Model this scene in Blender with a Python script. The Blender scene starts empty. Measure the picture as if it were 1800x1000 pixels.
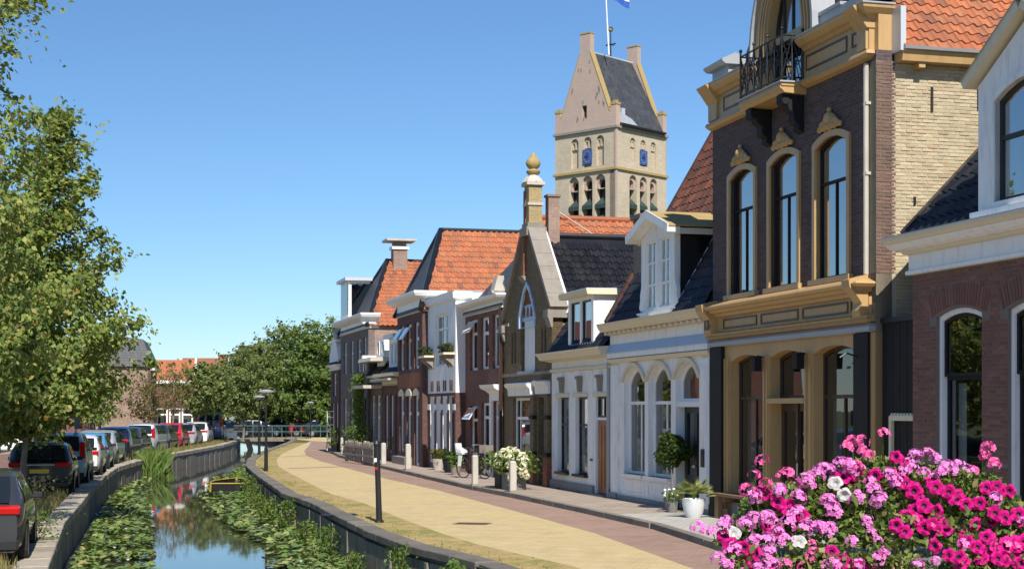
import bpy, math, random
import numpy as np
from mathutils import Vector, Matrix
from mathutils.geometry import tessellate_polygon

scene = bpy.context.scene
COL = scene.collection
R = random.Random(11)

# ------------------------------------------------------------------ camera, sky, sun, exposure
cam_d = bpy.data.cameras.new("camera")
cam = bpy.data.objects.new("camera", cam_d)
COL.objects.link(cam)
cam.location = (0, 0, 2.4)
cam.rotation_euler = (math.pi / 2, 0, 0)
cam_d.lens = 54.0
cam_d.sensor_width = 36.0
cam_d.shift_y = 0.1211
cam_d.clip_end = 3000
scene.camera = cam
CAM = Vector((0, 0, 2.4))

SUN_EL = math.radians(45)
SUN_AZ = math.atan2(0.215, -0.977)          # clockwise from +Y
sun_dir = Vector((math.sin(SUN_AZ) * math.cos(SUN_EL), math.cos(SUN_AZ) * math.cos(SUN_EL), math.sin(SUN_EL)))
world = bpy.data.worlds.new("World")
scene.world = world
world.use_nodes = True
wn = world.node_tree
wn.nodes.clear()
sky = wn.nodes.new("ShaderNodeTexSky")
sky.sky_type = 'NISHITA'
sky.sun_disc = False
sky.sun_elevation = SUN_EL
sky.sun_rotation = -SUN_AZ
sky.air_density = 1.0
sky.dust_density = 0.0
sky.ozone_density = 10.0
bg = wn.nodes.new("ShaderNodeBackground")
bg.inputs[1].default_value = 0.085
wo = wn.nodes.new("ShaderNodeOutputWorld")
tint = wn.nodes.new('ShaderNodeMix'); tint.data_type = 'RGBA'; tint.blend_type = 'MULTIPLY'; tint.inputs[0].default_value = 1.0
tint.inputs[7].default_value = (1.0, 1.03, 1.0, 1)      # slightly greener blue over the whole sky
wn.links.new(sky.outputs[0], tint.inputs[6])
wn.links.new(tint.outputs[2], bg.inputs[0])
wn.links.new(bg.outputs[0], wo.inputs[0])

sun_d = bpy.data.lights.new("sun", 'SUN')
sun_d.energy = 4.4
sun_d.angle = math.radians(0.53)
sun_d.color = (1.0, 0.94, 0.85)
sun = bpy.data.objects.new("sun", sun_d)
COL.objects.link(sun)
sun.rotation_euler = (-sun_dir).to_track_quat('-Z', 'Y').to_euler()

scene.view_settings.view_transform = 'Standard'
scene.view_settings.look = 'None'
scene.view_settings.exposure = 0.60
scene.view_settings.gamma = 1.0
scene.view_settings.use_curve_mapping = False
scene.cycles.max_bounces = 8
scene.cycles.diffuse_bounces = 5
scene.cycles.transparent_max_bounces = 8

# ------------------------------------------------------------------ mesh helpers
class MB:
    """collects geometry; build() links it as one mesh object"""
    def __init__(s):
        s.v = []; s.f = []; s.m = []; s.mi = 0
    def add(s, vs, fs):
        o = len(s.v)
        s.v += [tuple(v) for v in vs]
        for f in fs:
            s.f.append(tuple(i + o for i in f)); s.m.append(s.mi)
        return s
    def box(s, x0, x1, y0, y1, z0, z1):
        return s.add([(x0,y0,z0),(x1,y0,z0),(x1,y1,z0),(x0,y1,z0),(x0,y0,z1),(x1,y0,z1),(x1,y1,z1),(x0,y1,z1)],
              [(0,3,2,1),(4,5,6,7),(0,1,5,4),(1,2,6,5),(2,3,7,6),(3,0,4,7)])
    def obox(s, c, ax, ay, az, hx, hy, hz):
        c = Vector(c); ax = Vector(ax); ay = Vector(ay); az = Vector(az)
        vs = [c + ax*(sx*hx) + ay*(sy*hy) + az*(sz*hz) for sz in (-1,1) for sx, sy in ((-1,-1),(1,-1),(1,1),(-1,1))]
        return s.add(vs, [(0,3,2,1),(4,5,6,7),(0,1,5,4),(1,2,6,5),(2,3,7,6),(3,0,4,7)])
    def prism(s, pts, a, b, place):
        n = len(pts)
        vs = [place(p[0], p[1], a) for p in pts] + [place(p[0], p[1], b) for p in pts]
        fs = [tuple(range(n))[::-1], tuple(range(n, 2*n))] + [(i, (i+1) % n, n + (i+1) % n, n + i) for i in range(n)]
        return s.add(vs, fs)
    def prism_x(s, pts, x0, x1):      # (y, z) profile run along x
        return s.prism(pts, x0, x1, lambda a, b, d: (d, a, b))
    def prism_y(s, pts, y0, y1):      # (x, z) outline run along y
        return s.prism(pts, y0, y1, lambda a, b, d: (a, d, b))
    def prism_z(s, pts, z0, z1):
        return s.prism(pts, z0, z1, lambda a, b, d: (a, b, d))
    def plate(s, outer, holes, d0, d1, place=lambda a, b, d: (a, d, b), back=False):
        loops = [outer] + list(holes)
        flat = [p for l in loops for p in l]
        tris = tessellate_polygon([[Vector((p[0], p[1], 0)) for p in l] for l in loops])
        s.add([place(p[0], p[1], d0) for p in flat], [tuple(t) for t in tris])
        if back:
            s.add([place(p[0], p[1], d1) for p in flat], [tuple(t) for t in tris])
        for l in loops:
            n = len(l)
            s.add([place(p[0], p[1], d0) for p in l] + [place(p[0], p[1], d1) for p in l],
                  [(i, (i+1) % n, n + (i+1) % n, n + i) for i in range(n)])
        return s
    def tube(s, pts, rad, n=6, cap=True):
        pts = [Vector(p) for p in pts]
        if not hasattr(rad, '__len__'): rad = [rad] * len(pts)
        vs = []; fs = []
        for i, p in enumerate(pts):
            t = (pts[min(i+1, len(pts)-1)] - pts[max(i-1, 0)])
            t = t.normalized() if t.length > 1e-9 else Vector((0,0,1))
            a = t.cross(Vector((0,0,1))) if abs(t.z) < 0.95 else t.cross(Vector((1,0,0)))
            a.normalize(); b = t.cross(a)
            for k in range(n):
                q = 2*math.pi*k/n
                vs.append(p + (a*math.cos(q) + b*math.sin(q)) * rad[i])
        for i in range(len(pts)-1):
            for k in range(n):
                k2 = (k+1) % n
                fs.append((i*n+k, i*n+k2, (i+1)*n+k2, (i+1)*n+k))
        if cap:
            fs.append(tuple(range(n))[::-1]); fs.append(tuple(range((len(pts)-1)*n, len(pts)*n)))
        return s.add(vs, fs)
    def lathe(s, prof, n=16, c=(0,0,0)):
        vs = []; fs = []
        for r, z in prof:
            for k in range(n):
                q = 2*math.pi*k/n
                vs.append((c[0]+r*math.cos(q), c[1]+r*math.sin(q), c[2]+z))
        for i in range(len(prof)-1):
            for k in range(n):
                k2 = (k+1) % n
                fs.append((i*n+k, i*n+k2, (i+1)*n+k2, (i+1)*n+k))
        fs.append(tuple(range(n))[::-1]); fs.append(tuple(range((len(prof)-1)*n, len(prof)*n)))
        return s.add(vs, fs)
    def ball(s, c, r, n=10, sz=1.0):
        return s.lathe([(max(1e-4, r*math.sin(math.pi*i/n)), -r*sz*math.cos(math.pi*i/n)) for i in range(n+1)], n+2, c)
    def mesh(s, name, mats):
        me = bpy.data.meshes.new(name)
        me.from_pydata(s.v, [], s.f)
        for m in (mats if isinstance(mats, (list, tuple)) else [mats]): me.materials.append(m)
        if isinstance(mats, (list, tuple)) and len(mats) > 1:
            me.polygons.foreach_set('material_index', s.m)
        me.update()
        return me
    def build(s, name, mats, parent=None, smooth=False, bevel=0):
        me = s.mesh(name, mats)
        if smooth:
            me.shade_smooth(); me.set_sharp_from_angle(angle=math.radians(smooth if smooth is not True else 40))
        o = link(name, me, parent)
        if bevel:
            b = o.modifiers.new("bevel", 'BEVEL'); b.width = bevel; b.segments = 1; b.limit_method = 'ANGLE'
        return o

def link(name, me, parent=None, loc=None):
    o = bpy.data.objects.new(name, me); COL.objects.link(o)
    if parent: o.parent = parent
    if loc is not None: o.location = loc
    return o

def tag(o, label=None, cat=None, group=None, kind=None):
    if label: o['label'] = label
    if cat: o['category'] = cat
    if group: o['group'] = group
    if kind: o['kind'] = kind
    return o

def thing(name, label, cat, loc=(0,0,0), rz=0, group=None):
    o = bpy.data.objects.new(name, None); COL.objects.link(o)
    o.empty_display_size = 0.3
    o.location = loc; o.rotation_euler = (0, 0, rz)
    return tag(o, label, cat, group)

def sheet(name, pts, z, m, kind='structure'):
    tris = tessellate_polygon([[Vector((p[0], p[1], 0)) for p in pts]])
    mb = MB(); mb.add([(p[0], p[1], z) for p in pts], [tuple(t) for t in tris])
    o = mb.build(name, m)
    me = o.data
    if len(me.polygons) and sum(p.normal.z*p.area for p in me.polygons) < 0: me.flip_normals()
    return tag(o, kind=kind)

def soup(name, V, m, parent=None, nper=4):
    """numpy array (N, nper, 3) -> one mesh of N separate faces"""
    V = np.asarray(V, dtype=np.float32); n = len(V)
    me = bpy.data.meshes.new(name)
    me.vertices.add(n*nper); me.vertices.foreach_set('co', V.reshape(-1))
    me.loops.add(n*nper); me.loops.foreach_set('vertex_index', np.arange(n*nper, dtype=np.int32))
    me.polygons.add(n); me.polygons.foreach_set('loop_start', np.arange(0, n*nper, nper, dtype=np.int32))
    me.update(calc_edges=True); me.materials.append(m)
    return link(name, me, parent)

# ------------------------------------------------------------------ materials
def N(nt, t, **kw):
    n = nt.nodes.new(t)
    for k, v in kw.items(): setattr(n, k, v)
    return n

def base(name):
    m = bpy.data.materials.new(name); m.use_nodes = True
    nt = m.node_tree; p = nt.nodes['Principled BSDF']
    return m, nt, p

def rgb(c): return (c[0], c[1], c[2], 1)

def mixc(nt, fac, a, b, mode='MIX'):
    n = N(nt, 'ShaderNodeMix', data_type='RGBA', blend_type=mode)
    if isinstance(fac, (int, float)): n.inputs[0].default_value = fac
    else: nt.links.new(fac, n.inputs[0])
    for s, i in ((a, 6), (b, 7)):
        if isinstance(s, tuple): n.inputs[i].default_value = rgb(s)
        else: nt.links.new(s, n.inputs[i])
    return n.outputs[2]

def math_(nt, op, a, b=None, clamp=False):
    n = N(nt, 'ShaderNodeMath', operation=op, use_clamp=clamp)
    for s, i in ((a, 0), (b, 1)):
        if s is None: continue
        if isinstance(s, (int, float)): n.inputs[i].default_value = s
        else: nt.links.new(s, n.inputs[i])
    return n.outputs[0]

def noise(nt, vec, scale, detail=4, rough=0.6):
    n = N(nt, 'ShaderNodeTexNoise')
    n.inputs['Scale'].default_value = scale; n.inputs['Detail'].default_value = detail; n.inputs['Roughness'].default_value = rough
    if vec is not None: nt.links.new(vec, n.inputs['Vector'])
    return n.outputs[0]

def ramp(nt, fac, stops):
    n = N(nt, 'ShaderNodeValToRGB')
    e = n.color_ramp.elements
    while len(e) < len(stops): e.new(0.5)
    for i, (p, c) in enumerate(stops):
        e[i].position = p; e[i].color = rgb(c) if hasattr(c, '__len__') else (c, c, c, 1)
    nt.links.new(fac, n.inputs[0])
    return n.outputs[0]

def piece_random(nt):
    g = N(nt, 'ShaderNodeNewGeometry'); oi = N(nt, 'ShaderNodeObjectInfo')
    return math_(nt, 'FRACT', math_(nt, 'ADD', g.outputs['Random Per Island'], oi.outputs['Random']))

def wpos(nt): return N(nt, 'ShaderNodeNewGeometry').outputs['Position']
def opos(nt): return N(nt, 'ShaderNodeTexCoord').outputs['Object']

def bump(nt, p, h, strength, dist=0.01):
    b = N(nt, 'ShaderNodeBump'); b.inputs['Strength'].default_value = strength; b.inputs['Distance'].default_value = dist
    nt.links.new(h, b.inputs['Height']); nt.links.new(b.outputs[0], p.inputs['Normal'])

def paint(name, c, rough=0.45, var=0.12, dirt=0.15, dirtc=(0.2, 0.17, 0.13), scale=1.2, bmp=0.05, metal=0.0, spec=0.5):
    """painted / plain surface: soft tone drift, fine streaky dirt"""
    m, nt, p = base(name)
    w = wpos(nt)
    mp = N(nt, 'ShaderNodeMapping'); mp.inputs['Scale'].default_value = (3, 3, 0.6)
    nt.links.new(w, mp.inputs['Vector'])
    n1 = noise(nt, w, scale, 5); n2 = noise(nt, mp.outputs[0], 2.2, 6, 0.7)
    col = mixc(nt, n1, tuple(x*(1-var) for x in c), tuple(min(1, x*(1+var)) for x in c))
    d = math_(nt, 'MULTIPLY', ramp(nt, n2, [(0.5, 0.0), (0.75, 1.0)]), dirt)
    col = mixc(nt, d, col, dirtc)
    nt.links.new(col, p.inputs['Base Color'])
    p.inputs['Roughness'].default_value = rough; p.inputs['Metallic'].default_value = metal
    p.inputs['Specular IOR Level'].default_value = spec
    if bmp: bump(nt, p, noise(nt, w, 22, 4), bmp)
    return m

def pieces(name, stops, rough=0.8, stain=0.25, stainc=(0.08, 0.07, 0.05), sscale=1.5, fine=30, bmp=0.25, spec=0.3):
    """bricks, tiles, stones, leaves laid as separate pieces: each piece has its own tone"""
    m, nt, p = base(name)
    w = wpos(nt)
    col = ramp(nt, piece_random(nt), stops)
    f = noise(nt, w, fine, 4)
    col = mixc(nt, ramp(nt, f, [(0.3, 0.0), (0.7, 0.45)]), col, tuple(x*0.55 for x in stops[0][1]))
    s = math_(nt, 'MULTIPLY', ramp(nt, noise(nt, w, sscale, 6, 0.65), [(0.48, 0.0), (0.68, 1.0)]), stain)
    col = mixc(nt, s, col, stainc)
    nt.links.new(col, p.inputs['Base Color'])
    p.inputs['Roughness'].default_value = rough; p.inputs['Specular IOR Level'].default_value = spec
    if bmp: bump(nt, p, f, bmp)
    return m

def brickwork(name, c1, c2, mortar, bw=0.21, bh=0.062, stain=0.3, stainc=(0.06, 0.05, 0.045), msize=0.007, rough=0.85, ss=0.9):
    m, nt, p = base(name)
    o = opos(nt)
    sp = N(nt, 'ShaderNodeSeparateXYZ'); nt.links.new(o, sp.inputs[0])
    cb = N(nt, 'ShaderNodeCombineXYZ')
    nt.links.new(math_(nt, 'ADD', sp.outputs[0], sp.outputs[1]), cb.inputs[0]); nt.links.new(sp.outputs[2], cb.inputs[1])
    b = N(nt, 'ShaderNodeTexBrick', offset=0.5)
    b.inputs['Scale'].default_value = 1; b.inputs['Brick Width'].default_value = bw; b.inputs['Row Height'].default_value = bh
    b.inputs['Mortar Size'].default_value = msize; b.inputs['Mortar Smooth'].default_value = 0.3; b.inputs['Bias'].default_value = 0
    nt.links.new(cb.outputs[0], b.inputs['Vector'])
    b.inputs['Color1'].default_value = rgb(c1); b.inputs['Color2'].default_value = rgb(c2); b.inputs['Mortar'].default_value = rgb(mortar)
    f = noise(nt, o, 14, 5)
    col = mixc(nt, ramp(nt, f, [(0.35, 0.0), (0.75, 0.5)]), b.outputs[0], tuple(x*0.5 for x in c2))
    big = ramp(nt, noise(nt, o, ss, 6, 0.65), [(0.42, 0.0), (0.7, 1.0)])
    col = mixc(nt, math_(nt, 'MULTIPLY', big, stain), col, stainc)
    nt.links.new(col, p.inputs['Base Color'])
    p.inputs['Roughness'].default_value = rough; p.inputs['Specular IOR Level'].default_value = 0.3
    h = math_(nt, 'ADD', math_(nt, 'MULTIPLY', b.outputs[1], -1.0), math_(nt, 'MULTIPLY', f, 0.6))
    bump(nt, p, h, 0.5, 0.008)
    return m

def glass(name, tint=(0.75, 0.8, 0.82), refl=0.16, rough=0.01):
    m, nt, p = base(name)
    nt.nodes.remove(p)
    out = nt.nodes['Material Output']
    tr = N(nt, 'ShaderNodeBsdfTransparent'); tr.inputs[0].default_value = rgb(tint)
    gl = N(nt, 'ShaderNodeBsdfGlossy'); gl.inputs['Roughness'].default_value = rough
    fr = N(nt, 'ShaderNodeFresnel'); fr.inputs[0].default_value = 1.5
    n = noise(nt, wpos(nt), 1.3, 2)
    b = N(nt, 'ShaderNodeBump'); b.inputs['Strength'].default_value = 0.06; b.inputs['Distance'].default_value = 0.02
    nt.links.new(n, b.inputs['Height']); nt.links.new(b.outputs[0], gl.inputs['Normal'])
    fac = math_(nt, 'ADD', fr.outputs[0], refl, True)
    mx = N(nt, 'ShaderNodeMixShader')
    nt.links.new(fac, mx.inputs[0]); nt.links.new(tr.outputs[0], mx.inputs[1]); nt.links.new(gl.outputs[0], mx.inputs[2])
    nt.links.new(mx.outputs[0], out.inputs[0])
    return m

def leafmat(name, stops, trans=0.48, rough=0.55):
    m, nt, p = base(name)
    col = ramp(nt, piece_random(nt), stops)
    nt.links.new(col, p.inputs['Base Color']); p.inputs['Roughness'].default_value = rough
    p.inputs['Specular IOR Level'].default_value = 0.3
    t = N(nt, 'ShaderNodeBsdfTranslucent')
    nt.links.new(mixc(nt, 0.4, col, (0.30, 0.34, 0.05)), t.inputs[0])
    mx = N(nt, 'ShaderNodeMixShader'); mx.inputs[0].default_value = trans
    nt.links.new(p.outputs[0], mx.inputs[1]); nt.links.new(t.outputs[0], mx.inputs[2])
    nt.links.new(mx.outputs[0], nt.nodes['Material Output'].inputs[0])
    return m

WHITE = paint('white_paint', (0.82, 0.82, 0.81), 0.45, 0.06, 0.34)
STUCCO = paint('white_stucco', (0.82, 0.815, 0.80), 0.6, 0.06, 0.28, bmp=0.12)
CREAM = paint('cream_paint', (0.68, 0.60, 0.44), 0.45, 0.06, 0.15)
OCHRE = paint('ochre_paint', (0.47, 0.30, 0.13), 0.42, 0.08, 0.38, (0.18, 0.11, 0.05))
BROWNLINE = paint('brown_moulding_paint', (0.07, 0.04, 0.025), 0.4)
BLACK = paint('black_paint', (0.014, 0.014, 0.016), 0.6, 0.2, 0.05, spec=0.2)
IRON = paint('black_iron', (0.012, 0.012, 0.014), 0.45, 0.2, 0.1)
DARKWOOD = paint('dark_door_wood', (0.045, 0.022, 0.014), 0.35)
DOORWOOD = paint('varnished_door_wood', (0.27, 0.09, 0.025), 0.3, 0.2)
PLINTH = paint('grey_blue_plinth', (0.17, 0.19, 0.21), 0.6, 0.1, 0.3)
ZINC = paint('zinc_sheet', (0.55, 0.57, 0.60), 0.45, 0.08, 0.2, metal=0.3)
LEAD = paint('lead_sheet', (0.34, 0.36, 0.38), 0.5, 0.1, 0.2)
BLUESHEET = paint('pale_blue_sheet', (0.36, 0.47, 0.62), 0.4, 0.06, 0.1)
STONE = paint('weathered_stone', (0.25, 0.22, 0.185), 0.85, 0.2, 0.45, (0.12, 0.10, 0.08), 3, 0.3)
PALESTONE = paint('pale_stone', (0.46, 0.43, 0.37), 0.85, 0.15, 0.4, (0.2, 0.17, 0.12), 4, 0.3)
CONCRETE = paint('quay_concrete', (0.23, 0.205, 0.165), 0.9, 0.25, 0.75, (0.05, 0.05, 0.045), 2, 0.5)
DARKCONC = paint('damp_quay_wall', (0.21, 0.18, 0.14), 0.9, 0.35, 0.8, (0.025, 0.027, 0.024), 1.6, 0.5)
LICHEN = paint('lichen_moss', (0.36, 0.26, 0.10), 0.95, 0.3, 0.5, (0.22,0.19,0.14), bmp=0.4, scale=5)
ROOM = paint('room_plaster', (0.32, 0.30, 0.27), 0.8, 0.1, 0)
CURTAIN = paint('white_net_curtain', (0.72, 0.72, 0.70), 0.9, 0.05, 0)
GLASS = glass('window_glass')
SKYGLASS = glass('bright_window_glass', (0.5, 0.6, 0.7), 0.5)
DARKGLASS = glass('dark_window_glass', (0.42, 0.45, 0.46), 0.12)
B_PURPLE = brickwork('purple_brown_brick', (0.14, 0.09, 0.083), (0.08, 0.055, 0.058), (0.14, 0.12, 0.115))
B_RED = brickwork('red_brown_brick', (0.26, 0.105, 0.077), (0.17, 0.07, 0.056), (0.17, 0.13, 0.11))
B_DARKRED = brickwork('dark_red_brick', (0.17, 0.076, 0.062), (0.11, 0.055, 0.048), (0.12, 0.095, 0.085))
B_PINK = brickwork('pale_pink_brick', (0.40, 0.26, 0.20), (0.30, 0.19, 0.15), (0.36, 0.31, 0.26))
B_OLIVE = brickwork('olive_brown_brick', (0.27, 0.19, 0.10), (0.19, 0.135, 0.072), (0.14, 0.11, 0.08))
B_ORANGE = brickwork('orange_brick', (0.38, 0.13, 0.06), (0.28, 0.09, 0.05), (0.25, 0.18, 0.14))
B_TUFF = brickwork('tuff_stone', (0.60, 0.51, 0.37), (0.50, 0.42, 0.31), (0.46, 0.40, 0.31), 0.45, 0.14, 0.45, (0.34, 0.28, 0.22), 0.012, ss=0.35)
B_TOWER = brickwork('tower_pink_brick', (0.54, 0.39, 0.31), (0.46, 0.33, 0.27), (0.46, 0.40, 0.34), 0.3, 0.1, 0.65, (0.36, 0.30, 0.27), 0.012, ss=0.5)
B_YELLOW = brickwork('yellow_ochre_brick', (0.50, 0.38, 0.18), (0.40, 0.30, 0.14), (0.34, 0.28, 0.18))
B_GREY = brickwork('grey_brick', (0.22, 0.18, 0.16), (0.16, 0.13, 0.12), (0.2, 0.18, 0.16))
SLATE = brickwork('slate', (0.070, 0.075, 0.085), (0.045, 0.05, 0.06), (0.03, 0.03, 0.035), 0.3, 0.22, 0.35, (0.13, 0.13, 0.13), 0.012, 0.55)
TOWERSLATE = brickwork('tower_slate', (0.060, 0.066, 0.078), (0.040, 0.046, 0.056), (0.03, 0.03, 0.035), 0.35, 0.3, 0.4, (0.12, 0.12, 0.12), 0.015, 0.6)
MORTAR_G = paint('grey_mortar', (0.17, 0.14, 0.125), 0.95, 0.15, 0.3)
MORTAR_Y = paint('pale_mortar', (0.42, 0.36, 0.26), 0.95, 0.12, 0.3)
P_REDBRICK = pieces('red_brick_piece', [(0, (0.24, 0.10, 0.078)), (0.45, (0.185, 0.08, 0.064)), (0.8, (0.285, 0.135, 0.10)), (1, (0.135, 0.066, 0.056))], stain=0.3)
P_YELBRICK = pieces('yellow_brick_piece', [(0, (0.46, 0.37, 0.225)), (0.3, (0.56, 0.48, 0.32)), (0.6, (0.38, 0.30, 0.19)), (0.8, (0.60, 0.51, 0.34)), (1, (0.48, 0.34, 0.20))], stain=0.45, stainc=(0.24, 0.185, 0.12))
P_PURBRICK = pieces('purple_brick_piece', [(0, (0.20, 0.115, 0.09)), (0.5, (0.15, 0.09, 0.075)), (1, (0.24, 0.14, 0.11))])
T_ORANGE = pieces('orange_roof_tile', [(0, (0.40, 0.125, 0.055)), (0.35, (0.50, 0.18, 0.08)), (0.7, (0.36, 0.12, 0.06)), (0.9, (0.44, 0.18, 0.09)), (1, (0.20, 0.085, 0.06))], stain=0.6, stainc=(0.19, 0.10, 0.065), sscale=1.6)
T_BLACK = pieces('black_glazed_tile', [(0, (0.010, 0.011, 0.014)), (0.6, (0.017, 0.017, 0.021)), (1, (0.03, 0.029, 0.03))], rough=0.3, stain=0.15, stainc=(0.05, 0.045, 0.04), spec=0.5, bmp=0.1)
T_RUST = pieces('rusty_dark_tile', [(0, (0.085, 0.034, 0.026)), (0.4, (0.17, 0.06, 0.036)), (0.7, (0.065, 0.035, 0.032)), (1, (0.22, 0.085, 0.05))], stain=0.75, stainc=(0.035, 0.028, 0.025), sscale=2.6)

# ------------------------------------------------------------------ building helpers
FX, FY = 0.25797, -0.96615              # house x axis: along the street towards the camera; y axis: into the house
ANG = math.atan2(FY, FX)
def street(S, back=0.0, side=0.0):
    Y = S / 1.03503
    return (13.157 - 0.267*Y + back*0.96615, Y + back*0.25797, 0)

def house(name, label, cat, S, back=0.0, group=None):
    h = thing(name, label, cat, street(S, back), ANG, group)
    return h

def world_of(H, p):
    a = H.rotation_euler.z; c, s = math.cos(a), math.sin(a)
    return Vector((H.location.x + c*p[0] - s*p[1], H.location.y + s*p[0] + c*p[1], H.location.z + p[2]))

def opening(x0, x1, z0, z1, arch=0.0, n=8, pointed=False):
    pts = [(x0, z0), (x1, z0)]
    if arch <= 0: return pts + [(x1, z1), (x0, z1)]
    cx = (x0+x1)/2; hw = (x1-x0)/2; zs = z1-arch
    for i in range(n+1):
        t = math.pi*i/n
        if pointed:
            u = math.cos(t); z = zs + arch*(1-abs(u)**1.6)
        elif arch >= hw*0.95: u = math.cos(t); z = zs + arch*math.sin(t)
        else:
            u = 1-2*i/n; r = (hw*hw+arch*arch)/(2*arch); z = math.sqrt(max(0, r*r-(u*hw)**2))-(r-arch)+zs
        pts.append((cx+u*hw, z))
    return pts

def window(H, x0, x1, z0, z1, arch=0.0, rec=0.12, fw=0.06, m=None, rails=(), mulls=(), casing=0.0, cm=None, proud=0.03,
           sill=None, curtain=None, gl=None, y0=0.0, name='window', ft=0.05, pointed=False, cw=None, light=False):
    m = m or WHITE; gl = gl or GLASS
    f = MB()
    out = opening(x0, x1, z0, z1, arch, pointed=pointed); inn = opening(x0+fw, x1-fw, z0+fw, z1-fw, arch*0.97, pointed=pointed)
    ya = y0+rec
    f.plate(out, [inn], ya, ya+ft)
    for z in rails: f.box(x0+fw, x1-fw, ya-0.006, ya+ft-0.004, z-fw*0.55, z+fw*0.55)
    for x, za, zb in mulls: f.box(x-fw*0.4, x+fw*0.4, ya+0.004, ya+ft-0.008, za, zb)
    w = f.build(name, m, H)
    g = MB(); g.plate(inn, [], ya+ft*0.6, ya+ft*0.7, back=False); g.build('pane', gl, w)
    if casing:
        c = MB(); co = opening(x0-casing, x1+casing, z0 if sill else z0-casing, z1+casing, arch, pointed=pointed)
        c.plate(co, [out], y0-proud, y0+rec-0.003 if rec > 0.02 else y0+0.02)
        c.build('casing', cm or m, w)
    if sill:
        s = MB(); s.box(x0-casing-0.05, x1+casing+0.05, y0-sill, y0+rec, z0-0.07, z0); s.build('sill', cm or m, w)
    if curtain:
        za, zb, cover = curtain
        mb = MB(); pts = []
        def drape(xa, xb):
            n = max(4, int((xb-xa)/0.06)); vs = []; fs = []
            for i in range(n+1):
                xx = xa+(xb-xa)*i/n; yy = ya+0.17+0.025*(i % 2)
                vs += [(xx, yy, za), (xx, yy, zb)]
            for i in range(n): fs.append((2*i, 2*i+2, 2*i+3, 2*i+1))
            mb.add(vs, fs)
        if cover >= 1: drape(x0+fw, x1-fw)
        else:
            ww = (x1-x0)*cover/2; drape(x0+fw, x0+fw+ww); drape(x1-fw-ww, x1-fw)
        mb.build('curtain', CURTAIN, w)
    return w

def cornice(H, name, m, x0, x1, prof, ret0=0.0, ret1=0.0):
    """prof: list of (out, z) from bottom to top, out is how far it stands proud; runs along x and turns the corners"""
    mb = MB()
    pts = [(0.02, prof[0][1])] + [(-o, z) for o, z in prof] + [(0.02, prof[-1][1])]
    mb.prism_x(pts, x0, x1)
    if ret1:
        q = [(x1-0.02, prof[0][1])] + [(x1+o, z) for o, z in prof] + [(x1-0.02, prof[-1][1])]
        mx = max(o for o, z in prof)
        mb.v, nv = mb.v, len(mb.v)
        mb.prism_y(q, -0.001, ret1)
        # corner block
        for (o, z), (o2, z2) in zip(prof[:-1], prof[1:]):
            a, b = max(o, 0.001), max(o2, 0.001)
            mb.add([(x1, -a, z), (x1+a, -a, z), (x1+a, 0, z), (x1, 0, z), (x1, -b, z2), (x1+b, -b, z2), (x1+b, 0, z2), (x1, 0, z2)],
                   [(0,3,2,1),(4,5,6,7),(0,1,5,4),(1,2,6,5)])
    if ret0:
        q = [(x0+0.02, prof[0][1])] + [(x0-o, z) for o, z in prof] + [(x0+0.02, prof[-1][1])]
        mb.prism_y(q, -0.001, ret0)
        for (o, z), (o2, z2) in zip(prof[:-1], prof[1:]):
            a, b = max(o, 0.001), max(o2, 0.001)
            mb.add([(x0, -a, z), (x0-a, -a, z), (x0-a, 0, z), (x0, 0, z), (x0, -b, z2), (x0-b, -b, z2), (x0-b, 0, z2), (x0, 0, z2)],
                   [(0,3,2,1),(4,5,6,7),(0,1,5,4),(3,0,4,7)])
    return mb.build(name, m, H)

def tiles(H, roof, O, u, v, lu, lv, m, du=0.23, dv=0.29, nind=0, clip=None, name='roof_tile', amp=0.028, jit=0.006):
    """pantiles on the plane O + a u + b v, each an S-shaped piece overlapping the row below"""
    O = Vector(O); u = Vector(u).normalized(); v = Vector(v).normalized(); n = u.cross(v)
    if n.z < 0: n = -n
    ns = 5
    prof = [(i/ns*du*1.06, amp*math.sin(2*math.pi*(i/ns)+0.6)) for i in range(ns+1)]
    vs = []; fs = []
    for (b, h) in ((-0.045, 0.052), (dv, 0.022)):
        vs += [u*a + v*b + n*(z+h) for a, z in prof]
    vs += [u*a + v*(-0.045) + n*(z+0.018) for a, z in prof]
    k = ns+1
    for i in range(ns):
        fs.append((i, i+1, k+i+1, k+i)); fs.append((2*k+i, 2*k+i+1, i+1, i))
    place = []
    nu, nv = int(lu/du), int(lv/dv)
    for j in range(nv):
        for i in range(nu):
            a, b = i*du, j*dv
            if clip and not clip(a+du/2, b+dv/2): continue
            place.append(O + u*(a+R.uniform(-jit, jit)) + v*(b+R.uniform(-jit, jit)) + n*R.uniform(0, jit))
    if nind:
        place.sort(key=lambda p: (world_of(H, p)-CAM).length)
        me = MB().add(vs, fs).mesh(name, m)
        for p in place[:nind]: link(name, me, roof, p)
    rest = place[nind:]
    if rest:
        mb = MB()
        for p in rest: mb.add([p+q for q in vs], fs)
        o = mb.build(name, m, roof)
        tag(o, kind='stuff')

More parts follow.
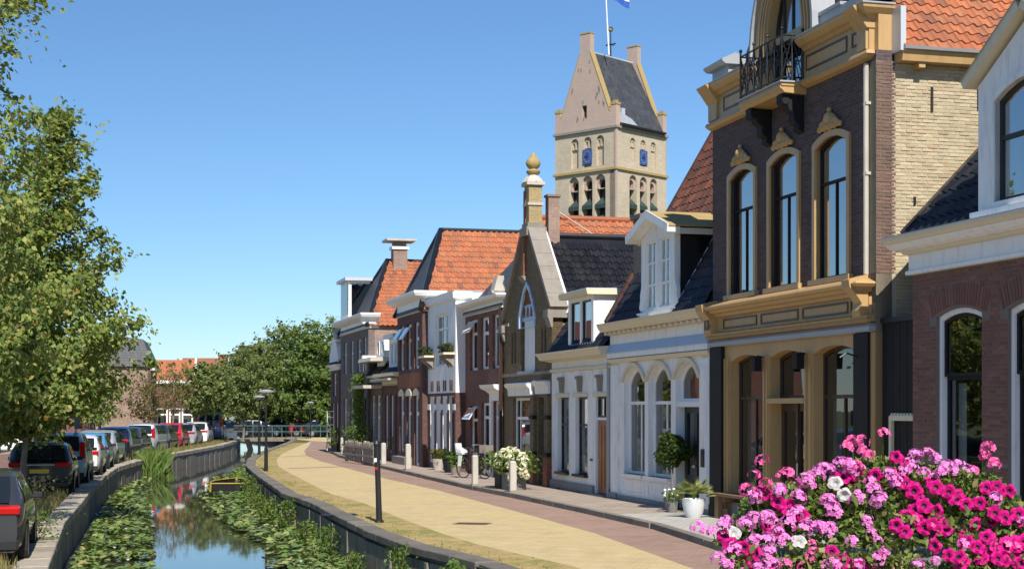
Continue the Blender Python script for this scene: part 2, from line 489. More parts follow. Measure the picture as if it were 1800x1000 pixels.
def bricks(H, wall, place, x0, x1, z0, z1, m, blocked, nind=300, bw=0.21, bh=0.064, joint=0.010, cam_side=None, name='brick', proud=0.007):
    """running-bond bricks proud of a mortar wall; place(a, z, d) maps to the house frame, d outwards"""
    jobs = []
    rows = int((z1-z0)/bh)
    for r in range(rows):
        z = z0+r*bh
        off = 0 if r % 2 else bw/2
        n = int((x1-x0)/bw)+2
        for i in range(n):
            a = x0-off+i*bw; b = a+bw-joint
            a = max(a, x0); b = min(b, x1)
            spans = [(a, b)]
            for c, d in blocked(z, z+bh-joint):
                spans = [q for s_ in spans for q in ((s_[0], min(s_[1], c)), (max(s_[0], d), s_[1])) if q[1]-q[0] > 0.03]
            for a_, b_ in spans: jobs.append((a_, b_, z, z+bh-joint))
    jobs.sort(key=lambda j: (world_of(H, place(j[0], j[2], 0))-CAM).length)
    cache = {}
    rest = MB()
    for k, (a, b, za, zb) in enumerate(jobs):
        w = round(b-a, 2); d = proud*R.uniform(0.5, 1.5)
        def body(x, zz, mb, dd):
            e = 0.006
            P = [place(x, zz, -0.01), place(x+w, zz, -0.01), place(x+w, zz+zb-za, -0.01), place(x, zz+zb-za, -0.01),
                 place(x+e, zz+e, dd), place(x+w-e, zz+e, dd), place(x+w-e, zz+zb-za-e, dd), place(x+e, zz+zb-za-e, dd)]
            mb.add(P, [(4,5,6,7),(0,1,5,4),(1,2,6,5),(2,3,7,6),(3,0,4,7)])
        if k < nind:
            key = (w, round(d, 3))
            if key not in cache:
                mb = MB(); body(0, 0, mb, d); cache[key] = mb.mesh(name, m)
            p0 = Vector(place(a, za, 0)) - Vector(place(0, 0, 0))
            link(name, cache[key], wall, p0)
        else: body(a, za, rest, d)
    if rest.f: tag(rest.build(name, m, wall), kind='stuff')

def room(H, W, z1, d=1.6, y0=0.28, x0=0.05):
    mb = MB()
    mb.add([(x0,y0,0.05),(W-x0,y0,0.05),(W-x0,d,0.05),(x0,d,0.05),(x0,y0,z1),(W-x0,y0,z1),(W-x0,d,z1),(x0,d,z1)],
           [(0,1,2,3),(4,5,6,7),(1,2,6,5),(2,3,7,6),(3,0,4,7)])
    return mb.build('room', ROOM, H)
GREENCOPPER = paint('dark_green_copper', (0.022,0.048,0.04), 0.7, 0.2, 0.3); CLOCKBLUE = paint('clock_blue', (0.03,0.085,0.26), 0.5, 0.1, 0.1)
FLAGRED = paint('flag_red', (0.55,0.03,0.04), 0.8, 0.05, 0); FLAGBLUE = paint('flag_blue', (0.03,0.10,0.42), 0.8, 0.05, 0); YELPAINT = paint('yellow_paint', (0.36,0.25,0.03), 0.6, 0.1, 0.2)
RUSTIRON = paint('rusty_iron', (0.16,0.09,0.055), 0.8, 0.2, 0.3)
LEAF_DARK = leafmat('balcony_leaf', [(0,(0.03,0.05,0.02)),(1,(0.08,0.09,0.03))]); LEAF_DEEP2 = leafmat('topiary_leaf', [(0,(0.02,0.05,0.012)),(0.6,(0.045,0.09,0.02)),(1,(0.09,0.14,0.03))])
# ================================================================== near houses of the row
RNG = range
# ---------------------------------------------------------------- ochre shop house
S0 = 34.24; W = 7.22
H = house('shop_house', 'tall dark brick shop house with ochre shopfront, arched dormer and balcony', 'house', S0)
room(H, W, 8.2, 2.0)
wall = MB()
wins = [opening(c-0.62, c+0.62, 4.76, 7.30, 0.16) for c in (1.6, 3.6, 5.6)]
door_o = opening(2.85, 4.25, 8.55, 10.75, 1.35)
wall.plate([(0,3.7),(W,3.7),(W,8.5),(0,8.5)], wins, 0.0, 0.3)
wall.build('front_wall', B_PURPLE, H)
sw = MB(); sw.add([(0.01,0.3,0),(0.01,9.5,0),(0.01,9.5,8.5),(0.01,0.3,8.5),(0.01,0,3.7),(0.01,0,8.5)], [(0,1,2,3)])
sw.box(0.0,0.02,0,0.3,0,8.5)
sw.build('far_side_wall', B_GREY, H)
bw = MB(); bw.add([(0,9.5,0),(W,9.5,0),(W,9.5,8.5),(0,9.5,8.5)], [(0,1,2,3)]); bw.build('rear_wall', B_GREY, H)
# windows of the upper floor
for k, c in enumerate((1.6, 3.6, 5.6)):
    w = window(H, c-0.62, c+0.62, 4.76, 7.30, 0.16, rec=0.07, fw=0.045, m=BLACK, rails=(6.5,), mulls=((c, 4.76, 6.5),), casing=0.11, cm=OCHRE, proud=0.05,
               curtain=(4.85, 6.45, 0.8) if k < 2 else (4.85, 6.45, 0.3), gl=SKYGLASS)
    # upper blind
    b = MB(); b.box(c-0.57, c+0.57, 0.20, 0.21, 6.55, 7.25 if k else 7.2); b.build('blind', CURTAIN, w)
    s = MB(); s.box(c-0.80, c+0.80, -0.10, 0.14, 4.66, 4.76); s.build('sill', OCHRE, w)
    o = MB()     # carved crest: leaf scrolls rising to a shell
    for i in RNG(-4, 5):
        t = abs(i)/4
        o.ball((c+i*0.10, -0.05, 7.47+0.02*(i % 2)), 0.055+0.02*(1-t), 6)
        o.tube([(c+i*0.085, -0.05, 7.47), (c+i*0.075, -0.075, 7.56+0.13*(1-t)), (c+i*0.06+0.02*(1 if i > 0 else -1), -0.05, 7.60+0.17*(1-t))], [0.05, 0.04, 0.015], 6)
    o.ball((c, -0.07, 7.63), 0.095, 8, 1.1); o.ball((c, -0.06, 7.77), 0.05, 6)
    o.tube([(c-0.42, -0.05, 7.44), (c-0.2, -0.06, 7.47), (c, -0.06, 7.50), (c+0.2, -0.06, 7.47), (c+0.42, -0.05, 7.44)], 0.03, 6)
    o.build('carved_crest', OCHRE, H, smooth=50)
# shopfront
ops = [opening(0.95, 2.62, 0.45, 3.50, 0.13), opening(2.92, 4.48, 0.12, 3.52, 0.13), opening(4.84, 6.52, 0.45, 3.54, 0.13)]
sf = MB(); sf.plate([(0.66,0),(6.56,0),(6.56,3.72),(0.66,3.72)], ops, 0.0, 0.26)
front = sf.build('shopfront', OCHRE, H)
for a, b in ((0.66, 0.93), (2.64, 2.90), (4.50, 4.82), (6.53, 6.56)):
    p = MB(); 
    if b-a > 0.1:
        p.box(a+0.03, a+0.09, -0.04, 0.0, 0.3, 3.45); p.box(b-0.09, b-0.03, -0.04, 0.0, 0.3, 3.45); p.box(a, b, -0.055, -0.001, 0.0, 0.3)
        p.build('pilaster_moulding', OCHRE, front)
for (x0, x1, z0, z1) in ((0.95, 2.62, 0.45, 3.50), (4.84, 6.52, 0.45, 3.54)):
    w = window(H, x0, x1, z0, z1, 0.13, rec=0.20, fw=0.06, m=DARKWOOD, rails=(2.62,), mulls=(((x0+x1)/2, 0.45, 2.62),), curtain=(0.55, 2.55, 0.4), name='shop_window', gl=DARKGLASS)
for x0, x1 in ((0.03, 0.66), (6.56, 7.08)):
    p = MB(); p.box(x0, x1, -0.09, 0.26, 0, 3.70); p.box(x0-0.02 if x0 > 1 else x0, x1+0.02, -0.12, 0.25, 0, 0.35)
    p.build('black_pilaster', BLACK, H, bevel=0.01)
p = MB(); p.box(7.08, 7.22, -0.03, 0.3, 0, 3.70); p.build('corner_post', OCHRE, H)
# shop door with fanlight
window(H, 2.92, 4.48, 2.60, 3.52, 0.13, rec=0.22, fw=0.06, m=DARKWOOD, name='fanlight', gl=DARKGLASS)
d = MB(); d.box(2.88, 4.52, -0.05, 0.26, 2.50, 2.60); d.build('transom_bar', OCHRE, H)
dr = MB(); dr.plate([(2.95,0.12),(4.45,0.12),(4.45,2.5),(2.95,2.5)], [[(3.06,0.95),(3.62,0.95),(3.62,2.35),(3.06,2.35)],[(3.78,0.95),(4.34,0.95),(4.34,2.35),(3.78,2.35)]], 0.24, 0.30)
dr.box(3.66, 3.74, 0.215, 0.24, 0.12, 2.5)
for xa, xb in ((3.06, 3.62), (3.78, 4.34)): dr.box(xa+0.05, xb-0.05, 0.225, 0.24, 0.25, 0.82)
door = dr.build('door', DARKWOOD, H)
g = MB(); g.add([(3.0,0.27,0.9),(4.4,0.27,0.9),(4.4,0.27,2.4),(3.0,0.27,2.4)], [(0,1,2,3)]); g.build('pane', DARKGLASS, door)
g = MB(); g.tube([(3.76,0.19,1.1),(3.76,0.19,1.35)], 0.018); g.build('handle', CREAM, door)
st = MB(); st.box(2.8, 4.6, -0.35, 0.25, 0.0, 0.12); st.build('door_step', STONE, H)
for xa, xb in ((0.93, 2.64), (4.82, 6.54)):
    pl = MB(); pl.box(xa, xb, -0.03, 0.2, 0.0, 0.42); pl.build('stall_riser', PLINTH, H)
for x in (2.66, 4.56):
    l = MB(); l.tube([(x,0.0,3.42),(x,-0.16,3.44)], 0.02); l.prism_z([(x-0.08,-0.24),(x+0.08,-0.24),(x+0.08,-0.09),(x-0.08,-0.09)], 3.14, 3.40)
    l.prism_z([(x-0.10,-0.26),(x+0.10,-0.26),(x+0.10,-0.07),(x-0.10,-0.07)], 3.40, 3.43)
    l.build('wall_lamp', BLACK, H)
h = MB(); h.tube([(6.7,-0.09,3.3),(6.72,-0.3,3.36),(6.72,-0.42,3.28)], 0.015); h.build('sign_hook', IRON, H)
# lower entablature
cornice(H, 'lead_strip', LEAD, 0.0, W-0.13, [(0.03,3.705),(0.13,3.72),(0.13,3.80),(0.06,3.86)], 0, 0.04)
cornice(H, 'lower_moulding', OCHRE, 0.0, W-0.2, [(0.05,3.862),(0.19,3.90),(0.15,3.95),(0.17,3.98),(0.06,4.02)], 0, 0.04)
cornice(H, 'frieze', OCHRE, 0.0, W-0.2, [(0.05,4.022),(0.05,4.318)], 0, 0.04)
cornice(H, 'lower_cornice', OCHRE, 0.0, W-0.39, [(0.05,4.32),(0.12,4.34),(0.14,4.39),(0.24,4.41),(0.26,4.46),(0.34,4.48),(0.38,4.53),(0.36,4.56),(0.0,4.68)], 0, 0.04)
for x0, x1 in ((0.02, 0.38), (6.76, 7.04)):
    c = MB(); c.prism_x([(-0.05,3.95),(-0.20,3.97),(-0.22,4.08),(-0.17,4.2),(-0.27,4.34),(-0.40,4.47),(-0.42,4.60),(-0.05,4.70)], x0, x1); c.build('console_block', OCHRE, H)
def outline(H, name, x0, x1, z0, z1, y, t=0.035, m=BROWNLINE, pr=0.018):
    b = MB(); b.plate([(x0,z0),(x1,z0),(x1,z1),(x0,z1)], [[(x0+t,z0+t),(x1-t,z0+t),(x1-t,z1-t),(x0+t,z1-t)]], y-pr, y+0.004); return b.build(name, m, H)
for x0, x1 in ((0.09, 0.31), (0.72, 2.42), (2.62, 4.32), (4.50, 6.32), (6.42, 6.74)):
    outline(H, 'panel_moulding', x0, x1, 4.07, 4.28, -0.222 if x0 < 0.2 else -0.05)
# upper cornice, broken by the arched dormer
for x0, x1 in ((-0.02, 2.55), (4.62, W-0.2)):
    r = 0.32 if x1 > 5 else 0
    cornice(H, 'upper_moulding', OCHRE, x0, x1, [(0.02,8.36),(0.10,8.39),(0.17,8.44),(0.15,8.50),(0.05,8.54)], 0, r)
    cornice(H, 'upper_frieze', OCHRE, x0, x1, [(0.05,8.542),(0.05,9.02)], 0, r)
    cornice(H, 'upper_cornice', OCHRE, x0, x1, [(0.05,9.022),(0.10,9.04),(0.13,9.09),(0.20,9.12),(0.27,9.20),(0.28,9.26)], 0, r)
    cornice(H, 'lead_capping', LEAD, x0, x1, [(0.30,9.262),(0.30,9.29),(0.0,9.36)], 0, r)
for x0, x1, z0, z1 in ((0.10,0.36,8.68,8.93),(0.72,1.9,8.66,8.95),(4.66,6.28,8.66,8.95),(6.46,6.74,8.68,8.93)): outline(H, 'panel_moulding', x0, x1, z0, z1, -0.05)
for x0, x1 in ((-0.02, 0.44), (6.72, 7.04)):
    c = MB(); c.box(x0, x1, -0.10, 0.34, 8.545, 9.02); c.prism_x([(-0.1,8.9),(-0.16,8.98),(-0.26,9.12),(-0.36,9.24),(-0.36,9.262),(0.34,9.262),(0.34,8.9)], x0-0.03, x1+0.05); c.build('cornice_block', OCHRE, H)
for xa, xb in ((0.0, 2.5), (4.7, W-0.01)):
    bk = MB(); bk.box(xa, xb, 0.05, 0.3, 8.4, 9.3); bk.build('attic_wall', OCHRE, H)
pd = MB(); pd.box(-0.02, 0.85, 0.0, 0.4, 9.36, 9.62); pd.prism_x([(-0.1,9.62),(-0.18,9.68),(-0.18,9.72),(0.12,9.86),(0.5,9.72),(0.5,9.62)], -0.1, 0.95); pd.build('attic_pedestal', LEAD, H)
pd = MB(); pd.box(6.72, 7.24, -0.02, 0.34, 9.36, 10.1); pd.box(6.66, 7.30, -0.08, 0.4, 9.36, 9.44); pd.box(6.66, 7.30, -0.08, 0.4, 10.1, 10.2); pd.build('attic_pedestal', OCHRE, H)
pr = MB(); pr.box(4.75, 6.66, 0.04, 0.3, 9.36, 9.60); pr.box(4.75, 5.9, 0.0, 0.34, 9.60, 9.66); pr.build('attic_parapet', LEAD, H)
# arched dormer
def arc(cx, rx, rz, zs, z0, n=20): return [(cx-rx, z0), (cx+rx, z0)] + [(cx+rx*math.cos(math.pi*i/n), zs+rz*math.sin(math.pi*i/n)) for i in range(n+1)]
dm = MB(); inner = arc(3.6, 0.78, 1.35, 9.4, 8.52)
dm.plate(arc(3.6, 1.36, 1.88, 9.4, 8.4), [inner], -0.02, 0.3)
dorm = dm.build('arched_dormer', OCHRE, H)
for r in (0.86, 0.98, 1.10):
    q = MB(); q.plate(arc(3.6, r+0.045, 1.35+(r-0.78)+0.045, 9.4, 8.53), [arc(3.6, r, 1.35+(r-0.78), 9.4, 8.53)], -0.06, -0.018); q.build('arch_moulding', OCHRE, dorm)
q = MB(); q.plate(arc(3.6, 1.44, 1.96, 9.4, 9.3), [arc(3.6, 1.362, 1.882, 9.4, 9.3)], -0.12, 0.45); q.build('lead_edge', LEAD, dorm)
q = MB(); a = arc(3.6, 1.40, 1.92, 9.4, 9.2)
n = len(a); q.add([(x, 0.44, z) for x, z in a]+[(x, 3.4, z) for x, z in a], [(i, (i+1) % n, n+(i+1) % n, n+i) for i in range(1, n-1)])
q.build('barrel_roof', ZINC, dorm, smooth=60)
for i in range(4):
    s = MB(); t = 0.3+i*0.5
    s.tube([(3.6+1.405*math.cos(t), 0.45, 9.4+1.925*math.sin(t)), (3.6+1.405*math.cos(t), 3.4, 9.4+1.925*math.sin(t))], 0.014, 5); s.build('standing_seam', ZINC, dorm)
window(H, 2.82, 4.38, 8.52, 10.75, 1.35, rec=0.16, fw=0.07, m=IRON, rails=(), mulls=((3.6, 8.5, 10.7), (3.2, 8.5, 10.4), (4.0, 8.5, 10.4)), name='balcony_door', gl=SKYGLASS)
q = MB(); q.box(2.82, 4.38, 0.10, 0.24, 9.52, 9.66); q.build('transom_bar', OCHRE, dorm)
# balcony
bx0, bx1, by = 2.62, 4.58, -0.52
s = MB(); s.box(bx0, bx1, by, 0.0, 8.40, 8.46); s.prism_x([(0,8.26),(by+0.08,8.28),(by+0.03,8.33),(by-0.02,8.36),(by-0.02,8.40),(0,8.40)], bx0+0.02, bx1-0.02); bal = s.build('balcony', OCHRE, H)
s = MB(); s.box(bx0-0.03, bx1+0.03, by-0.04, 0, 8.462, 8.49); s.build('balcony_edge', LEAD, bal)
rl = MB()
def rail_run(p, q, nb):
    p = Vector(p); q = Vector(q); d = q-p
    for z in (8.56, 9.34): rl.tube([p+Vector((0,0,z)), q+Vector((0,0,z))], 0.018, 5)
    for i in range(nb+1):
        a = p+d*(i/nb); rl.tube([a+Vector((0,0,8.49)), a+Vector((0,0,9.36 if i % 2 else 9.44))], 0.016 if i % 2 else 0.022, 5)
        if i % 2 == 0: rl.ball(a+Vector((0,0,9.46)), 0.035, 6)
        if i < nb:
            b = p+d*((i+1)/nb)
            rl.tube([a+Vector((0,0,8.56)), b+Vector((0,0,9.34))], 0.011, 4); rl.tube([b+Vector((0,0,8.56)), a+Vector((0,0,9.34))], 0.011, 4)
            m_ = (a+b)/2; e = d.normalized()*0.09
            rl.tube([m_+Vector((0,0,8.80)), m_+e+Vector((0,0,8.95)), m_+Vector((0,0,9.10)), m_-e+Vector((0,0,8.95)), m_+Vector((0,0,8.80))], 0.012, 4, cap=False)
rail_run((bx0+0.03, by+0.02, 0), (bx1-0.03, by+0.02, 0), 6); rail_run((bx0+0.03, by+0.02, 0), (bx0+0.03, -0.08, 0), 2); rail_run((bx1-0.03, by+0.02, 0), (bx1-0.03, -0.08, 0), 2)
rl.build('balcony_railing', IRON, bal)
for x in (2.78, 4.22):
    c = MB()
    c.prism_x([(0,8.26),(by+0.06,8.26),(by+0.08,8.16),(by+0.18,8.08),(by+0.22,7.98),(-0.2,7.93),(-0.22,7.80),(-0.1,7.72),(-0.12,7.62),(0,7.56)], x, x+0.24)
    c.tube([(x-0.02,by+0.14,8.15),(x+0.26,by+0.14,8.15)], 0.075, 10); c.tube([(x-0.02,-0.14,7.80),(x+0.26,-0.14,7.80)], 0.07, 10)
    c.build('balcony_bracket', BLACK, bal)
# side wall with real bricks
mw = MB(); mw.plate([(0.0,0),(9.5,0),(9.5,8.32),(0.0,8.32)], [], 0, -0.25, place=lambda a, z, d: (W+d, a, z))
side = mw.build('side_wall', MORTAR_Y, H)
nob = lambda z0, z1: ()
bricks(H, side, lambda a, z, d: (W+d, a, z), 0.36, 3.2, 3.7, 8.3, P_YELBRICK, nob, 290, bw=0.205, bh=0.062, proud=0.009, name='yellow_brick')
bricks(H, side, lambda a, z, d: (W+d, a, z), 0.0, 0.355, 4.7, 8.3, P_PURBRICK, nob, 150, bw=0.18, bh=0.062, name='corner_brick')
for a, z, l in ((1.05, 7.7, 0.42), (1.95, 7.75, 0.36), (0.72, 5.95, 0.14)):
    k = MB(); k.box(W, W+0.03, a-0.022, a+0.022, z-l/2, z+l/2); k.build('wall_anchor', IRON, H)
dp = MB(); dp.tube([(6.98,-0.06,4.7),(6.98,-0.06,8.3)], 0.045, 8); dp.box(6.92,7.04,-0.09,0,6.4,6.45); dp.box(6.92,7.04,-0.09,0,7.6,7.65); dp.build('downpipe', PALESTONE, H)
# roof
ez = 8.44
gt = MB(); gt.prism_y([(W+0.0,ez-0.16),(W+0.26,ez-0.16),(W+0.30,ez+0.02),(W,ez+0.02)], 0.35, 9.5); gt.build('eaves_board', OCHRE, H)
gt = MB(); gt.prism_y([(W+0.20,ez+0.022),(W+0.36,ez+0.022),(W+0.38,ez+0.07),(W+0.2,ez+0.07)], 0.35, 9.5); gt.build('gutter', LEAD, H)
for y in (0.75, 1.95, 3.15, 4.4):
    k = MB(); k.box(W, W+0.22, y-0.06, y+0.06, ez-0.25, ez-0.162); k.build('eaves_bracket', OCHRE, H)
sl = math.radians(48); hw = W/2+0.25
uu = Vector((0,1,0)); vv = Vector((-math.cos(sl), 0, math.sin(sl)))
rf = MB(); L_ = hw/math.cos(sl)
O_ = Vector((W+0.27, 0.36, ez+0.05)); O2 = Vector((-0.27, 0.36, ez+0.05)); v2 = Vector((math.cos(sl), 0, math.sin(sl)))
rf.add([O_, O_+uu*9.2, O_+uu*9.2+vv*L_, O_+vv*L_, O2, O2+uu*9.2, O2+uu*9.2+v2*L_, O2+v2*L_], [(0,1,2,3),(4,5,6,7)])
rf.add([O_, O_+vv*L_, O2+v2*L_, O2], [(0,1,2,3)])
roof = rf.build('roof', T_RUST, H)
tiles(H, roof, O_, uu, vv, 9.1, L_, T_ORANGE, 0.225, 0.27, 290)
fl = MB(); fl.box(W-0.05, W+0.3, 0.30, 0.40, ez, ez+0.75); fl.build('lead_flashing', ZINC, H)

# ---------------------------------------------------------------- black boarded gate in the alley
G = thing('alley_gate', 'black boarded alley screen with small door, right of the ochre shop house', 'gate', street(27.02-0.02, 0.10), ANG)
for i in range(11):
    b = MB(); x = 0.02+i*0.118; b.box(x, x+0.108, 0.0+0.004*(i % 2), 0.03, 0.03, 3.85); b.build('board', BLACK, G)
b = MB(); b.box(0.0, 1.32, -0.03, 0.06, 3.85, 3.93); b.build('capping', IRON, G)
b = MB(); b.box(0.34, 0.42, -0.06, -0.002, 0, 2.2); b.box(0.34, 1.3, -0.06, -0.002, 2.2, 2.28)
for i in range(9): b.prism_y([(0.36+i*0.105,2.28),(0.46+i*0.105,2.28),(0.41+i*0.105,2.33)], -0.05, -0.01)
b.build('door_frame', CREAM, G)

# ---------------------------------------------------------------- red brick house at the right edge
S0 = 25.79; W = 7.6
H = house('brick_house', 'red brick house with white cornice and black tiled roof at the right edge', 'house', S0)
room(H, W, 4.4, 2.2)
ws = [(0.72, 2.02), (2.70, 4.0), (4.9, 6.2)]
mw = MB(); mw.plate([(0,0),(W,0),(W,4.62),(0,4.62)], [opening(a, b, 0.75, 3.95, 0.11) for a, b in ws], 0.0, 0.3)
mw.box(0.0, 0.02, 0.3, 8, 0, 4.62)
fw_ = mw.build('front_wall', MORTAR_G, H)
def blk(z0, z1):
    o = []
    for x0, x1 in ws:
        rad_ = (0.65**2+0.11**2)/(2*0.11); zc_ = 3.95-rad_+0.02; hh = (z0+z1)/2-zc_; R2 = rad_+0.19+0.17
        if 3.74 < z1 and hh < R2:
            o.append(((x0+x1)/2-min(0.86, math.sqrt(R2*R2-hh*hh)), (x0+x1)/2+min(0.86, math.sqrt(R2*R2-hh*hh))))
        elif z1 > 0.72 and z0 < 3.9: o.append((x0-0.005, x1+0.005))
    return o
bricks(H, fw_, lambda a, z, d: (a, -d, z), 0.0, 3.21, 1.60, 4.56, P_REDBRICK, blk, 300)
bricks(H, fw_, lambda a, z, d: (a, -d, z), 3.22, 5.6, 1.60, 4.56, P_REDBRICK, blk, 0)
bricks(H, fw_, lambda a, z, d: (a, -d, z), 0.0, 5.6, 0.0, 1.58, P_REDBRICK, blk, 0)
for x0, x1 in ws[:2]:      # soldier arches over the windows
    cx = (x0+x1)/2; rad = (0.65**2+0.11**2)/(2*0.11); cz = 3.95-rad+0.02
    for i in range(-14, 15):
        t = i*0.0575*1.02/ (1.0) * 0.90
        rr = rad+0.19; px_, pz_ = cx+rr*math.sin(t*0.72), cz+rr*math.cos(t*0.72)
        if abs(px_-cx) > 0.83: continue
        ax = Vector((math.cos(t*0.72), 0, -math.sin(t*0.72))); az = Vector((math.sin(t*0.72), 0, math.cos(t*0.72)))
        b = MB(); b.obox((px_, -0.0, pz_), ax, (0,1,0), az, 0.026, 0.010, 0.165); b.build('arch_brick', P_REDBRICK, fw_)
for k, (a, b) in enumerate(ws):
    w = window(H, a, b, 0.75, 3.95, 0.11, rec=0.06, fw=0.075, m=WHITE, name='window_frame', ft=0.10, sill=0.10)
    window(H, a+0.075, b-0.075, 2.90, 3.875, 0.10, rec=0.10, fw=0.055, m=BLACK, name='upper_sash')
    window(H, a+0.075, b-0.075, 0.85, 2.90, 0, rec=0.15, fw=0.055, m=BLACK, name='lower_sash', curtain=(0.9, 2.8, 0.4))
pcs = [c for c in list(H.children) if c.name.startswith('window_frame')]
for c in pcs:
    for g in list(c.children):
        if g.name.startswith('pane'): bpy.data.objects.remove(g)
pf = MB(); pf.box(0, W, -0.04, 0.0, 0, 0.5); pf.build('plinth', PLINTH, H)
cornice(H, 'frieze', WHITE, 0.0, W, [(0.03,4.56),(0.09,4.565),(0.09,4.62),(0.05,4.64),(0.05,4.88)], 0.5)
cornice(H, 'frieze_band', CREAM, 0.0, W, [(0.05,4.882),(0.12,4.90),(0.14,4.94)], 0.5)
cornice(H, 'cornice', WHITE, 0.0, W, [(0.16,4.942),(0.24,4.97),(0.30,5.02),(0.32,5.06)], 0.6)
cornice(H, 'cornice_edge', CREAM, 0.0, W, [(0.33,5.062),(0.37,5.12),(0.38,5.16)], 0.6)
g = MB(); g.box(-0.37, W, -0.37, 0.2, 5.162, 5.19); g.build('gutter', LEAD, H)
sl = math.radians(45); uu = Vector((1,0,0)); vv = Vector((0, math.cos(sl), math.sin(sl)))
O_ = Vector((-0.06, -0.12, 5.20)); L_ = 4.6/math.cos(sl)
rf = MB(); rf.add([O_, O_+uu*(W+.1), O_+uu*(W+.1)+vv*L_, O_+vv*L_, (-0.06, 8.9, 5.2), (W, 8.9, 5.2)], [(0,1,2,3),(3,2,5,4)])
rf.add([(0.0,-0.05,4.6),(0.0,8.8,4.6),(0.0,4.4,9.6)], [(0,1,2)])
roof = rf.build('roof', T_BLACK, H)
tiles(H, roof, O_, uu, vv, 2.6, L_, T_BLACK, 0.25, 0.34, 120, amp=0.035, clip=lambda a, b: a < 1.98 or b > 2.2)
tl = MB()
for i in range(14): tl.obox(O_+vv*(0.34*i+0.17)+Vector((0.0,0,0.05)), (1,0,0), vv, vv.cross(Vector((1,0,0))), 0.07, 0.19, 0.05)
tl.build('verge_tile', T_BLACK, roof)
# dormer
D = MB(); dy = -0.06
dop = opening(2.46, 4.14, 5.42, 7.12, 0.22)
D.plate([(2.02,5.2),(4.58,5.2),(4.58,7.2),(3.3,7.95),(2.02,7.2)], [dop], dy, dy+0.2)
D.add([(2.02,dy+.2,5.2),(2.02,2.4,7.2),(2.02,dy+.2,7.2),(4.58,dy+.2,5.2),(4.58,2.4,7.2),(4.58,dy+.2,7.2)], [(0,1,2),(3,5,4)])
dorm = D.build('dormer', WHITE, H)
window(H, 2.46, 4.14, 5.42, 7.12, 0.22, rec=0.08, fw=0.06, m=IRON, rails=(6.35,), y0=dy, gl=SKYGLASS, curtain=(5.5, 6.3, 0.25), name='dormer_window', casing=0.08, cm=WHITE)
e = MB()
for sgn in (-1, 1):
    a = Vector((3.3, 0, 8.05)); b = Vector((3.3+sgn*1.44, 0, 7.19)); dd = (b-a).normalized(); nn = Vector((-dd.z*sgn, 0, dd.x*sgn)); nn = nn if nn.z > 0 else -nn
    P = [a, b, b+nn*0.14, a+nn*0.14]
    e.prism_y([(p.x, p.z) for p in P], dy-0.16, dy+2.6)
e.build('dormer_eaves', CREAM, dorm)
e = MB()
for sgn in (-1, 1):
    e.add([(3.3, dy-0.19, 8.21), (3.3+sgn*1.5, dy-0.19, 7.30), (3.3+sgn*1.5, dy+2.6, 7.30), (3.3, dy+2.6, 8.21)], [(0,1,2,3)])
e.build('dormer_roof', LEAD, dorm)
e = MB(); e.box(1.94, 4.66, dy-0.10, dy, 5.2, 5.32); e.build('dormer_sill', WHITE, dorm)

# ---------------------------------------------------------------- white house with three arched openings
S0 = 41.04; W = 6.8
H = house('white_house', 'white house with three arched openings and tall gabled dormer beside the ochre shop', 'house', S0)
room(H, W, 4.0, 1.8)
ow = [(0.98, 2.50, 0.78, 3.42), (2.76, 4.28, 0.78, 3.42), (4.58, 6.02, 0.12, 3.44)]
mw = MB(); mw.plate([(0,0),(W,0),(W,4.55),(0,4.55)], [opening(a, b, c, d, 0.36) for a, b, c, d in ow], 0.0, 0.3)
mw.box(0.0, 0.02, 0.3, 8, 0, 4.55); mw.box(W-0.02, W, 0.3, 8, 0, 4.55)
mw.build('front_wall', WHITE, H)
for k, (a, b, c, d) in enumerate(ow[:2]):
    m_ = a+(b-a)*0.56
    window(H, a, b, c, d, 0.36, rec=0.15, fw=0.07, rails=(2.54,), mulls=((m_, c, 2.54),), curtain=(0.85, 2.5, 0.34), sill=0.12, m=WHITE)
window(H, 4.58, 6.02, 2.56, 3.44, 0.36, rec=0.15, fw=0.07, name='fanlight', m=WHITE)
q = MB(); q.box(4.58, 6.02, 0.05, 0.26, 2.44, 2.56); q.build('transom_bar', WHITE, H)
dr = MB(); dr.plate([(4.64,0.12),(5.96,0.12),(5.96,2.44),(4.64,2.44)], [[(4.78,0.9),(5.2,0.9),(5.2,2.3),(4.78,2.3)],[(5.4,0.9),(5.82,0.9),(5.82,2.3),(5.4,2.3)]], 0.2, 0.27)
for xa in (4.78, 5.4): dr.box(xa+0.03, xa+0.39, 0.185, 0.2, 0.25, 0.78)
door = dr.build('door', IRON, H, )
g = MB(); g.add([(4.7,0.24,0.85),(5.9,0.24,0.85),(5.9,0.24,2.35),(4.7,0.24,2.35)], [(0,1,2,3)]); g.build('pane', GLASS, door)
g = MB(); g.ball((5.3,0.16,1.1), 0.04, 8); g.build('handle', CREAM, door)
for a, b, c, d in ow:        # cream hood moulds
    o = opening(a-0.13, b+0.13, 3.0, d+0.12, 0.44); i_ = opening(a-0.03, b+0.03, 3.0, d+0.02, 0.39)
    h_ = MB(); top_o = o[2:]; top_i = i_[2:]
    h_.prism_y(top_o + top_i[::-1], -0.06, 0.001); h_.build('hood_mould', CREAM, H)
for x0, x1 in ((0.10, 0.62), (6.2, 6.72)):
    p = MB(); p.box(x0, x1, -0.06, 0.0, 0.22, 3.5); p.box(x0+0.08, x1-0.08, -0.085, -0.06, 0.5, 3.3); p.build('pilaster', WHITE, H)
for x0, x1 in ((0.95, 2.5), (2.76, 4.3)): outline(H, 'panel_moulding', x0, x1, 0.30, 0.64, 0, 0.04, WHITE, 0.03)
p = MB(); p.box(0.0, 4.5, -0.09, 0.0, 0.0, 0.22); p.box(6.1, W, -0.09, 0, 0, 0.22); p.box(0.05, 0.66, -0.12, -0.09, 0, 0.26); p.build('plinth', PLINTH, H)
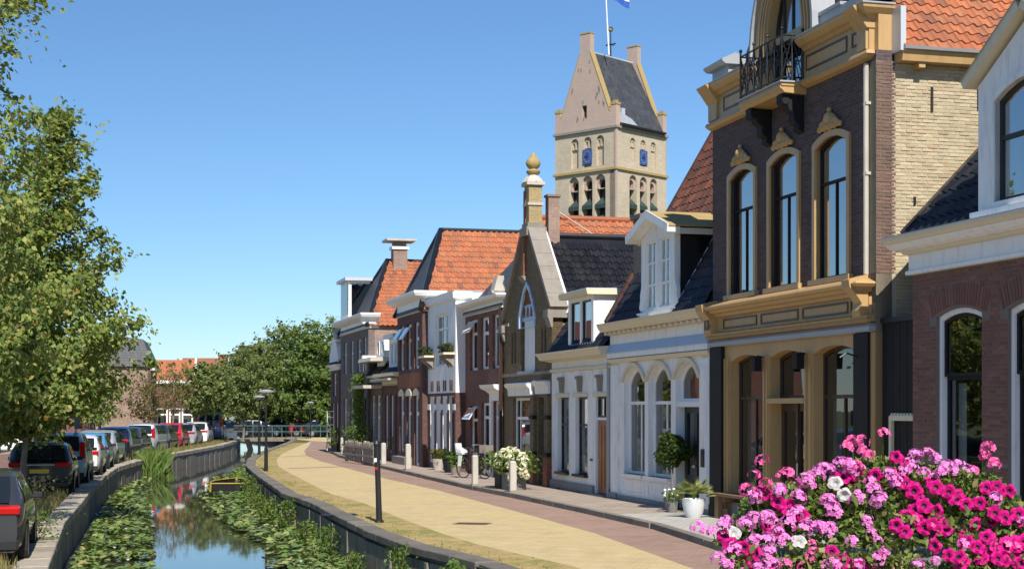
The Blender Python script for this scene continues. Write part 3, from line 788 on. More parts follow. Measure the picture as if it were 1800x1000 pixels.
p = MB(); p.box(4.5, 6.1, -0.25, 0.2, 0, 0.12); p.build('door_step', STONE, H)
p = MB(); p.box(6.36, 6.54, -0.11, -0.086, 1.13, 1.52); p.box(6.39, 6.51, -0.12, -0.11, 1.40, 1.44); p.build('letter_box', IRON, H)
cornice(H, 'architrave', CREAM, 0.0, W, [(0.03,3.56),(0.08,3.57),(0.14,3.63),(0.14,3.66),(0.03,3.68)])
cornice(H, 'sloping_sheet', BLUESHEET, 0.0, W, [(0.14,3.80),(0.15,3.82),(0.06,4.03)])  # white lead slope; the sky's blue reflection is put into its colour
p = MB(); p.box(0, W, -0.13, 0.01, 3.682, 3.80); p.build('fascia', WHITE, H)
cornice(H, 'frieze', WHITE, 0.0, W, [(0.04,4.032),(0.04,4.27)])
cornice(H, 'cornice', CREAM, 0.0, W, [(0.10,4.34),(0.30,4.36),(0.36,4.42),(0.40,4.50),(0.42,4.56),(0.05,4.59)])
p = MB(); p.box(0, W, -0.10, 0.0, 4.272, 4.34); p.build('dentil_bed', CREAM, H)
me = MB().box(-0.075, 0.075, -0.24, -0.10, 4.275, 4.338).mesh('dentil', CREAM)
for i in range(19): link('dentil', me, H, (0.2+i*0.357, 0, 0))
sl = math.radians(59.5); uu = Vector((1,0,0)); vv = Vector((0, math.cos(sl), math.sin(sl)))
O_ = Vector((0.0, -0.12, 4.60)); L_ = 3.3/math.cos(sl)
rf = MB(); zt = O_.z+L_*math.sin(sl)
rf.add([O_, O_+uu*W, O_+uu*W+vv*L_, O_+vv*L_, (0, 7, 4.5), (W, 7, 4.5)], [(0,1,2,3),(3,2,5,4)])
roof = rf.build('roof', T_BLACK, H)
gb = MB(); gb.add([(0.03,-0.05,4.5),(0.03,6.9,4.5),(0.03,3.15,zt-0.05)], [(0,1,2)]); gb.build('gable_wall', B_ORANGE, H)
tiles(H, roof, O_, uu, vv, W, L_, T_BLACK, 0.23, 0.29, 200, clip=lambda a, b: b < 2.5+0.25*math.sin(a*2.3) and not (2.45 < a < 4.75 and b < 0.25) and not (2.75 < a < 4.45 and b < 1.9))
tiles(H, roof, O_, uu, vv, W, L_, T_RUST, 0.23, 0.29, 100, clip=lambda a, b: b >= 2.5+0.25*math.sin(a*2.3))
vg = MB()
for i in range(22): vg.obox(O_+vv*(0.29*i+0.15)+Vector((0.03,-0.03,0.03)), (1,0,0), vv, Vector((1,0,0)).cross(vv), 0.09, 0.16, 0.05)
vg.build('verge_tile', T_RUST, roof)
# its dormer
dy = -0.08; x0, x1 = 2.48, 4.72; cx = (x0+x1)/2
D = MB(); c1 = opening(x0+0.30, cx-0.10, 4.78, 6.38); c2 = opening(cx+0.10, x1-0.30, 4.78, 6.38)
D.plate([(x0,4.62),(x1,4.62),(x1,6.48),(cx,6.86),(x0,6.48)], [c1, c2], dy, dy+0.14)
dorm = D.build('dormer', WHITE, H)
for c in (c1, c2):
    xa, xb = c[0][0], c[1][0]
    window(H, xa, xb, 4.78, 6.38, rec=0.05, fw=0.05, rails=(5.34, 5.86), mulls=(((xa+xb)/2, 4.8, 6.36),), y0=dy, name='dormer_window', gl=SKYGLASS)
yr = lambda z: -0.12+(z-4.60)/math.tan(sl)
for x in (x0, x1-0.04):
    ck = MB(); ck.prism_x([(dy+0.14,4.62+0.3),(yr(6.4)+0.05,6.4),(dy+0.14,6.4)], x, x+0.04); ck.build('dormer_cheek', BLACK, dorm)
sg = MB(); sg.prism_x([(0.52,5.95),(0.86,5.95),(0.86,6.32),(0.52,6.32)], x1-0.002, x1+0.006); sg.build('cheek_pane', DARKGLASS, dorm)
e = MB(); e.box(x0-0.18, x1+0.18, dy-0.07, dy+0.05, 4.58, 4.70); e.build('dormer_sill', WHITE, dorm)
sc = MB()
for sgn, x in ((-1, x0), (1, x1)): sc.prism_y([(x, 4.62), (x+sgn*0.16, 4.62), (x+sgn*0.17, 4.86), (x+sgn*0.10, 5.02), (x+sgn*0.11, 5.14), (x+sgn*0.04, 5.3), (x, 5.5)], dy+0.01, dy+0.10)
sc.build('scroll_bracket', WHITE, dorm)
e = MB()
for sgn in (-1, 1):
    e.prism_y([(cx, 6.86), (cx+sgn*1.42, 6.40), (cx+sgn*1.46, 6.58), (cx, 7.06)], dy-0.30, dy-0.271)
    e.prism_y([(cx, 6.86), (cx+sgn*1.42, 6.40), (cx+sgn*1.42, 6.52), (cx, 7.0)], dy-0.2695, dy+0.02)
e.build('pediment_board', WHITE, dorm)
e = MB()
for sgn in (-1, 1):
    e = MB(); e.prism_y([(cx, 7.002), (cx+sgn*1.44, 6.525), (cx+sgn*1.44, 6.565), (cx, 7.04)], dy-0.27, 1.6); e.build('dormer_roof', LICHEN if sgn > 0 else LEAD, dorm)
e = MB(); e.prism_y([(x1,6.40),(x1+0.28,6.36),(x1+0.28,6.50),(x1,6.52)], dy+0.02, 1.4); e.prism_y([(x0,6.40),(x0-0.28,6.36),(x0-0.28,6.50),(x0,6.52)], dy+0.02, 1.4); e.build('dormer_soffit', CREAM, dorm)
e = MB(); e.tube([(x1+0.02, yr(4.95), 4.97), (x1+0.02, yr(6.7), 6.72)], 0.035, 5); e.build('flashing', ZINC, dorm)
ch = MB(); ch.box(0.12, 0.75, 0.55, 1.25, 5.4, 7.25); ch.box(0.06, 0.81, 0.48, 1.32, 7.25, 7.36); ch.build('chimney', B_GREY, roof)

# ---------------------------------------------------------------- small white house with brown door
S0 = 46.49; W = 5.45
H = house('white_cottage', 'low white house with varnished brown door and boxy white dormer', 'house', S0)
room(H, W, 3.6, 1.6)
ow = [(0.62, 1.70, 0.60, 2.72), (2.32, 3.42, 0.60, 2.72), (4.12, 5.14, 0.15, 2.72)]
mw = MB(); mw.plate([(0,0),(W,0),(W,3.95),(0,3.95)], [opening(*o) for o in ow], 0.0, 0.3)
mw.box(0, 0.02, 0.3, 7, 0, 3.95); mw.build('front_wall', STUCCO, H)
for a, b, c, d in ow[:2]:
    w = window(H, a, b, c, d, rec=0.11, fw=0.06, rails=(1.95,), m=IRON, sill=0.11, curtain=(1.1, 2.6, 0.3))
    q = MB(); q.box(a+0.06, b-0.06, 0.20, 0.21, 0.68, 1.12); q.build('blind', WHITE, w)
window(H, 4.12, 5.14, 2.16, 2.72, rec=0.07, fw=0.06, m=IRON, name='fanlight', mulls=((4.63, 2.2, 2.7),))
dr = MB(); dr.box(4.14, 5.12, 0.07, 0.13, 0.15, 2.10)
for i in range(3): dr.box(4.26+i*0.27, 4.46+i*0.27, 0.05, 0.07, 0.3, 1.95)
door = dr.build('door', DOORWOOD, H)
g = MB(); g.ball((4.21,0.04,1.05), 0.035, 8); g.build('handle', CREAM, door)
q = MB(); q.box(4.12, 5.14, 0.03, 0.26, 2.10, 2.17); q.build('transom_bar', WHITE, H)
for a, b, c, d in ow:
    q = MB(); q.box(a-0.14, b+0.14, -0.05, 0.0, 2.72, 2.82); q.build('lintel', CREAM, H)
    q = MB(); x = (a+b)/2
    q.prism_y([(x-0.10,3.30),(x+0.10,3.30),(x+0.13,3.18),(x+0.06,2.86),(x-0.06,2.86),(x-0.13,3.18)], -0.11, 0.0); q.tube([(x-0.1,-0.12,3.25),(x+0.1,-0.12,3.25)], 0.05, 8)
    q.build('keystone_ornament', STONE, H)
for xa, xb in ((0.12,0.48),(1.88,2.16),(3.6,3.96)): 
    q = MB(); q.box(xa, xb, -0.035, 0, 0.5, 3.42); q.build('pilaster', STUCCO, H)
q = MB(); q.box(0, 4.05, -0.07, 0, 0, 0.34); q.box(5.2, W, -0.07, 0, 0, 0.34); q.build('plinth', PLINTH, H)
q = MB(); q.box(4.02, 5.24, -0.2, 0.2, 0, 0.15); q.build('door_step', STONE, H)
q = MB(); q.box(3.78, 3.98, -0.05, -0.036, 1.0, 1.06); q.build('house_plate', IRON, H)
for x in (1.0, 2.9):
    q = MB(); q.lathe([(0.05,0),(0.05,0.02)], 10, (x,-0.085,0.12)); q.build('vent', IRON, H)
cornice(H, 'architrave', CREAM, 0, W, [(0.02,3.44),(0.07,3.46),(0.07,3.53),(0.03,3.55)])
cornice(H, 'cornice', CREAM, 0, W, [(0.06,3.74),(0.16,3.78),(0.30,3.80),(0.34,3.90),(0.40,3.96),(0.40,4.0),(0,4.03)], 0.3)
q = MB(); q.tube([(5.36,-0.06,0),(5.36,-0.06,3.9)], 0.045, 8); q.build('downpipe', LEAD, H)
sl = math.radians(57); vv = Vector((0, math.cos(sl), math.sin(sl))); O_ = Vector((0,-0.1,4.02)); L_ = 1.15/math.cos(sl)
zt = O_.z+L_*math.sin(sl)
rf = MB(); rf.add([O_, O_+uu*W, O_+uu*W+vv*L_, O_+vv*L_, (0,6.5,zt+0.2), (W,6.5,zt+0.2)], [(0,1,2,3),(3,2,5,4)])
roof = rf.build('roof', T_BLACK, H)
tiles(H, roof, O_, uu, vv, W, L_, T_BLACK, 0.23, 0.29, 0)
dy = -0.05; x0, x1 = 1.80, 4.10
D = MB(); ds = [opening(x0+0.2, 2.88, 4.18, 5.34), opening(3.02, x1-0.2, 4.18, 5.34)]
D.plate([(x0,4.06),(x1,4.06),(x1,5.44),(x0,5.44)], ds, dy, dy+0.12)
dorm = D.build('dormer', WHITE, H)
for c in ds: window(H, c[0][0], c[1][0], 4.18, 5.34, rec=0.04, fw=0.05, m=IRON, y0=dy, name='dormer_window', gl=SKYGLASS)
for i in range(7):
    z = 4.06+i*0.198; yy = -0.1+(z+0.1-4.02)/math.tan(sl)+0.02
    for x in (x0, x1-0.03):
        q = MB(); q.prism_x([(dy+0.12, z), (max(yy, dy+0.125), z), (max(yy+0.12, dy+0.13), z+0.19), (dy+0.12, z+0.19)], x, x+0.03+0.006*(x > 1)); q.build('cheek_board', WHITE, dorm)
q = MB(); q.prism_x([(dy-0.22,5.44),(1.7,5.44),(1.7,5.60),(dy-0.26,5.58)], x0-0.14, x1+0.16); q.build('dormer_cornice', CREAM, dorm)
q = MB(); q.prism_x([(dy-0.24,5.582),(1.7,5.602),(1.7,5.63),(dy-0.24,5.61)], x0-0.12, x1+0.14); q.build('dormer_roof', ZINC, dorm)
# ---------------------------------------------------------------- narrow gabled house with stone coping and finial
S0 = 52.09; W = 5.6
H = house('gabled_house', 'narrow olive brick house with steep stone gable, finial and white shutter', 'house', S0)
room(H, W, 3.2, 1.6)
C = 2.92
lan = []
for c in (1.12, 1.46, 4.58, 4.92): lan.append(opening(c-0.10, c+0.10, 3.85, 4.85, 0.1))
big = opening(2.12, 3.78, 3.55, 6.15, 0.9, pointed=True)
shop = opening(1.22, 3.45, 0.55, 2.74); dop = opening(4.15, 5.15, 0.1, 2.74)
mw = MB(); mw.plate([(0,0),(W,0),(W,5.35),(3.25,7.75),(2.6,7.75),(0,5.2)], lan+[big, shop, dop], 0.0, 0.34)
mw.build('front_wall', B_OLIVE, H)
q = MB(); q.box(W-0.02, W, 0.345, 9, 0, 4.9); q.build('side_wall', B_PINK, H)
q = MB()
for c in (1.12, 1.46, 4.58, 4.92): q.box(c-0.1, c+0.1, 0.12, 0.13, 3.85, 4.85)
q.build('blind_lancet', B_DARKRED, H)
q = MB(); q.box(2.12, 3.78, 0.08, 0.1, 5.15, 6.2); q.build('tympanum', B_ORANGE, H)
sh = MB()
for i in range(5): sh.box(2.26+i*0.28, 2.53+i*0.28, 0.10+0.004*(i % 2), 0.15, 3.57, 5.12)
shut = sh.build('white_shutter', WHITE, H)
q = MB(); q.box(2.12, 3.78, 0.05, 0.2, 5.12, 5.24)
for i in range(4):
    x = 2.12+i*0.415
    q.plate([(x, 5.2), (x+0.415, 5.2), (x+0.415, 5.62), (x, 5.62)], [opening(x+0.06, x+0.355, 5.24, 5.56, 0.15)], 0.06, 0.16)
q.build('tracery', BLUESHEET, H)
q = MB(); q.plate(opening(2.0, 3.9, 4.9, 6.32, 1.05, pointed=True), [opening(2.13, 3.77, 4.85+0.06, 6.16, 0.92, pointed=True)], -0.05, 0.03); q.build('hood_mould', BLUESHEET, H)
for z in (3.42, 5.05):
    q = MB(); q.box(0, W if z < 4 else 0.8, -0.06, 0, z, z+0.10); q.build('string_course', STONE, H)
q = MB(); q.box(2.0, 3.9, -0.08, 0.1, 3.47, 3.56); q.build('sill', LEAD, H)
q = MB(); q.box(2.55, 2.83, -0.10, 0, 6.5, 7.7); q.build('red_pilaster', B_ORANGE, H)
q = MB(); q.prism_x([(0,6.3),(-0.1,6.38),(-0.18,6.5),(0,6.5)], 2.45, 2.93); q.build('corbel', STONE, H)
# stepped stone coping
for sgn, xb, zb in ((1, W+0.12, 5.28), (-1, -0.12, 5.08)):
    a = Vector((C+sgn*0.33, 0, 7.86)); b = Vector((xb, 0, zb)); dd = b-a; n_ = 6
    for i in range(n_):
        p = a+dd*(i/n_); q_ = a+dd*((i+0.985)/n_); nn = Vector((sgn*-dd.z, 0, sgn*dd.x)).normalized(); nn = nn if nn.z > 0 else -nn
        k = MB(); k.prism_y([(p.x,p.z),(q_.x,q_.z),(q_.x+nn.x*0.13,q_.z+nn.z*0.13),(p.x+nn.x*0.13,p.z+nn.z*0.13)], -0.10, 0.44); k.build('coping_stone', STONE, H)
    k = MB(); k.box(min(xb, xb-sgn*0.5), max(xb, xb-sgn*0.5), -0.16, 0.44, zb-0.22, zb+0.02); k.prism_x([(0,zb-0.22),(-0.14,zb-0.22),(-0.05,zb-0.5),(0,zb-0.5)], min(xb, xb-sgn*0.45), max(xb, xb-sgn*0.45)); k.build('kneeler', STONE, H)
# finial column
F = MB(); F.box(C-0.42, C+0.42, -0.14, 0.5, 7.72, 7.98); F.box(C-0.34, C+0.34, -0.08, 0.45, 7.98, 8.12); fin = F.build('finial_base', STONE, H)
F = MB(); F.box(C-0.26, C+0.26, -0.02, 0.40, 8.12, 9.28); F.build('shaft', B_YELLOW, fin)
F = MB(); F.box(C-0.30, C-0.08, -0.045, 0.1, 8.12, 9.15); F.build('red_strip', B_ORANGE, fin)
F = MB(); F.box(C-0.30, C+0.30, -0.06, 0.44, 8.66, 8.74); F.build('shaft_band', PALESTONE, fin)
F = MB(); F.box(C-0.34, C+0.34, -0.10, 0.48, 9.28, 9.38); F.lathe([(0.36,0),(0.30,0.10),(0.16,0.22),(0.13,0.30)], 8, (C,0.19,9.38)); F.build('cap', PALESTONE, fin)
F = MB(); F.lathe([(0.10,0),(0.20,0.06),(0.22,0.14),(0.12,0.2),(0.20,0.28),(0.235,0.38),(0.19,0.5),(0.10,0.58),(0.07,0.66),(0.02,0.72)], 14, (C,0.19,9.6)); F.build('urn', LICHEN, fin, smooth=60)
F = MB(); F.box(C-0.12, C+0.22, 0.62, 0.98, 7.4, 8.95); F.box(C-0.16, C+0.26, 0.58, 1.02, 8.95, 9.02); F.build('chimney', B_PINK, H)
# shop window, canopy and porch
w = window(H, 1.22, 3.45, 0.55, 2.74, rec=0.10, fw=0.08, rails=(2.1,), mulls=((1.75,0.6,2.7),(2.9,0.6,2.7)), m=WHITE, name='shop_window', curtain=(0.6,2.0,0.2))
for x0, x1, o, z in ((0.95, 3.60, 0.20, 2.80), (4.0, 5.45, 0.16, 2.84)):
    cornice(H, 'canopy', WHITE, x0, x1, [(o-0.10,z),(o-0.08,z+0.22),(o,z+0.28),(o+0.04,z+0.36)], 0, 0)
    q = MB(); q.box(x0, x1, -o, 0.0, z+0.365, z+0.40); q.build('canopy_sheet', BLUESHEET, H)
for x in (3.78, 5.3):
    q = MB(); q.box(x-0.2, x+0.2, -0.10, 0.0, 0.98, 2.76); q.build('porch_pier', B_OLIVE, H)
    q = MB(); q.box(x-0.22, x+0.22, -0.13, 0.0, 0.0, 0.98); q.build('red_plinth', B_ORANGE, H)
    for z in (0.98, 2.08):
        k = MB(); k.box(x-0.23, x+0.23, -0.14, 0.0, z, z+0.12); k.build('black_band', BLACK, H)
q = MB(); q.box(0.0, 1.2, -0.05, 0, 0, 0.9); q.box(1.2, 3.5, -0.05, 0, 0, 0.5); q.build('red_plinth', B_DARKRED, H)
dr = MB(); dr.box(4.17, 5.13, 0.55, 0.6, 0.1, 2.3); 
for i in range(2): dr.box(4.27+i*0.44, 4.6+i*0.44, 0.53, 0.55, 0.3, 2.1)
dr.build('door', DARKWOOD, H)
q = MB(); q.box(0.0, 0.09, -0.16, -0.06, 0, 5.4); q.build('downpipe', DARKWOOD, H)
# side sliver and roof
q = MB(); q.box(W-0.02, W+0.0, 0.0, 0.34, 0, 5.3); q.build('side_wall', B_PINK, H)
rz = 7.72
for sgn in (1, -1):
    Ob = Vector((C+sgn*(W-C+0.1) if sgn > 0 else -0.1, 0.44, 5.0 if sgn > 0 else 5.0))
    top = Vector((C, 0.44, rz)); vv = top-Ob; L_ = vv.length
    rf = MB(); rf.add([Ob, Ob+Vector((0,9,0)), top+Vector((0,9,0)), top], [(0,1,2,3)])
    roof = rf.build('roof', T_BLACK, H)
    tiles(H, roof, Ob, (0,1,0), vv, 9.0, L_, T_BLACK, 0.235, 0.30, 260 if sgn > 0 else 0, amp=0.034)
q = MB(); q.tube([(C,0.4,rz+0.06),(C,9.4,rz+0.06)], 0.09, 8); q.build('ridge', T_BLACK, H)
q = MB(); v_ = Vector((C, 0.5, rz+0.1)); q.tube([v_+Vector((0.1,0,0.05)), Vector((W+0.15, 0.5, 5.18))], 0.10, 5); q.build('white_flashing', WHITE, H)
# orange roof behind it
H = thing('rear_house', 'orange tiled roof with skylight behind the black gabled roof, below the church tower', 'house', street(52.09, 0.9), ANG)
q = MB(); q.box(-3.2, 2.6, 0, 9, 0, 6.0); q.build('wall', B_RED, H)
rf = MB(); a = Vector((2.8,0,6.1)); b = Vector((0.2,0,8.62)); c = Vector((-3.3,0,5.9))
rf.add([a, a+Vector((0,9,0)), b+Vector((0,9,0)), b, c, c+Vector((0,9,0))], [(0,1,2,3),(3,2,5,4),(0,3,4)])
roof = rf.build('roof', T_RUST, H)
tiles(H, roof, a, (0,1,0), b-a, 9, (b-a).length, T_ORANGE, 0.24, 0.3, 0)
vv = (b-a).normalized(); nn = Vector((0,1,0)).cross(vv); nn = nn if nn.z > 0 else -nn
q = MB(); q.obox(a+vv*((b-a).length-0.75)+Vector((0,4.6,0))+nn*0.10, (0,1,0), vv, nn, 0.42, 0.42, 0.05); sk = q.build('skylight', LEAD, roof)
q = MB(); q.obox(a+vv*((b-a).length-0.75)+Vector((0,4.6,0))+nn*0.155, (0,1,0), vv, nn, 0.34, 0.34, 0.006); q.build('pane', SKYGLASS, sk)
q = MB(); q.tube([b+Vector((0,0,0.05)), b+Vector((0,9,0.05))], 0.1, 8); q.build('ridge', T_ORANGE, roof)
q = MB(); q.tube([b+Vector((0,0.7,0.0)), b+Vector((0,0.7,0.35))], 0.09, 8); q.lathe([(0.15,0),(0.12,0.06),(0.02,0.1)], 8, tuple(b+Vector((0,0.7,0.36)))); q.build('vent_pipe', IRON, roof)
q = MB(); q.tube([b+Vector((0.1,0.8,0.3)), a+vv*1.2+Vector((0,3.1,0.1))], 0.02, 4); q.build('cable', PALESTONE, roof)

# ================================================================== farther houses of the row
def row_house(name, label, S0, W, back, ze, wallm, wins, co, roof, upper=None, doors=(), extra=None):
    """wins: (x0,x1,z0,z1,arch,rails,kw); co: cornice profile (z0, z1, out, material, ret); roof: ('front',angle,depth,mat,nind) |
    ('hip', ridge z, ridge start y, front mat, side mat) | ('flat',)"""
    H = house(name, label, 'house', S0, back)
    room(H, W, ze-0.3, 1.5)
    holes = [opening(w[0], w[1], w[2], w[3], w[4]) for w in wins]
    mw = MB(); mw.plate([(0,0),(W,0),(W,ze),(0,ze)], holes, 0.0, 0.3)
    mw.build('front_wall', wallm, H)
    for x in (0.0, W-0.02):
        sm = MB(); sm.box(x, x+0.02, 0.3, 8, 0, ze); sm.build('side_wall', upper or wallm, H)
    for w in wins:
        kw = dict(w[6]) if len(w) > 6 else {}
        kw.setdefault('rec', 0.10); kw.setdefault('fw', 0.09)
        window(H, w[0], w[1], w[2], w[3], w[4], rails=w[5], **kw)
    if co:
        z0, z1, out, m, ret = co
        h = z1-z0
        cornice(H, 'frieze', m, 0, W, [(0.04,z0),(0.09,z0+0.02),(0.04,z0+0.06),(0.04,z0+h*0.6)], 0, ret)
        cornice(H, 'cornice', m, 0, W, [(0.08,z0+h*0.6+0.002),(out*0.55,z0+h*0.68),(out*0.85,z0+h*0.74),(out,z0+h*0.9),(out,z1),(0,z1+0.03)], min(ret, 0.4), ret)
    if roof[0] == 'front':
        ang, dep, m, nind = math.radians(roof[1]), roof[2], roof[3], roof[4]
        vv = Vector((0, math.cos(ang), math.sin(ang))); O_ = Vector((0,-0.12,ze+0.04)); L_ = dep/math.cos(ang); T = O_+vv*L_
        rf = MB(); rf.add([O_, O_+Vector((W,0,0)), T+Vector((W,0,0)), T, (0,2*dep,ze), (W,2*dep,ze)], [(0,1,2,3),(3,2,5,4),(0,3,4),(1,2,5)])
        r = rf.build('roof', m, H)
        if m not in (SLATE,): tiles(H, r, O_, (1,0,0), vv, W, L_, m, 0.25, 0.32, nind)
        q = MB(); q.tube([T+Vector((0,0,0.05)), T+Vector((W,0,0.05))], 0.09, 6); q.build('ridge', m, r)
    elif roof[0] == 'hip':
        zr, ys, fm, smat = roof[1:5]; cx = roof[5] if len(roof) > 5 else W/2
        A = Vector((-0.12,-0.1,ze+0.03)); B = Vector((W+0.15,-0.1,ze+0.03)); P = Vector((cx, ys, zr)); P2 = Vector((cx, 9, zr)); B2 = Vector((W+0.15, 9, ze+0.03)); A2 = Vector((-0.12, 9, ze+0.03))
        rf = MB(); rf.add([A, B, P], [(0,1,2)]); r0 = rf.build('front_roof', fm, H)
        rf = MB(); rf.add([B, B2, P2, P, A, A2], [(0,1,2,3),(4,3,2,5)]); r = rf.build('roof', smat, H)
        vv = P-B; vv.y = 0; L_ = vv.length; k = ys/L_
        tiles(H, r, B, (0,1,0), vv, 9, L_, smat, 0.235, 0.30, roof[6] if len(roof) > 6 else 0, clip=lambda a, b: a > b*k+0.16)
        q = MB(); q.tube([B, P], 0.13, 6); q.tube([A, P], 0.11, 6); q.tube([P, P2], 0.10, 6); q.build('hip_tile', T_BLACK if fm is SLATE else smat, H)
    elif roof[0] == 'flat':
        q = MB(); q.box(0, W, -0.06, 8, ze, ze+0.08); q.build('roof', LEAD, H)
    if extra: extra(H)
    return H

def open_light(H, x0, x1, z0, z1, y=-0.02):
    """top-hung window light standing open"""
    q = MB(); q.obox(((x0+x1)/2, y-0.16, (z0+z1)/2), (1,0,0), Vector((0,-0.5,-0.8)).normalized(), Vector((0,-0.8,0.5)).normalized(), (x1-x0)/2, (z1-z0)/2*1.05, 0.015)
    f = q.build('open_light', WHITE, H)
    q = MB(); q.obox(((x0+x1)/2, y-0.175, (z0+z1)/2+0.012), (1,0,0), Vector((0,-0.5,-0.8)).normalized(), Vector((0,-0.8,0.5)).normalized(), (x1-x0)/2-0.05, (z1-z0)/2*1.05-0.05, 0.008)
    q.build('pane', SKYGLASS, f)

def ex_brick(H):
    open_light(H, 0.75, 1.85, 5.05, 5.5); open_light(H, 0.75, 1.85, 2.0, 2.45)
    cornice(H, 'door_hood', WHITE, 3.78, 5.42, [(0.08,2.92),(0.16,3.0),(0.30,3.08),(0.34,3.2)], 0.1)
    q = MB(); q.box(3.86, 4.12, -0.08, 0, 0, 2.92); q.box(5.14, 5.38, -0.08, 0, 0, 2.92); q.box(3.86, 5.38, -0.05, 0, 2.66, 2.92); q.build('door_surround', WHITE, H)
    q = MB(); q.tube([(5.4,-0.08,0),(5.4,-0.08,5.7)], 0.06, 6); q.build('downpipe', DARKWOOD, H)
    q = MB(); q.prism_x([(-0.35,6.2),(0.1,6.2),(0.0,6.75),(-0.2,6.75)], 5.0, 5.5); q.box(4.95, 5.5, -0.4, 0.1, 6.18, 6.26); q.build('gutter_box', PALESTONE, H)
row_house('brick_townhouse', 'red brown house with white cornice and slate roof left of the gabled house', 57.55, 5.46, 0, 5.75, B_RED,
    [(0.72,1.88,3.75,5.55,0,(5.05,),{'curtain':(3.8,5.5,0.3)}), (2.32,3.48,3.75,5.55,0,(5.0,),{'gl':SKYGLASS}), (4.0,5.16,3.75,5.55,0,(5.0,),{'curtain':(3.8,5.5,0.3)}),
     (0.72,1.88,0.75,2.5,0,(2.0,),{'curtain':(0.8,2.4,0.3)}), (2.42,3.56,0.2,2.6,0,(2.1,)), (4.14,5.12,0.1,2.64,0,(2.1,),{'m':WHITE})],
    (5.70,6.16,0.36,WHITE,0.3), ('front',46.5,2.75,SLATE,0), extra=ex_brick)

def ex_tall(H):
    for x in (0.15, 3.6):
        q = MB(); q.box(x, x+1.15, -0.42, 0.0, 4.36, 4.44); b = q.build('flower_balcony', CREAM, H)
        q = MB()
        for i in range(3): q.prism_x([(0,4.36),(-0.34,4.36),(-0.30,4.2),(-0.1,4.05),(0,3.9)], x+0.1+i*0.4, x+0.2+i*0.4)
        q.build('bracket', STONE, b)
        q = MB()
        for i in range(40): q.ball((x+R.uniform(0.08,1.05), R.uniform(-0.4,-0.05), R.uniform(4.46,4.75)), R.uniform(0.05,0.09), 4)
        q.build('window_plants', LEAF_DARK, b)
    for z in (2.35, 2.86):
        q = MB()
        for a, b in ((0.0,0.5),(1.28,1.62),(2.40,2.74),(3.52,3.86),(4.5,4.89)):
            if z < 2.5: q.box(a, b, -0.03, 0.0, z, z+0.22)
        if q.f: q.build('white_band', WHITE, H)
    q = MB()
    for a in (0.5, 1.62, 2.74, 3.86):
        q.box(a+0.1, a+0.26, -0.02, 0, 3.05, 3.45); q.box(a+0.42, a+0.58, -0.02, 0, 3.05, 3.45)
    q.build('brick_patch', B_DARKRED, H)
    cornice(H, 'parapet', WHITE, 0, 4.89, [(0.03,6.35),(0.12,6.4),(0.14,6.62),(0,6.64)], 0.3, 0.6)
    q = MB(); q.add([(0,-0.012,2.98),(0.5,-0.012,2.98),(0.5,-0.012,3.0),(0,-0.012,3.0)], [(0,1,2,3)])
H = row_house('white_townhouse', 'white rendered upper floor over brick ground floor, between red brown and dark brick houses', 62.44, 4.89, -0.36, 6.6, STUCCO,
    [(1.45,3.55,4.0,5.95,0,(5.4,),{'mulls':((2.15,4.0,5.95),(2.85,4.0,5.95)),'fw':0.08}),
     (0.5,1.28,0.35,2.85,0,(2.3,),{'gl':DARKGLASS}), (1.62,2.40,0.35,2.85,0,(2.3,),{'gl':DARKGLASS}), (2.74,3.52,0.35,2.85,0,(2.3,),{'gl':DARKGLASS}), (3.86,4.6,0.1,2.85,0,(2.3,),{'m':DARKWOOD})],
    None, ('flat',), extra=ex_tall)
q = MB(); q.plate([(0,0),(4.89,0),(4.89,2.98),(0,2.98)], [opening(a-0.02,b+0.02,0.0 if a > 3.8 else 0.33,2.87) for a, b in ((0.5,1.28),(1.62,2.40),(2.74,3.52),(3.86,4.6))], -0.012, 0.0); q.build('brick_front', B_DARKRED, H)
q = MB(); q.box(4.888, 4.90, 0.0, 0.4, 0, 2.98); q.build('brick_return', B_DARKRED, H)
TALL = H

def ex_dark(H):
    for x in (0.5, 2.0): open_light(H, x+0.04, x+0.96, 5.2, 5.75)
    q = MB(); q.box(0.2, 5.0, -0.015, 0, 3.25, 3.85); q.build('red_band', B_ORANGE, H)
    for x in (0.5, 2.06, 3.62):
        q = MB(); q.prism_y(opening(x-0.08, x+1.08, 2.92, 3.22, 0.18), -0.04, 0.001); q.build('arch_head', CREAM, H)
    q = MB(); q.box(0.3, 3.2, -0.3, 0, 0.0, 0.42); q.build('stone_step', STONE, H)
row_house('dark_brick_house', 'dark brick house with white cornice and large orange hipped roof', 67.73, 5.29, -0.58, 6.25, B_DARKRED,
    [(0.5,1.5,4.0,5.85,0,(5.2,),{'fw':0.12}), (2.06,3.06,4.0,5.85,0,(5.2,),{'fw':0.12}), (3.62,4.62,4.0,5.85,0,(5.2,),{'fw':0.12}),
     (0.5,1.5,0.6,3.0,0.12,(2.2,),{'fw':0.13,'curtain':(0.7,2.9,0.4)}), (2.06,3.06,0.6,3.0,0.12,(2.2,),{'fw':0.13,'curtain':(0.7,2.9,0.4)}), (3.62,4.62,0.1,3.0,0.12,(2.2,),{'fw':0.13,'m':WHITE})],
    (6.22,7.0,0.42,WHITE,0.9), ('hip',9.75,1.35,SLATE,T_ORANGE,2.5,0), upper=B_PINK, extra=ex_dark)

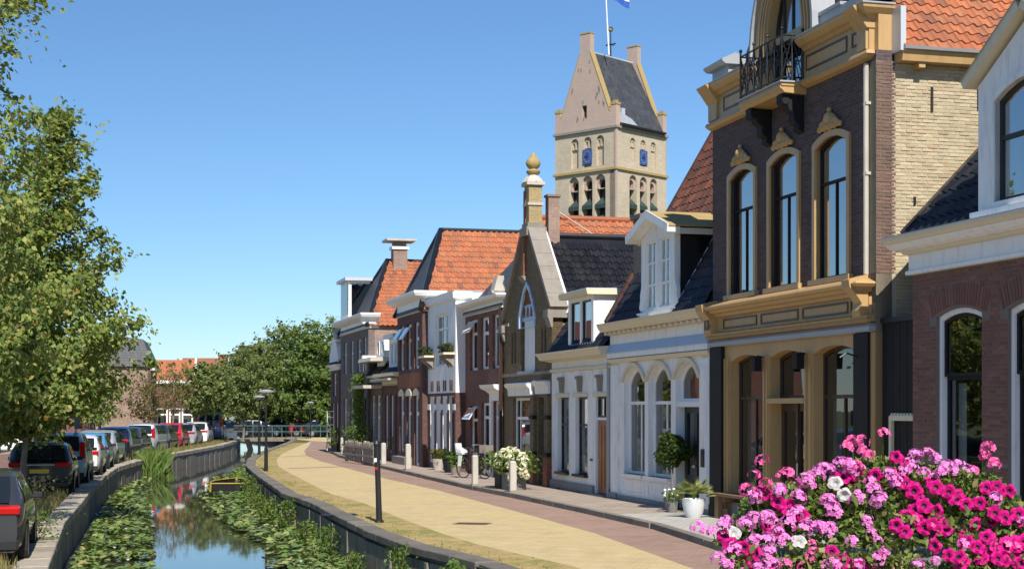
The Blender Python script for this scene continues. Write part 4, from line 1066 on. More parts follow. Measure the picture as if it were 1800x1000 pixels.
def ex_lowb(H):
    x0, x1, dy = 0.5, 2.6, 0.2
    D = MB(); D.plate([(x0,4.1),(x1,4.1),(x1,5.5),(x0,5.5)], [opening(x0+0.2,1.45,4.3,5.35), opening(1.62,x1-0.2,4.3,5.35)], dy, dy+0.12)
    D.box(x0, x0+0.05, dy+0.12, 1.5, 4.3, 5.5); D.box(x1-0.05, x1, dy+0.12, 1.5, 4.3, 5.5); d = D.build('dormer', WHITE, H)
    q = MB(); q.box(x1, x1+0.012, dy+0.2, 1.3, 4.6, 5.35); q.build('cheek_pane', DARKGLASS, d)
    q = MB(); q.box(x0-0.2, x1+0.2, dy-0.25, 1.7, 5.5, 5.68); q.build('dormer_roof', ZINC, d)
    for a, b in ((x0+0.2,1.45),(1.62,x1-0.2)): window(H, a, b, 4.3, 5.35, rec=0.04, fw=0.07, y0=dy, name='dormer_window', gl=SKYGLASS)
    q = MB(); q.box(-0.1, 4.2, -0.55, 0.0, 3.62, 3.70); q.build('eaves_canopy', PALESTONE, H)
row_house('low_brick_house', 'low brown house with tall white windows and flat dormer beside the dark brick house', 71.95, 4.2, -0.45, 3.75, B_DARKRED,
    [(0.45,1.25,0.6,3.05,0.1,(2.3,),{'fw':0.14}), (1.75,2.55,0.6,3.05,0.1,(2.3,),{'fw':0.14,'curtain':(0.7,2.9,0.8)}), (3.0,3.85,0.1,3.05,0.1,(2.3,),{'fw':0.14,'m':WHITE})],
    (3.42,3.95,0.40,CREAM,0.3), ('front',50,2.4,T_BLACK,0), extra=ex_lowb)
def ex_lowa(H):
    q = MB(); q.box(-0.2, 3.3, -0.85, 0.0, 3.32, 3.46); q.build('awning_roof', PALESTONE, H)
    D = MB(); D.prism_y([(1.2,4.0),(2.9,4.0),(2.9,5.6),(1.2,5.6)], 0.15, 1.6); d = D.build('dormer', WHITE, H)
    D = MB(); D.prism_x([(-0.55,4.55),(1.6,4.55),(1.6,4.75),(-0.5,4.72)], -0.1, 3.3); D.build('dormer_roof', PALESTONE, d)
    for a in (0.55, 1.75): window(H, a+0.8, a+1.4, 4.85, 5.5, rec=0.0, fw=0.07, y0=0.11, name='dormer_window', gl=DARKGLASS, ft=0.03)
row_house('low_veranda_house', 'low house with cross barred white windows and yellowish awning roof beside the climbing plant', 75.18, 3.2, -0.5, 3.9, B_GREY,
    [(0.4,1.4,0.6,3.0,0,(2.0,2.6),{'mulls':((0.9,0.6,3.0),)}), (1.8,2.8,0.1,3.0,0,(2.0,2.6),{'mulls':((2.3,0.6,3.0),)})],
    (3.6,3.9,0.3,CREAM,0.2), ('front',50,1.9,T_BLACK,0), extra=ex_lowa)
def ex_nine(H):
    q = MB(); q.box(4.3, 5.0, 1.9, 2.6, 8.9, 10.35); c = q.build('chimney', B_PINK, H)
    q = MB(); q.box(4.22, 5.08, 1.82, 2.68, 10.35, 10.5); q.build('chimney_band', WHITE, c)
    q = MB(); q.box(4.3, 5.0, 1.95, 2.55, 10.5, 10.75); q.build('pots', STONE, c)
    q = MB(); q.box(3.95, 5.35, 1.5, 3.0, 10.75, 10.85); q.build('chimney_cap', PALESTONE, c)
    q = MB(); q.box(0.4, 3.0, -0.05, 2.0, 7.0, 8.9); d = q.build('dormer', WHITE, H)
    q = MB(); q.box(0.2, 3.2, -0.25, 2.2, 8.9, 9.06); q.build('dormer_roof', ZINC, d)
    q = MB(); q.box(3.0, 3.02, 0.1, 1.8, 7.15, 8.75); q.build('cheek_pane', DARKGLASS, d)
    q = MB(); q.box(0.6, 2.8, -0.07, -0.05, 7.2, 8.75); q.build('dormer_pane', DARKGLASS, d)
    q = MB(); q.tube([(4.4,4.6,9.7),(4.4,4.6,10.5)], 0.12, 8); q.lathe([(0.22,0),(0.2,0.1),(0.03,0.16)], 8, (4.4,4.6,10.5)); q.lathe([(0.4,0),(0.14,0.3)], 8, (4.4,4.6,9.6)); q.build('flue', IRON, H)
    for za, zb_ in ((6.4, 6.9), (4.6, 4.9)):
        q = MB(); q.box(8.4, 8.9, -0.3, 0.35, za, zb_); q.build('cornice_return', WHITE, H)
row_house('tall_brick_house', 'three storey brick house with capped chimney and bright orange roof, far end of the row', 83.97, 8.76, -0.55, 6.3, B_GREY,
    [(1.0,2.1,4.2,5.8,0,(5.2,)), (3.2,4.3,4.2,5.8,0,(5.2,)), (5.4,6.5,4.2,5.8,0,(5.2,)), (7.2,8.1,4.2,5.8,0,(5.2,)),
     (1.0,2.1,0.7,2.9,0,(2.2,)), (3.2,4.3,0.7,2.9,0,(2.2,)), (5.4,6.5,0.7,2.9,0,(2.2,)), (7.2,8.1,0.1,2.9,0,(2.2,),{'m':DARKWOOD})],
    (6.2,6.9,0.45,WHITE,0.5), ('hip',9.85,1.7,SLATE,T_ORANGE,4.3,0), upper=B_PINK, extra=ex_nine)
def ex_ten(H):
    q = MB(); q.plate([(-0.05,4.6),(3.0,4.6),(3.0,5.2),(2.2,6.0),(0.75,6.0),(-0.05,5.2)], [], -0.05, 0.25); q.build('white_gable', WHITE, H)
    q = MB(); q.lathe([(0.25,0),(0.12,0.2),(0.22,0.4),(0.1,0.6),(0.02,0.8)], 8, (1.45,0.1,6.0)); q.build('ball_finial', PALESTONE, H)
    q = MB(); q.box(-0.1, 3.1, -0.15, 0.3, 5.95, 6.06); q.build('gable_cap', WHITE, H)
row_house('white_gable_house', 'small house with white top gable and ball finial at the far end of the row', 87.3, 3.2, -0.6, 4.7, B_DARKRED,
    [(0.4,1.3,0.6,2.7,0,(2.0,)), (1.8,2.7,0.1,2.7,0,(2.0,)), (0.9,2.1,3.1,4.3,0,(3.8,))], (4.45,4.75,0.25,WHITE,0.2), ('front',50,2.2,T_BLACK,0), extra=ex_ten)

# ================================================================== church tower
tx, ty = 11.59-0.735*9, 171+0.678*9
T = thing('church_tower', 'tall stone church tower with saddleback slate roof and blue clock faces', 'church tower', (tx, ty, 0), math.atan2(-0.678, 0.735))
TW, TD = 9.0, 9.3
zc, zb, zk = 33.8, 29.2, 23.0
fo = [opening(x-0.74, x+0.74, zk, 28.7, 0.74) for x in (2.83, 4.84, 6.73)]
so = [opening(y-0.66, y+0.66, zk, 28.7, 0.66) for y in (3.05, 4.96, 6.85)]
LF = lambda a, z, d: (a, d, z)
RF = lambda a, z, d: (TW-d, a, z)
q = MB(); q.plate([(0,0),(TW,0),(TW,zb),(0,zb)], fo, 0, 0.9, LF); q.plate([(0,0),(TD,0),(TD,zb),(0,zb)], so, 0.001, 0.9, RF)
q.add([(0.01,0,0),(0.01,TD,0),(0.01,TD,zc),(0.01,0,zc),(0,TD,0),(TW,TD,0),(TW,TD,zc),(0,TD,zc)], [(0,1,2,3),(4,5,6,7)])
q.build('belfry_wall', B_TUFF, T)
nf = [opening(x-0.55, x+0.55, 29.7, 33.1, 0.55) for x in (2.93, 4.84, 6.66)]
nsd = [opening(y-0.48, y+0.48, 29.9, 32.9, 0.48) for y in (3.05, 4.96, 6.85)]
q = MB(); q.plate([(0.06,zb),(TW,zb),(TW,zc),(0.06,zc)], nf, 0.05, 0.4, LF); q.plate([(0.05,zb),(TD-0.05,zb),(TD-0.05,zc),(0.05,zc)], nsd, 0.05, 0.3, RF)
q.plate([(0.06,zb),(TW-0.06,zb),(TW-0.06,zc),(0.06,zc)], [], 0.4, 0.42, LF); q.plate([(0.06,zb),(TD,zb),(TD,zc),(0.06,zc)], [], 0.3, 0.32, RF)
q.build('upper_wall', B_TUFF, T)
q = MB()
for x in (2.93, 4.84, 6.66):
    for dx in (-0.26, 0.26): q.plate(opening(x+dx-0.27, x+dx+0.27, 31.9, 32.75, 0.27), [opening(x+dx-0.17, x+dx+0.17, 31.85, 32.65, 0.17)], 0.22, 0.395, LF)
for y in (3.05, 4.96, 6.85):
    for dy in (-0.23, 0.23): q.plate(opening(y+dy-0.23, y+dy+0.23, 31.9, 32.65, 0.23), [opening(y+dy-0.14, y+dy+0.14, 31.85, 32.55, 0.14)], 0.18, 0.295, RF)
q.build('niche_tracery', B_TUFF, T)
for z, o, m in ((zb-0.15, 0.22, LICHEN), (zc-0.12, 0.2, STONE)):
    q = MB(); q.box(-o, TW+o, -o, TD+o, z, z+0.26); q.build('string_course', m, T)
q = MB(); q.box(TW-0.14, TW+0.10, -0.10, 0.14, 0, zb-0.16); q.box(TW-0.2, TW+0.06, -0.06, 0.2, zb+0.12, zc-0.13); q.build('corner_stone', B_TOWER, T)
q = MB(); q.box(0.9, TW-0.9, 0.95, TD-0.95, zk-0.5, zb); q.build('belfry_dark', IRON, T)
for k, (face, cs, hw) in enumerate(((LF, (2.83, 4.84, 6.73), 0.65), (RF, (3.05, 4.96, 6.85), 0.58))):
    for c in cs:
        for zz in (23.1, 24.9):        # copper-green sound boards like small pitched roofs
            q = MB(); g = [(c-hw, zz), (c+hw, zz), (c+hw*0.9, zz+0.5), (c, zz+1.7), (c-hw*0.9, zz+0.5)]
            P = [face(a, z, -0.08) for a, z in [(c-hw*1.1, zz), (c+hw*1.1, zz)]] + [face(a, z, 0.7) for a, z in [(c-hw*0.8, zz+0.2), (c+hw*0.8, zz+0.2)]] + [face(c, zz+1.5, 0.75)]
            P2 = [face(c-hw*1.1, zz+0.45, -0.1), face(c+hw*1.1, zz+0.45, -0.1)]
            q.add(P+P2, [(0,1,6,5),(5,6,4),(0,5,4,2),(1,3,4,6),(0,2,3,1)])
            q.build('sound_board', GREENCOPPER, T)
        q = MB(); q.plate(opening(c-hw*1.14, c+hw*1.14, 27.2, 28.68, hw*1.1), [opening(c-hw*0.8, c+hw*0.8, 27.1, 28.2, hw*0.75)], 0.3, 0.85, face); q.build('arch_brick_ring', B_TOWER, T)
for face, c in ((LF, 4.84), (RF, 4.96)):
    q = MB(); q.plate([(c-0.66,30.05),(c+0.66,30.05),(c+0.66,31.7),(c-0.66,31.7)], [], -0.06, 0.04, face); ck = q.build('clock_face', CLOCKBLUE, T)
    q = MB()
    for i in range(12):
        t = i*math.pi/6; q.plate([(c+0.5*math.cos(t)-0.05,30.88+0.6*math.sin(t)-0.05),(c+0.5*math.cos(t)+0.05,30.88+0.6*math.sin(t)-0.05),(c+0.5*math.cos(t)+0.05,30.88+0.6*math.sin(t)+0.05),(c+0.5*math.cos(t)-0.05,30.88+0.6*math.sin(t)+0.05)], [], -0.08, -0.06, face)
    q.build('hour_mark', LICHEN, ck)
    q = MB(); q.plate([(c-0.4,30.82),(c+0.1,30.80),(c+0.1,30.95),(c-0.4,30.90)], [], -0.1, -0.07, face); q.plate([(c-0.05,30.6),(c+0.05,30.6),(c+0.03,31.3),(c-0.03,31.3)], [], -0.1, -0.07, face); q.build('clock_hand', IRON, ck)
# gables
go = [(0,zc+0.14),(TW,zc+0.14),(TW,36.3),(TW-0.75,36.3),(TW-0.9,35.6),(5.25,42.6),(5.25,44.8),(3.75,44.8),(3.75,42.6),(0.9,35.6),(0.75,36.3),(0,36.3)]
q = MB(); q.plate(go, [opening(4.05,4.75,35.2,36.7)], 0.0, 0.7, LF, back=True); q.build('front_gable', B_TOWER, T)
q = MB(); q.plate(go, [], TD-0.7, TD, LF, back=True); q.build('rear_gable', B_TOWER, T)
q = MB(); q.box(4.0, 4.8, 0.4, 0.45, 35.2, 36.7); q.build('gable_opening', IRON, T)
q = MB()
for y0, y1 in ((-0.06, 0.76), (TD-0.76, TD+0.06)):
    for xa, xb in ((-0.06, 0.81), (TW-0.81, TW+0.06)): q.box(xa, xb, y0, y1, 36.3, 36.55); q.box(xa+0.2, xb-0.2, y0+0.2, y1-0.2, 36.55, 36.8)
    q.box(3.7, 5.3, y0, y1, 44.8, 44.95)
q.build('pinnacle_cap', LICHEN, T)
q = MB()
for y0, y1 in ((-0.05, 0.75), (TD-0.75, TD+0.05)):
    for xa, xb in ((TW-0.9, 5.25), (0.9, 3.75)):
        q.add([(xa,y0,35.62),(xb,y0,42.62),(xb,y1,42.62),(xa,y1,35.62),(xa,y0,35.8),(xb,y0,42.8),(xb,y1,42.8),(xa,y1,35.8)], [(0,3,2,1),(4,5,6,7),(0,1,5,4),(1,2,6,5),(2,3,7,6),(3,0,4,7)])
q.build('gable_coping', LICHEN, T)
q = MB()
for i in range(26):
    x = R.uniform(1.6, 7.4); z = R.uniform(34.6, 42); 
    if abs(x-4.5) < (43-z)*0.42: q.box(x-0.10, x+0.10, -0.012, 0.2, z, z+0.45)
q.build('putlog_hole', STONE, T)
ov = 0.28
q = MB()
e1 = Vector((TW+ov,0.7,zc+0.10)); e0 = Vector((-ov,0.7,zc+0.10)); rd = Vector((4.5,0.7,42.85)); dY = Vector((0,TD-1.4,0))
q.add([e1, e1+dY, rd+dY, rd, e0, e0+dY], [(0,1,2,3),(3,2,5,4)]); q.build('slate_roof', TOWERSLATE, T)
q = MB(); q.tube([rd+Vector((0,0,0.06)), rd+dY+Vector((0,0,0.06))], 0.12, 6); q.build('ridge', ZINC, T)
q = MB(); q.prism_y([(TW+0.1,zc+0.14),(TW+0.5,zc+0.14),(TW+0.55,zc+0.34),(TW+0.1,zc+0.34)], 0.7, TD-0.7); q.build('gutter', IRON, T)
q = MB(); q.box(TW-0.9, TW-0.3, 1.4, 2.0, 34.4, 36.1); q.prism_x([(0.72,34.3),(3.6,34.3),(2.6,34.9),(0.72,35.4)], TW-0.12, TW+0.22); q.build('lead_patch', ZINC, T)
# weather vane and flagpole on the ridge
q = MB(); q.tube([(4.5,4.6,42.8),(4.5,4.6,46.0)], [0.09,0.05], 6); q.tube([(3.9,4.6,44.4),(5.1,4.6,44.4)], 0.06, 5); q.tube([(4.5,4.0,44.4),(4.5,5.2,44.4)], 0.06, 5); q.ball((3.9,4.6,44.4),0.12,5); q.ball((5.1,4.6,44.4),0.12,5); v = q.build('weather_vane', IRON, T)
q = MB(); q.ball((4.5,4.6,46.15), 0.3, 8); q.build('gilt_ball', LICHEN, v)
FP = thing('flagpole', 'white flagpole leaning above the church tower roof with a tricolour flag', 'flagpole', (11.05, 175.0, 42.6))
q = MB(); q.tube([(0,0,0),(-0.5,0,9.6)], [0.09,0.06], 6); q.build('pole', WHITE, FP)
for i, m in enumerate((FLAGRED, WHITE, FLAGBLUE)):
    q = MB(); vs = []; n = 14
    for j in range(n+1):
        t = j/n
        for k in (0, 1):
            z = 9.1-0.75*(i+k)-1.55*t**0.9
            vs.append((-0.40+2.7*t, 0.25*math.sin(t*9+0.5*k), z))
    q.add(vs, [(2*j, 2*j+2, 2*j+3, 2*j+1) for j in range(n)]); q.build('flag_stripe', m, FP)

# ================================================================== houses across the canal, far left
def far_house(name, label, px, Y, Wd, D, ze, zr, rz, wallm, roofm, front_w=3, side_w=0, ridge='x', storeys=2, dorm=False, sidem=None):
    H = thing(name, label, 'house', (px, Y, 0), rz)
    holes = []
    for s_ in range(storeys):
        z0 = 0.8+s_*2.9
        if z0+1.7 > ze: break
        for i in range(front_w):
            x = (i+0.5)*Wd/front_w; holes.append((x-0.5, x+0.5, z0, z0+1.7))
    q = MB(); q.plate([(0,0),(Wd,0),(Wd,ze),(0,ze)], [opening(*h) for h in holes], 0, 0.25); q.build('front_wall', wallm, H)
    for face in (lambda a, z, d: (Wd-d, a, z), lambda a, z, d: (d, a, z)):
        q = MB(); q.plate([(0,0),(D,0),(D,ze)] + ([(D/2,zr)] if ridge == 'x' else []) + [(0,ze)], [], 0.0, 0.02, face); q.build('side_wall', sidem or wallm, H)
    for h in holes: window(H, h[0], h[1], h[2], h[3], rec=0.08, fw=0.13, rails=((h[2]+h[3])/2+0.2,), gl=DARKGLASS)
    q = MB()
    if ridge == 'x': q.add([(-0.2,-0.3,ze),(Wd+0.2,-0.3,ze),(Wd+0.2,D/2,zr+0.1),(-0.2,D/2,zr+0.1),(-0.2,D+0.3,ze),(Wd+0.2,D+0.3,ze)], [(0,1,2,3),(3,2,5,4)])
    elif ridge == 'y':
        q.add([(-0.3,-0.2,ze),(-0.3,D,ze),(Wd/2,D,zr),(Wd/2,0.6,zr),(Wd+0.3,-0.2,ze),(Wd+0.3,D,ze)], [(0,1,2,3),(4,3,2,5),(0,3,4)])
    else: # mansard
        q.add([(-0.3,-0.3,ze),(Wd+0.3,-0.3,ze),(Wd+0.3,D+0.3,ze),(-0.3,D+0.3,ze),(0.6,0.7,zr-0.5),(Wd-0.6,0.7,zr-0.5),(Wd-0.6,D-0.7,zr-0.5),(0.6,D-0.7,zr-0.5),(Wd/2,D/2,zr)],
              [(0,1,5,4),(1,2,6,5),(2,3,7,6),(3,0,4,7),(4,5,8),(5,6,8),(6,7,8),(7,4,8)])
    q.build('roof', roofm, H)
    q = MB(); q.box(-0.25, Wd+0.25, -0.32, 0.0, ze-0.3, ze); q.build('cornice', WHITE, H)
    return H
H = far_house('grey_roof_house', 'house with grey slate roof and pale brick side wall behind the left trees', -30.1, 128, 9.0, 7.6, 5.9, 8.7, math.radians(100), B_PINK, SLATE, 4, ridge='m', sidem=B_PINK)
H = far_house('orange_roof_house', 'brick house with orange roof and white gable edge across the canal', -32.7, 141, 3.4, 8, 5.0, 6.9, math.radians(10), B_RED, T_ORANGE, 3, ridge='x')
q = MB(); q.prism_x([(-0.35,4.9),(0.05,4.9),(4.05,7.05),(4.0,7.2)], 3.42, 3.6); q.build('white_gable_board', WHITE, H)
H = far_house('dark_front_house', 'dark fronted house with orange roof left of the round green trees', -33.4, 152, 2.8, 8, 4.6, 6.3, math.radians(20), B_DARKRED, T_ORANGE, 3, ridge='x')
H = far_house('brown_roof_house', 'house with wide brown roof and round window partly behind the green trees', -35.2, 163, 4.0, 8, 4.8, 7.8, math.radians(6), B_RED, B_ORANGE, 3, ridge='x')
q = MB(); q.lathe([(0.55,0),(0.55,0.3)], 16, (2.6,1.4,5.9)); q.build('round_window', WHITE, H)
H = far_house('chimney_house', 'narrow white and blue house with brick chimney behind the green trees', -33.2, 170, 1.9, 6, 6.2, 7.2, math.radians(0), WHITE, SLATE, 2, ridge='y')
q = MB(); q.box(0.5, 1.4, 1.0, 2.0, 6.4, 8.3); q.box(0.45, 1.45, 0.9, 2.1, 8.3, 8.45); q.build('chimney', B_ORANGE, H)
# ground-floor fronts of the street seen between trunks and cars
for x, y, w_, h_, m, lab in ((-29.0, 92, 8.0, 5.4, STUCCO, 'white fronted house behind the parked cars and the big left tree'), (-30.6, 110, 7.0, 5.2, B_RED, 'red brick house with white windows behind the yellowing trees'),
        (-26.5, 76, 7, 6.0, B_RED, 'brick house far behind the left tree trunk')):
    far_house('street_house', lab, x, y, w_, 7, h_, h_+3, math.radians(99), m, T_RUST, 3, ridge='x')
# ================================================================== ground, road, quays, water
LQ = [(0.5,-6),(-0.87,0),(-4.0,12),(-6.94,22.98),(-9.27,31.8),(-10.7,38.1),(-12.67,46.6),(-14.4,54.5),(-15.9,61.9),(-17.0,70.5),(-17.7,79),(-18.25,90),(-18.95,101),(-20.0,111),(-21.4,121),(-25,140),(-31,165),(-40,190)]
RQ = [(3.2,-6),(3.0,6),(2.0,15),(-0.35,22.98),(-1.84,26.6),(-2.57,28.9),(-3.67,33),(-5.1,38.8),(-6.4,42.9),(-7.3,46.8),(-9.5,56.5),(-11.1,64),(-12.4,72),(-13.4,80),(-14.4,91),(-15.8,108),(-17.4,122),(-21,140),(-26.5,165),(-35,190)]
def offset(poly, d):
    out = []
    for i, p in enumerate(poly):
        a = Vector(poly[max(i-1,0)]); b = Vector(poly[min(i+1,len(poly)-1)]); t = (b-a).normalized()
        out.append((p[0]-t.y*d, p[1]+t.x*d))      # positive d: to the left of travel
    return out
def xat(poly, y):
    for (x0,y0),(x1,y1) in zip(poly[:-1], poly[1:]):
        if y0 <= y <= y1: return x0+(x1-x0)*(y-y0)/(y1-y0)
    return poly[-1][0]
def groundmat(name, c1, c2, scale, rough=0.95, spots=None, bmp=0.3):
    m, nt, p = base(name); w = wpos(nt)
    col = mixc(nt, ramp(nt, noise(nt, w, scale, 8, 0.7), [(0.35,0.0),(0.65,1.0)]), c1, c2)
    if spots: col = mixc(nt, math_(nt, 'MULTIPLY', ramp(nt, noise(nt, w, spots[1], 6, 0.7), [(spots[2],0.0),(spots[2]+0.15,1.0)]), spots[3]), col, spots[0])
    f = noise(nt, w, 35, 5); col = mixc(nt, ramp(nt, f, [(0.4,0.0),(0.75,0.4)]), col, tuple(x*0.45 for x in c1))
    nt.links.new(col, p.inputs['Base Color']); p.inputs['Roughness'].default_value = rough; p.inputs['Specular IOR Level'].default_value = 0.15
    bump(nt, p, f, bmp); return m
def clinker(name, c1, c2, mortar, ang, grass=0.0, gc=(0.16,0.17,0.05), bw=0.2, bh=0.075):
    m, nt, p = base(name); w = wpos(nt)
    mp = N(nt, 'ShaderNodeMapping'); mp.inputs['Rotation'].default_value = (0,0,ang); nt.links.new(w, mp.inputs['Vector'])
    b = N(nt, 'ShaderNodeTexBrick', offset=0.5); nt.links.new(mp.outputs[0], b.inputs['Vector'])
    for k, v in (('Scale',1),('Brick Width',bw),('Row Height',bh),('Mortar Size',0.006),('Mortar Smooth',0.3),('Bias',0)): b.inputs[k].default_value = v
    b.inputs['Color1'].default_value = rgb(c1); b.inputs['Color2'].default_value = rgb(c2); b.inputs['Mortar'].default_value = rgb(mortar)
    n1 = noise(nt, w, 0.45, 9, 0.75); n2 = noise(nt, w, 2.5, 6, 0.7); n3 = noise(nt, w, 14, 4, 0.7)
    col = mixc(nt, ramp(nt, n2, [(0.35,0.0),(0.7,0.35)]), b.outputs[0], tuple(x*0.62 for x in c2))
    col = mixc(nt, ramp(nt, n1, [(0.45,0.0),(0.7,0.45)]), col, tuple(min(1,x*1.2) for x in c1))
    n4 = noise(nt, w, 1.1, 9, 0.78); col = mixc(nt, ramp(nt, n4, [(0.5,0.0),(0.68,0.4)]), col, tuple(x*0.58 for x in c2))
    col = mixc(nt, ramp(nt, n3, [(0.5,0.0),(0.8,0.35)]), col, tuple(x*0.5 for x in c2))
    if grass: col = mixc(nt, math_(nt, 'MULTIPLY', ramp(nt, math_(nt, 'ADD', math_(nt,'MULTIPLY',n1,0.6), math_(nt,'MULTIPLY',n2,0.4)), [(0.47,0.0),(0.58,1.0)]), grass), col, gc)
    nt.links.new(col, p.inputs['Base Color']); p.inputs['Roughness'].default_value = 0.9; p.inputs['Specular IOR Level'].default_value = 0.2
    bump(nt, p, math_(nt, 'ADD', math_(nt,'MULTIPLY',b.outputs[1],-1.0), math_(nt,'MULTIPLY',n3,0.8)), 0.5, 0.006); return m

VERGE = groundmat('dry_verge', (0.26,0.20,0.11), (0.17,0.15,0.07), 1.6, spots=((0.12,0.14,0.04),0.9,0.5,0.8))
PARK = clinker('grey_parking_clinker', (0.22,0.17,0.14), (0.17,0.13,0.11), (0.10,0.09,0.08), 1.2)
LROAD = clinker('reddish_street_clinker', (0.26,0.15,0.11), (0.20,0.12,0.09), (0.12,0.09,0.08), 1.2)
YELLOW = clinker('yellow_clinker', (0.60,0.465,0.26), (0.51,0.395,0.215), (0.36,0.29,0.175), 0.2, 0.45, (0.40,0.35,0.14))
REDSTRIP = clinker('red_brown_clinker', (0.37,0.25,0.19), (0.30,0.20,0.155), (0.21,0.155,0.125), 0.2)
EDGEGRASS = clinker('grassy_clinker', (0.50,0.36,0.16), (0.40,0.29,0.13), (0.16,0.16,0.06), 0.2, 0.9, (0.17,0.18,0.045))
PAVE = clinker('grey_pavement_slab', (0.39,0.32,0.26), (0.32,0.26,0.21), (0.17,0.145,0.12), 1.83, 0, bw=0.3, bh=0.3)
PALEPAVE = clinker('pale_concrete_slab', (0.46,0.44,0.40), (0.42,0.40,0.36), (0.25,0.23,0.2), 1.83, 0, bw=0.6, bh=0.4)
EARTH = groundmat('canal_bed_mud', (0.03,0.03,0.018), (0.05,0.045,0.025), 0.5)
FIELD = groundmat('far_grass', (0.08,0.10,0.035), (0.12,0.11,0.05), 0.2)

ZW = -0.85
sheet('ground_left', [(-900,-60)]+[(LQ[0][0],-60)]+LQ+[(-60,400),(-900,900)], -0.006, FIELD)
sheet('ground_right', [(900,-60),(900,900),(-50,900),(-46,400)]+RQ[::-1]+[(RQ[0][0],-60)], -0.006, FIELD)
sheet('ground_far', [(-900,900),(-60,400),(-40,190),(-35,190),(-46,400),(-50,900),(-50,3000),(-900,3000)], -0.010, FIELD)
sheet('verge_left', LQ+offset(LQ,1.5)[::-1], 0.0, VERGE)
sheet('parking_strip', offset(LQ,1.5)+offset(LQ,4.2)[::-1], 0.0, PARK)
sheet('street_left', offset(LQ,4.2)+offset(LQ,9.0)[::-1], -0.002, LROAD)
sheet('pavement_left', offset(LQ,9.0)+offset(LQ,13)[::-1], 0.0, PAVE)
KERB = [(8.3,6),(7.0,12),(4.55,22),(3.52,25.7),(2.82,30.5),(1.54,35.6),(0.0,41.3),(-1.35,45.9),(-4.0,56.6),(-6.3,66.0),(-8.5,75.5),(-10.3,86.0),(-11.5,95),(-13,110)]
YB = [(6.6,6),(5.3,12),(2.9,22),(1.59,29.6),(0.0,36.3),(-2.3,45.6),(-4.4,52.9),(-6.4,60.9),(-8.8,70.4),(-10.6,79),(-11.9,88),(-13.2,100),(-14.9,114)]
RQi = [p for p in offset(RQ, -0.36) if p[1] >= 5.0 and p[1] < 121]
RQj = [p for p in offset(RQ, -1.35) if p[1] >= 5.0 and p[1] < 121]
sheet('road_yellow', RQj+YB[::-1], 0.004, YELLOW)
sheet('road_grassy_edge', RQi+RQj[::-1], 0.004, EDGEGRASS)
sheet('road_red_strip', YB+KERB[::-1], 0.004, REDSTRIP)
sheet('road_far', [(-17.3,120.5),(-14.9,114),(-13,110),(-9,112),(60,135),(60,128),(-22,128),(-18.5,122)], 0.008, YELLOW)
def cross(y0, xa, xb, w, dy):
    sheet('road_red_band', [(xa,y0),(xb,y0+dy),(xb,y0+dy+w),(xa,y0+w)], 0.008, REDSTRIP)
cross(61.2, xat(RQj,61.2)+0.1, -6.5, 0.75, 2.6); cross(76.0, xat(RQj,76)+0.1, -10.4, 0.75, 2.4)
FAC = [street(s)[:2] for s in (10,20,27,34.2,41,46.5,52,57.5,62,67.7,75,84,88)]
K2 = offset(KERB, -0.16)
sheet('pavement', [p for p in K2 if p[1] < 97]+[(-8.5,98)]+[(x+0.6,y+0.2) for x,y in FAC[::-1]]+[(11,6)], 0.11, PAVE)
sheet('pale_pavement', [(3.75,25.7),(3.02,30.6),(2.30,33.4),(3.35,33.75),(4.2,33.2),(6.1,26.1)], 0.114, PALEPAVE)

def along(poly, step):
    """points every step metres along a polyline with tangents"""
    out = []; acc = 0.0; nxt = 0.0
    for a, b in zip(poly[:-1], poly[1:]):
        a = Vector(a); b = Vector(b); L = (b-a).length; t = (b-a)/L
        while nxt <= acc+L: out.append((a+t*(nxt-acc), t)); nxt += step
        acc += L
    return out
KS = pieces('kerb_stone_grey', [(0,(0.20,0.18,0.155)),(0.5,(0.25,0.225,0.19)),(1,(0.16,0.145,0.125))], 0.9, 0.4)
kb = tag(bpy.data.objects.new('kerb', None), kind='structure'); COL.objects.link(kb)
me = MB().box(-0.49,0.49,-0.08,0.08,-0.1,0.118).mesh('kerb_stone', KS)
for p, t in along([q for q in offset(KERB,-0.08) if 20 < q[1] < 97], 1.0):
    o = link('kerb_stone', me, kb, (p.x+t.x*0.5, p.y+t.y*0.5, R.uniform(-0.006,0.006))); o.rotation_euler.z = math.atan2(t.y,t.x)+R.uniform(-0.01,0.01)

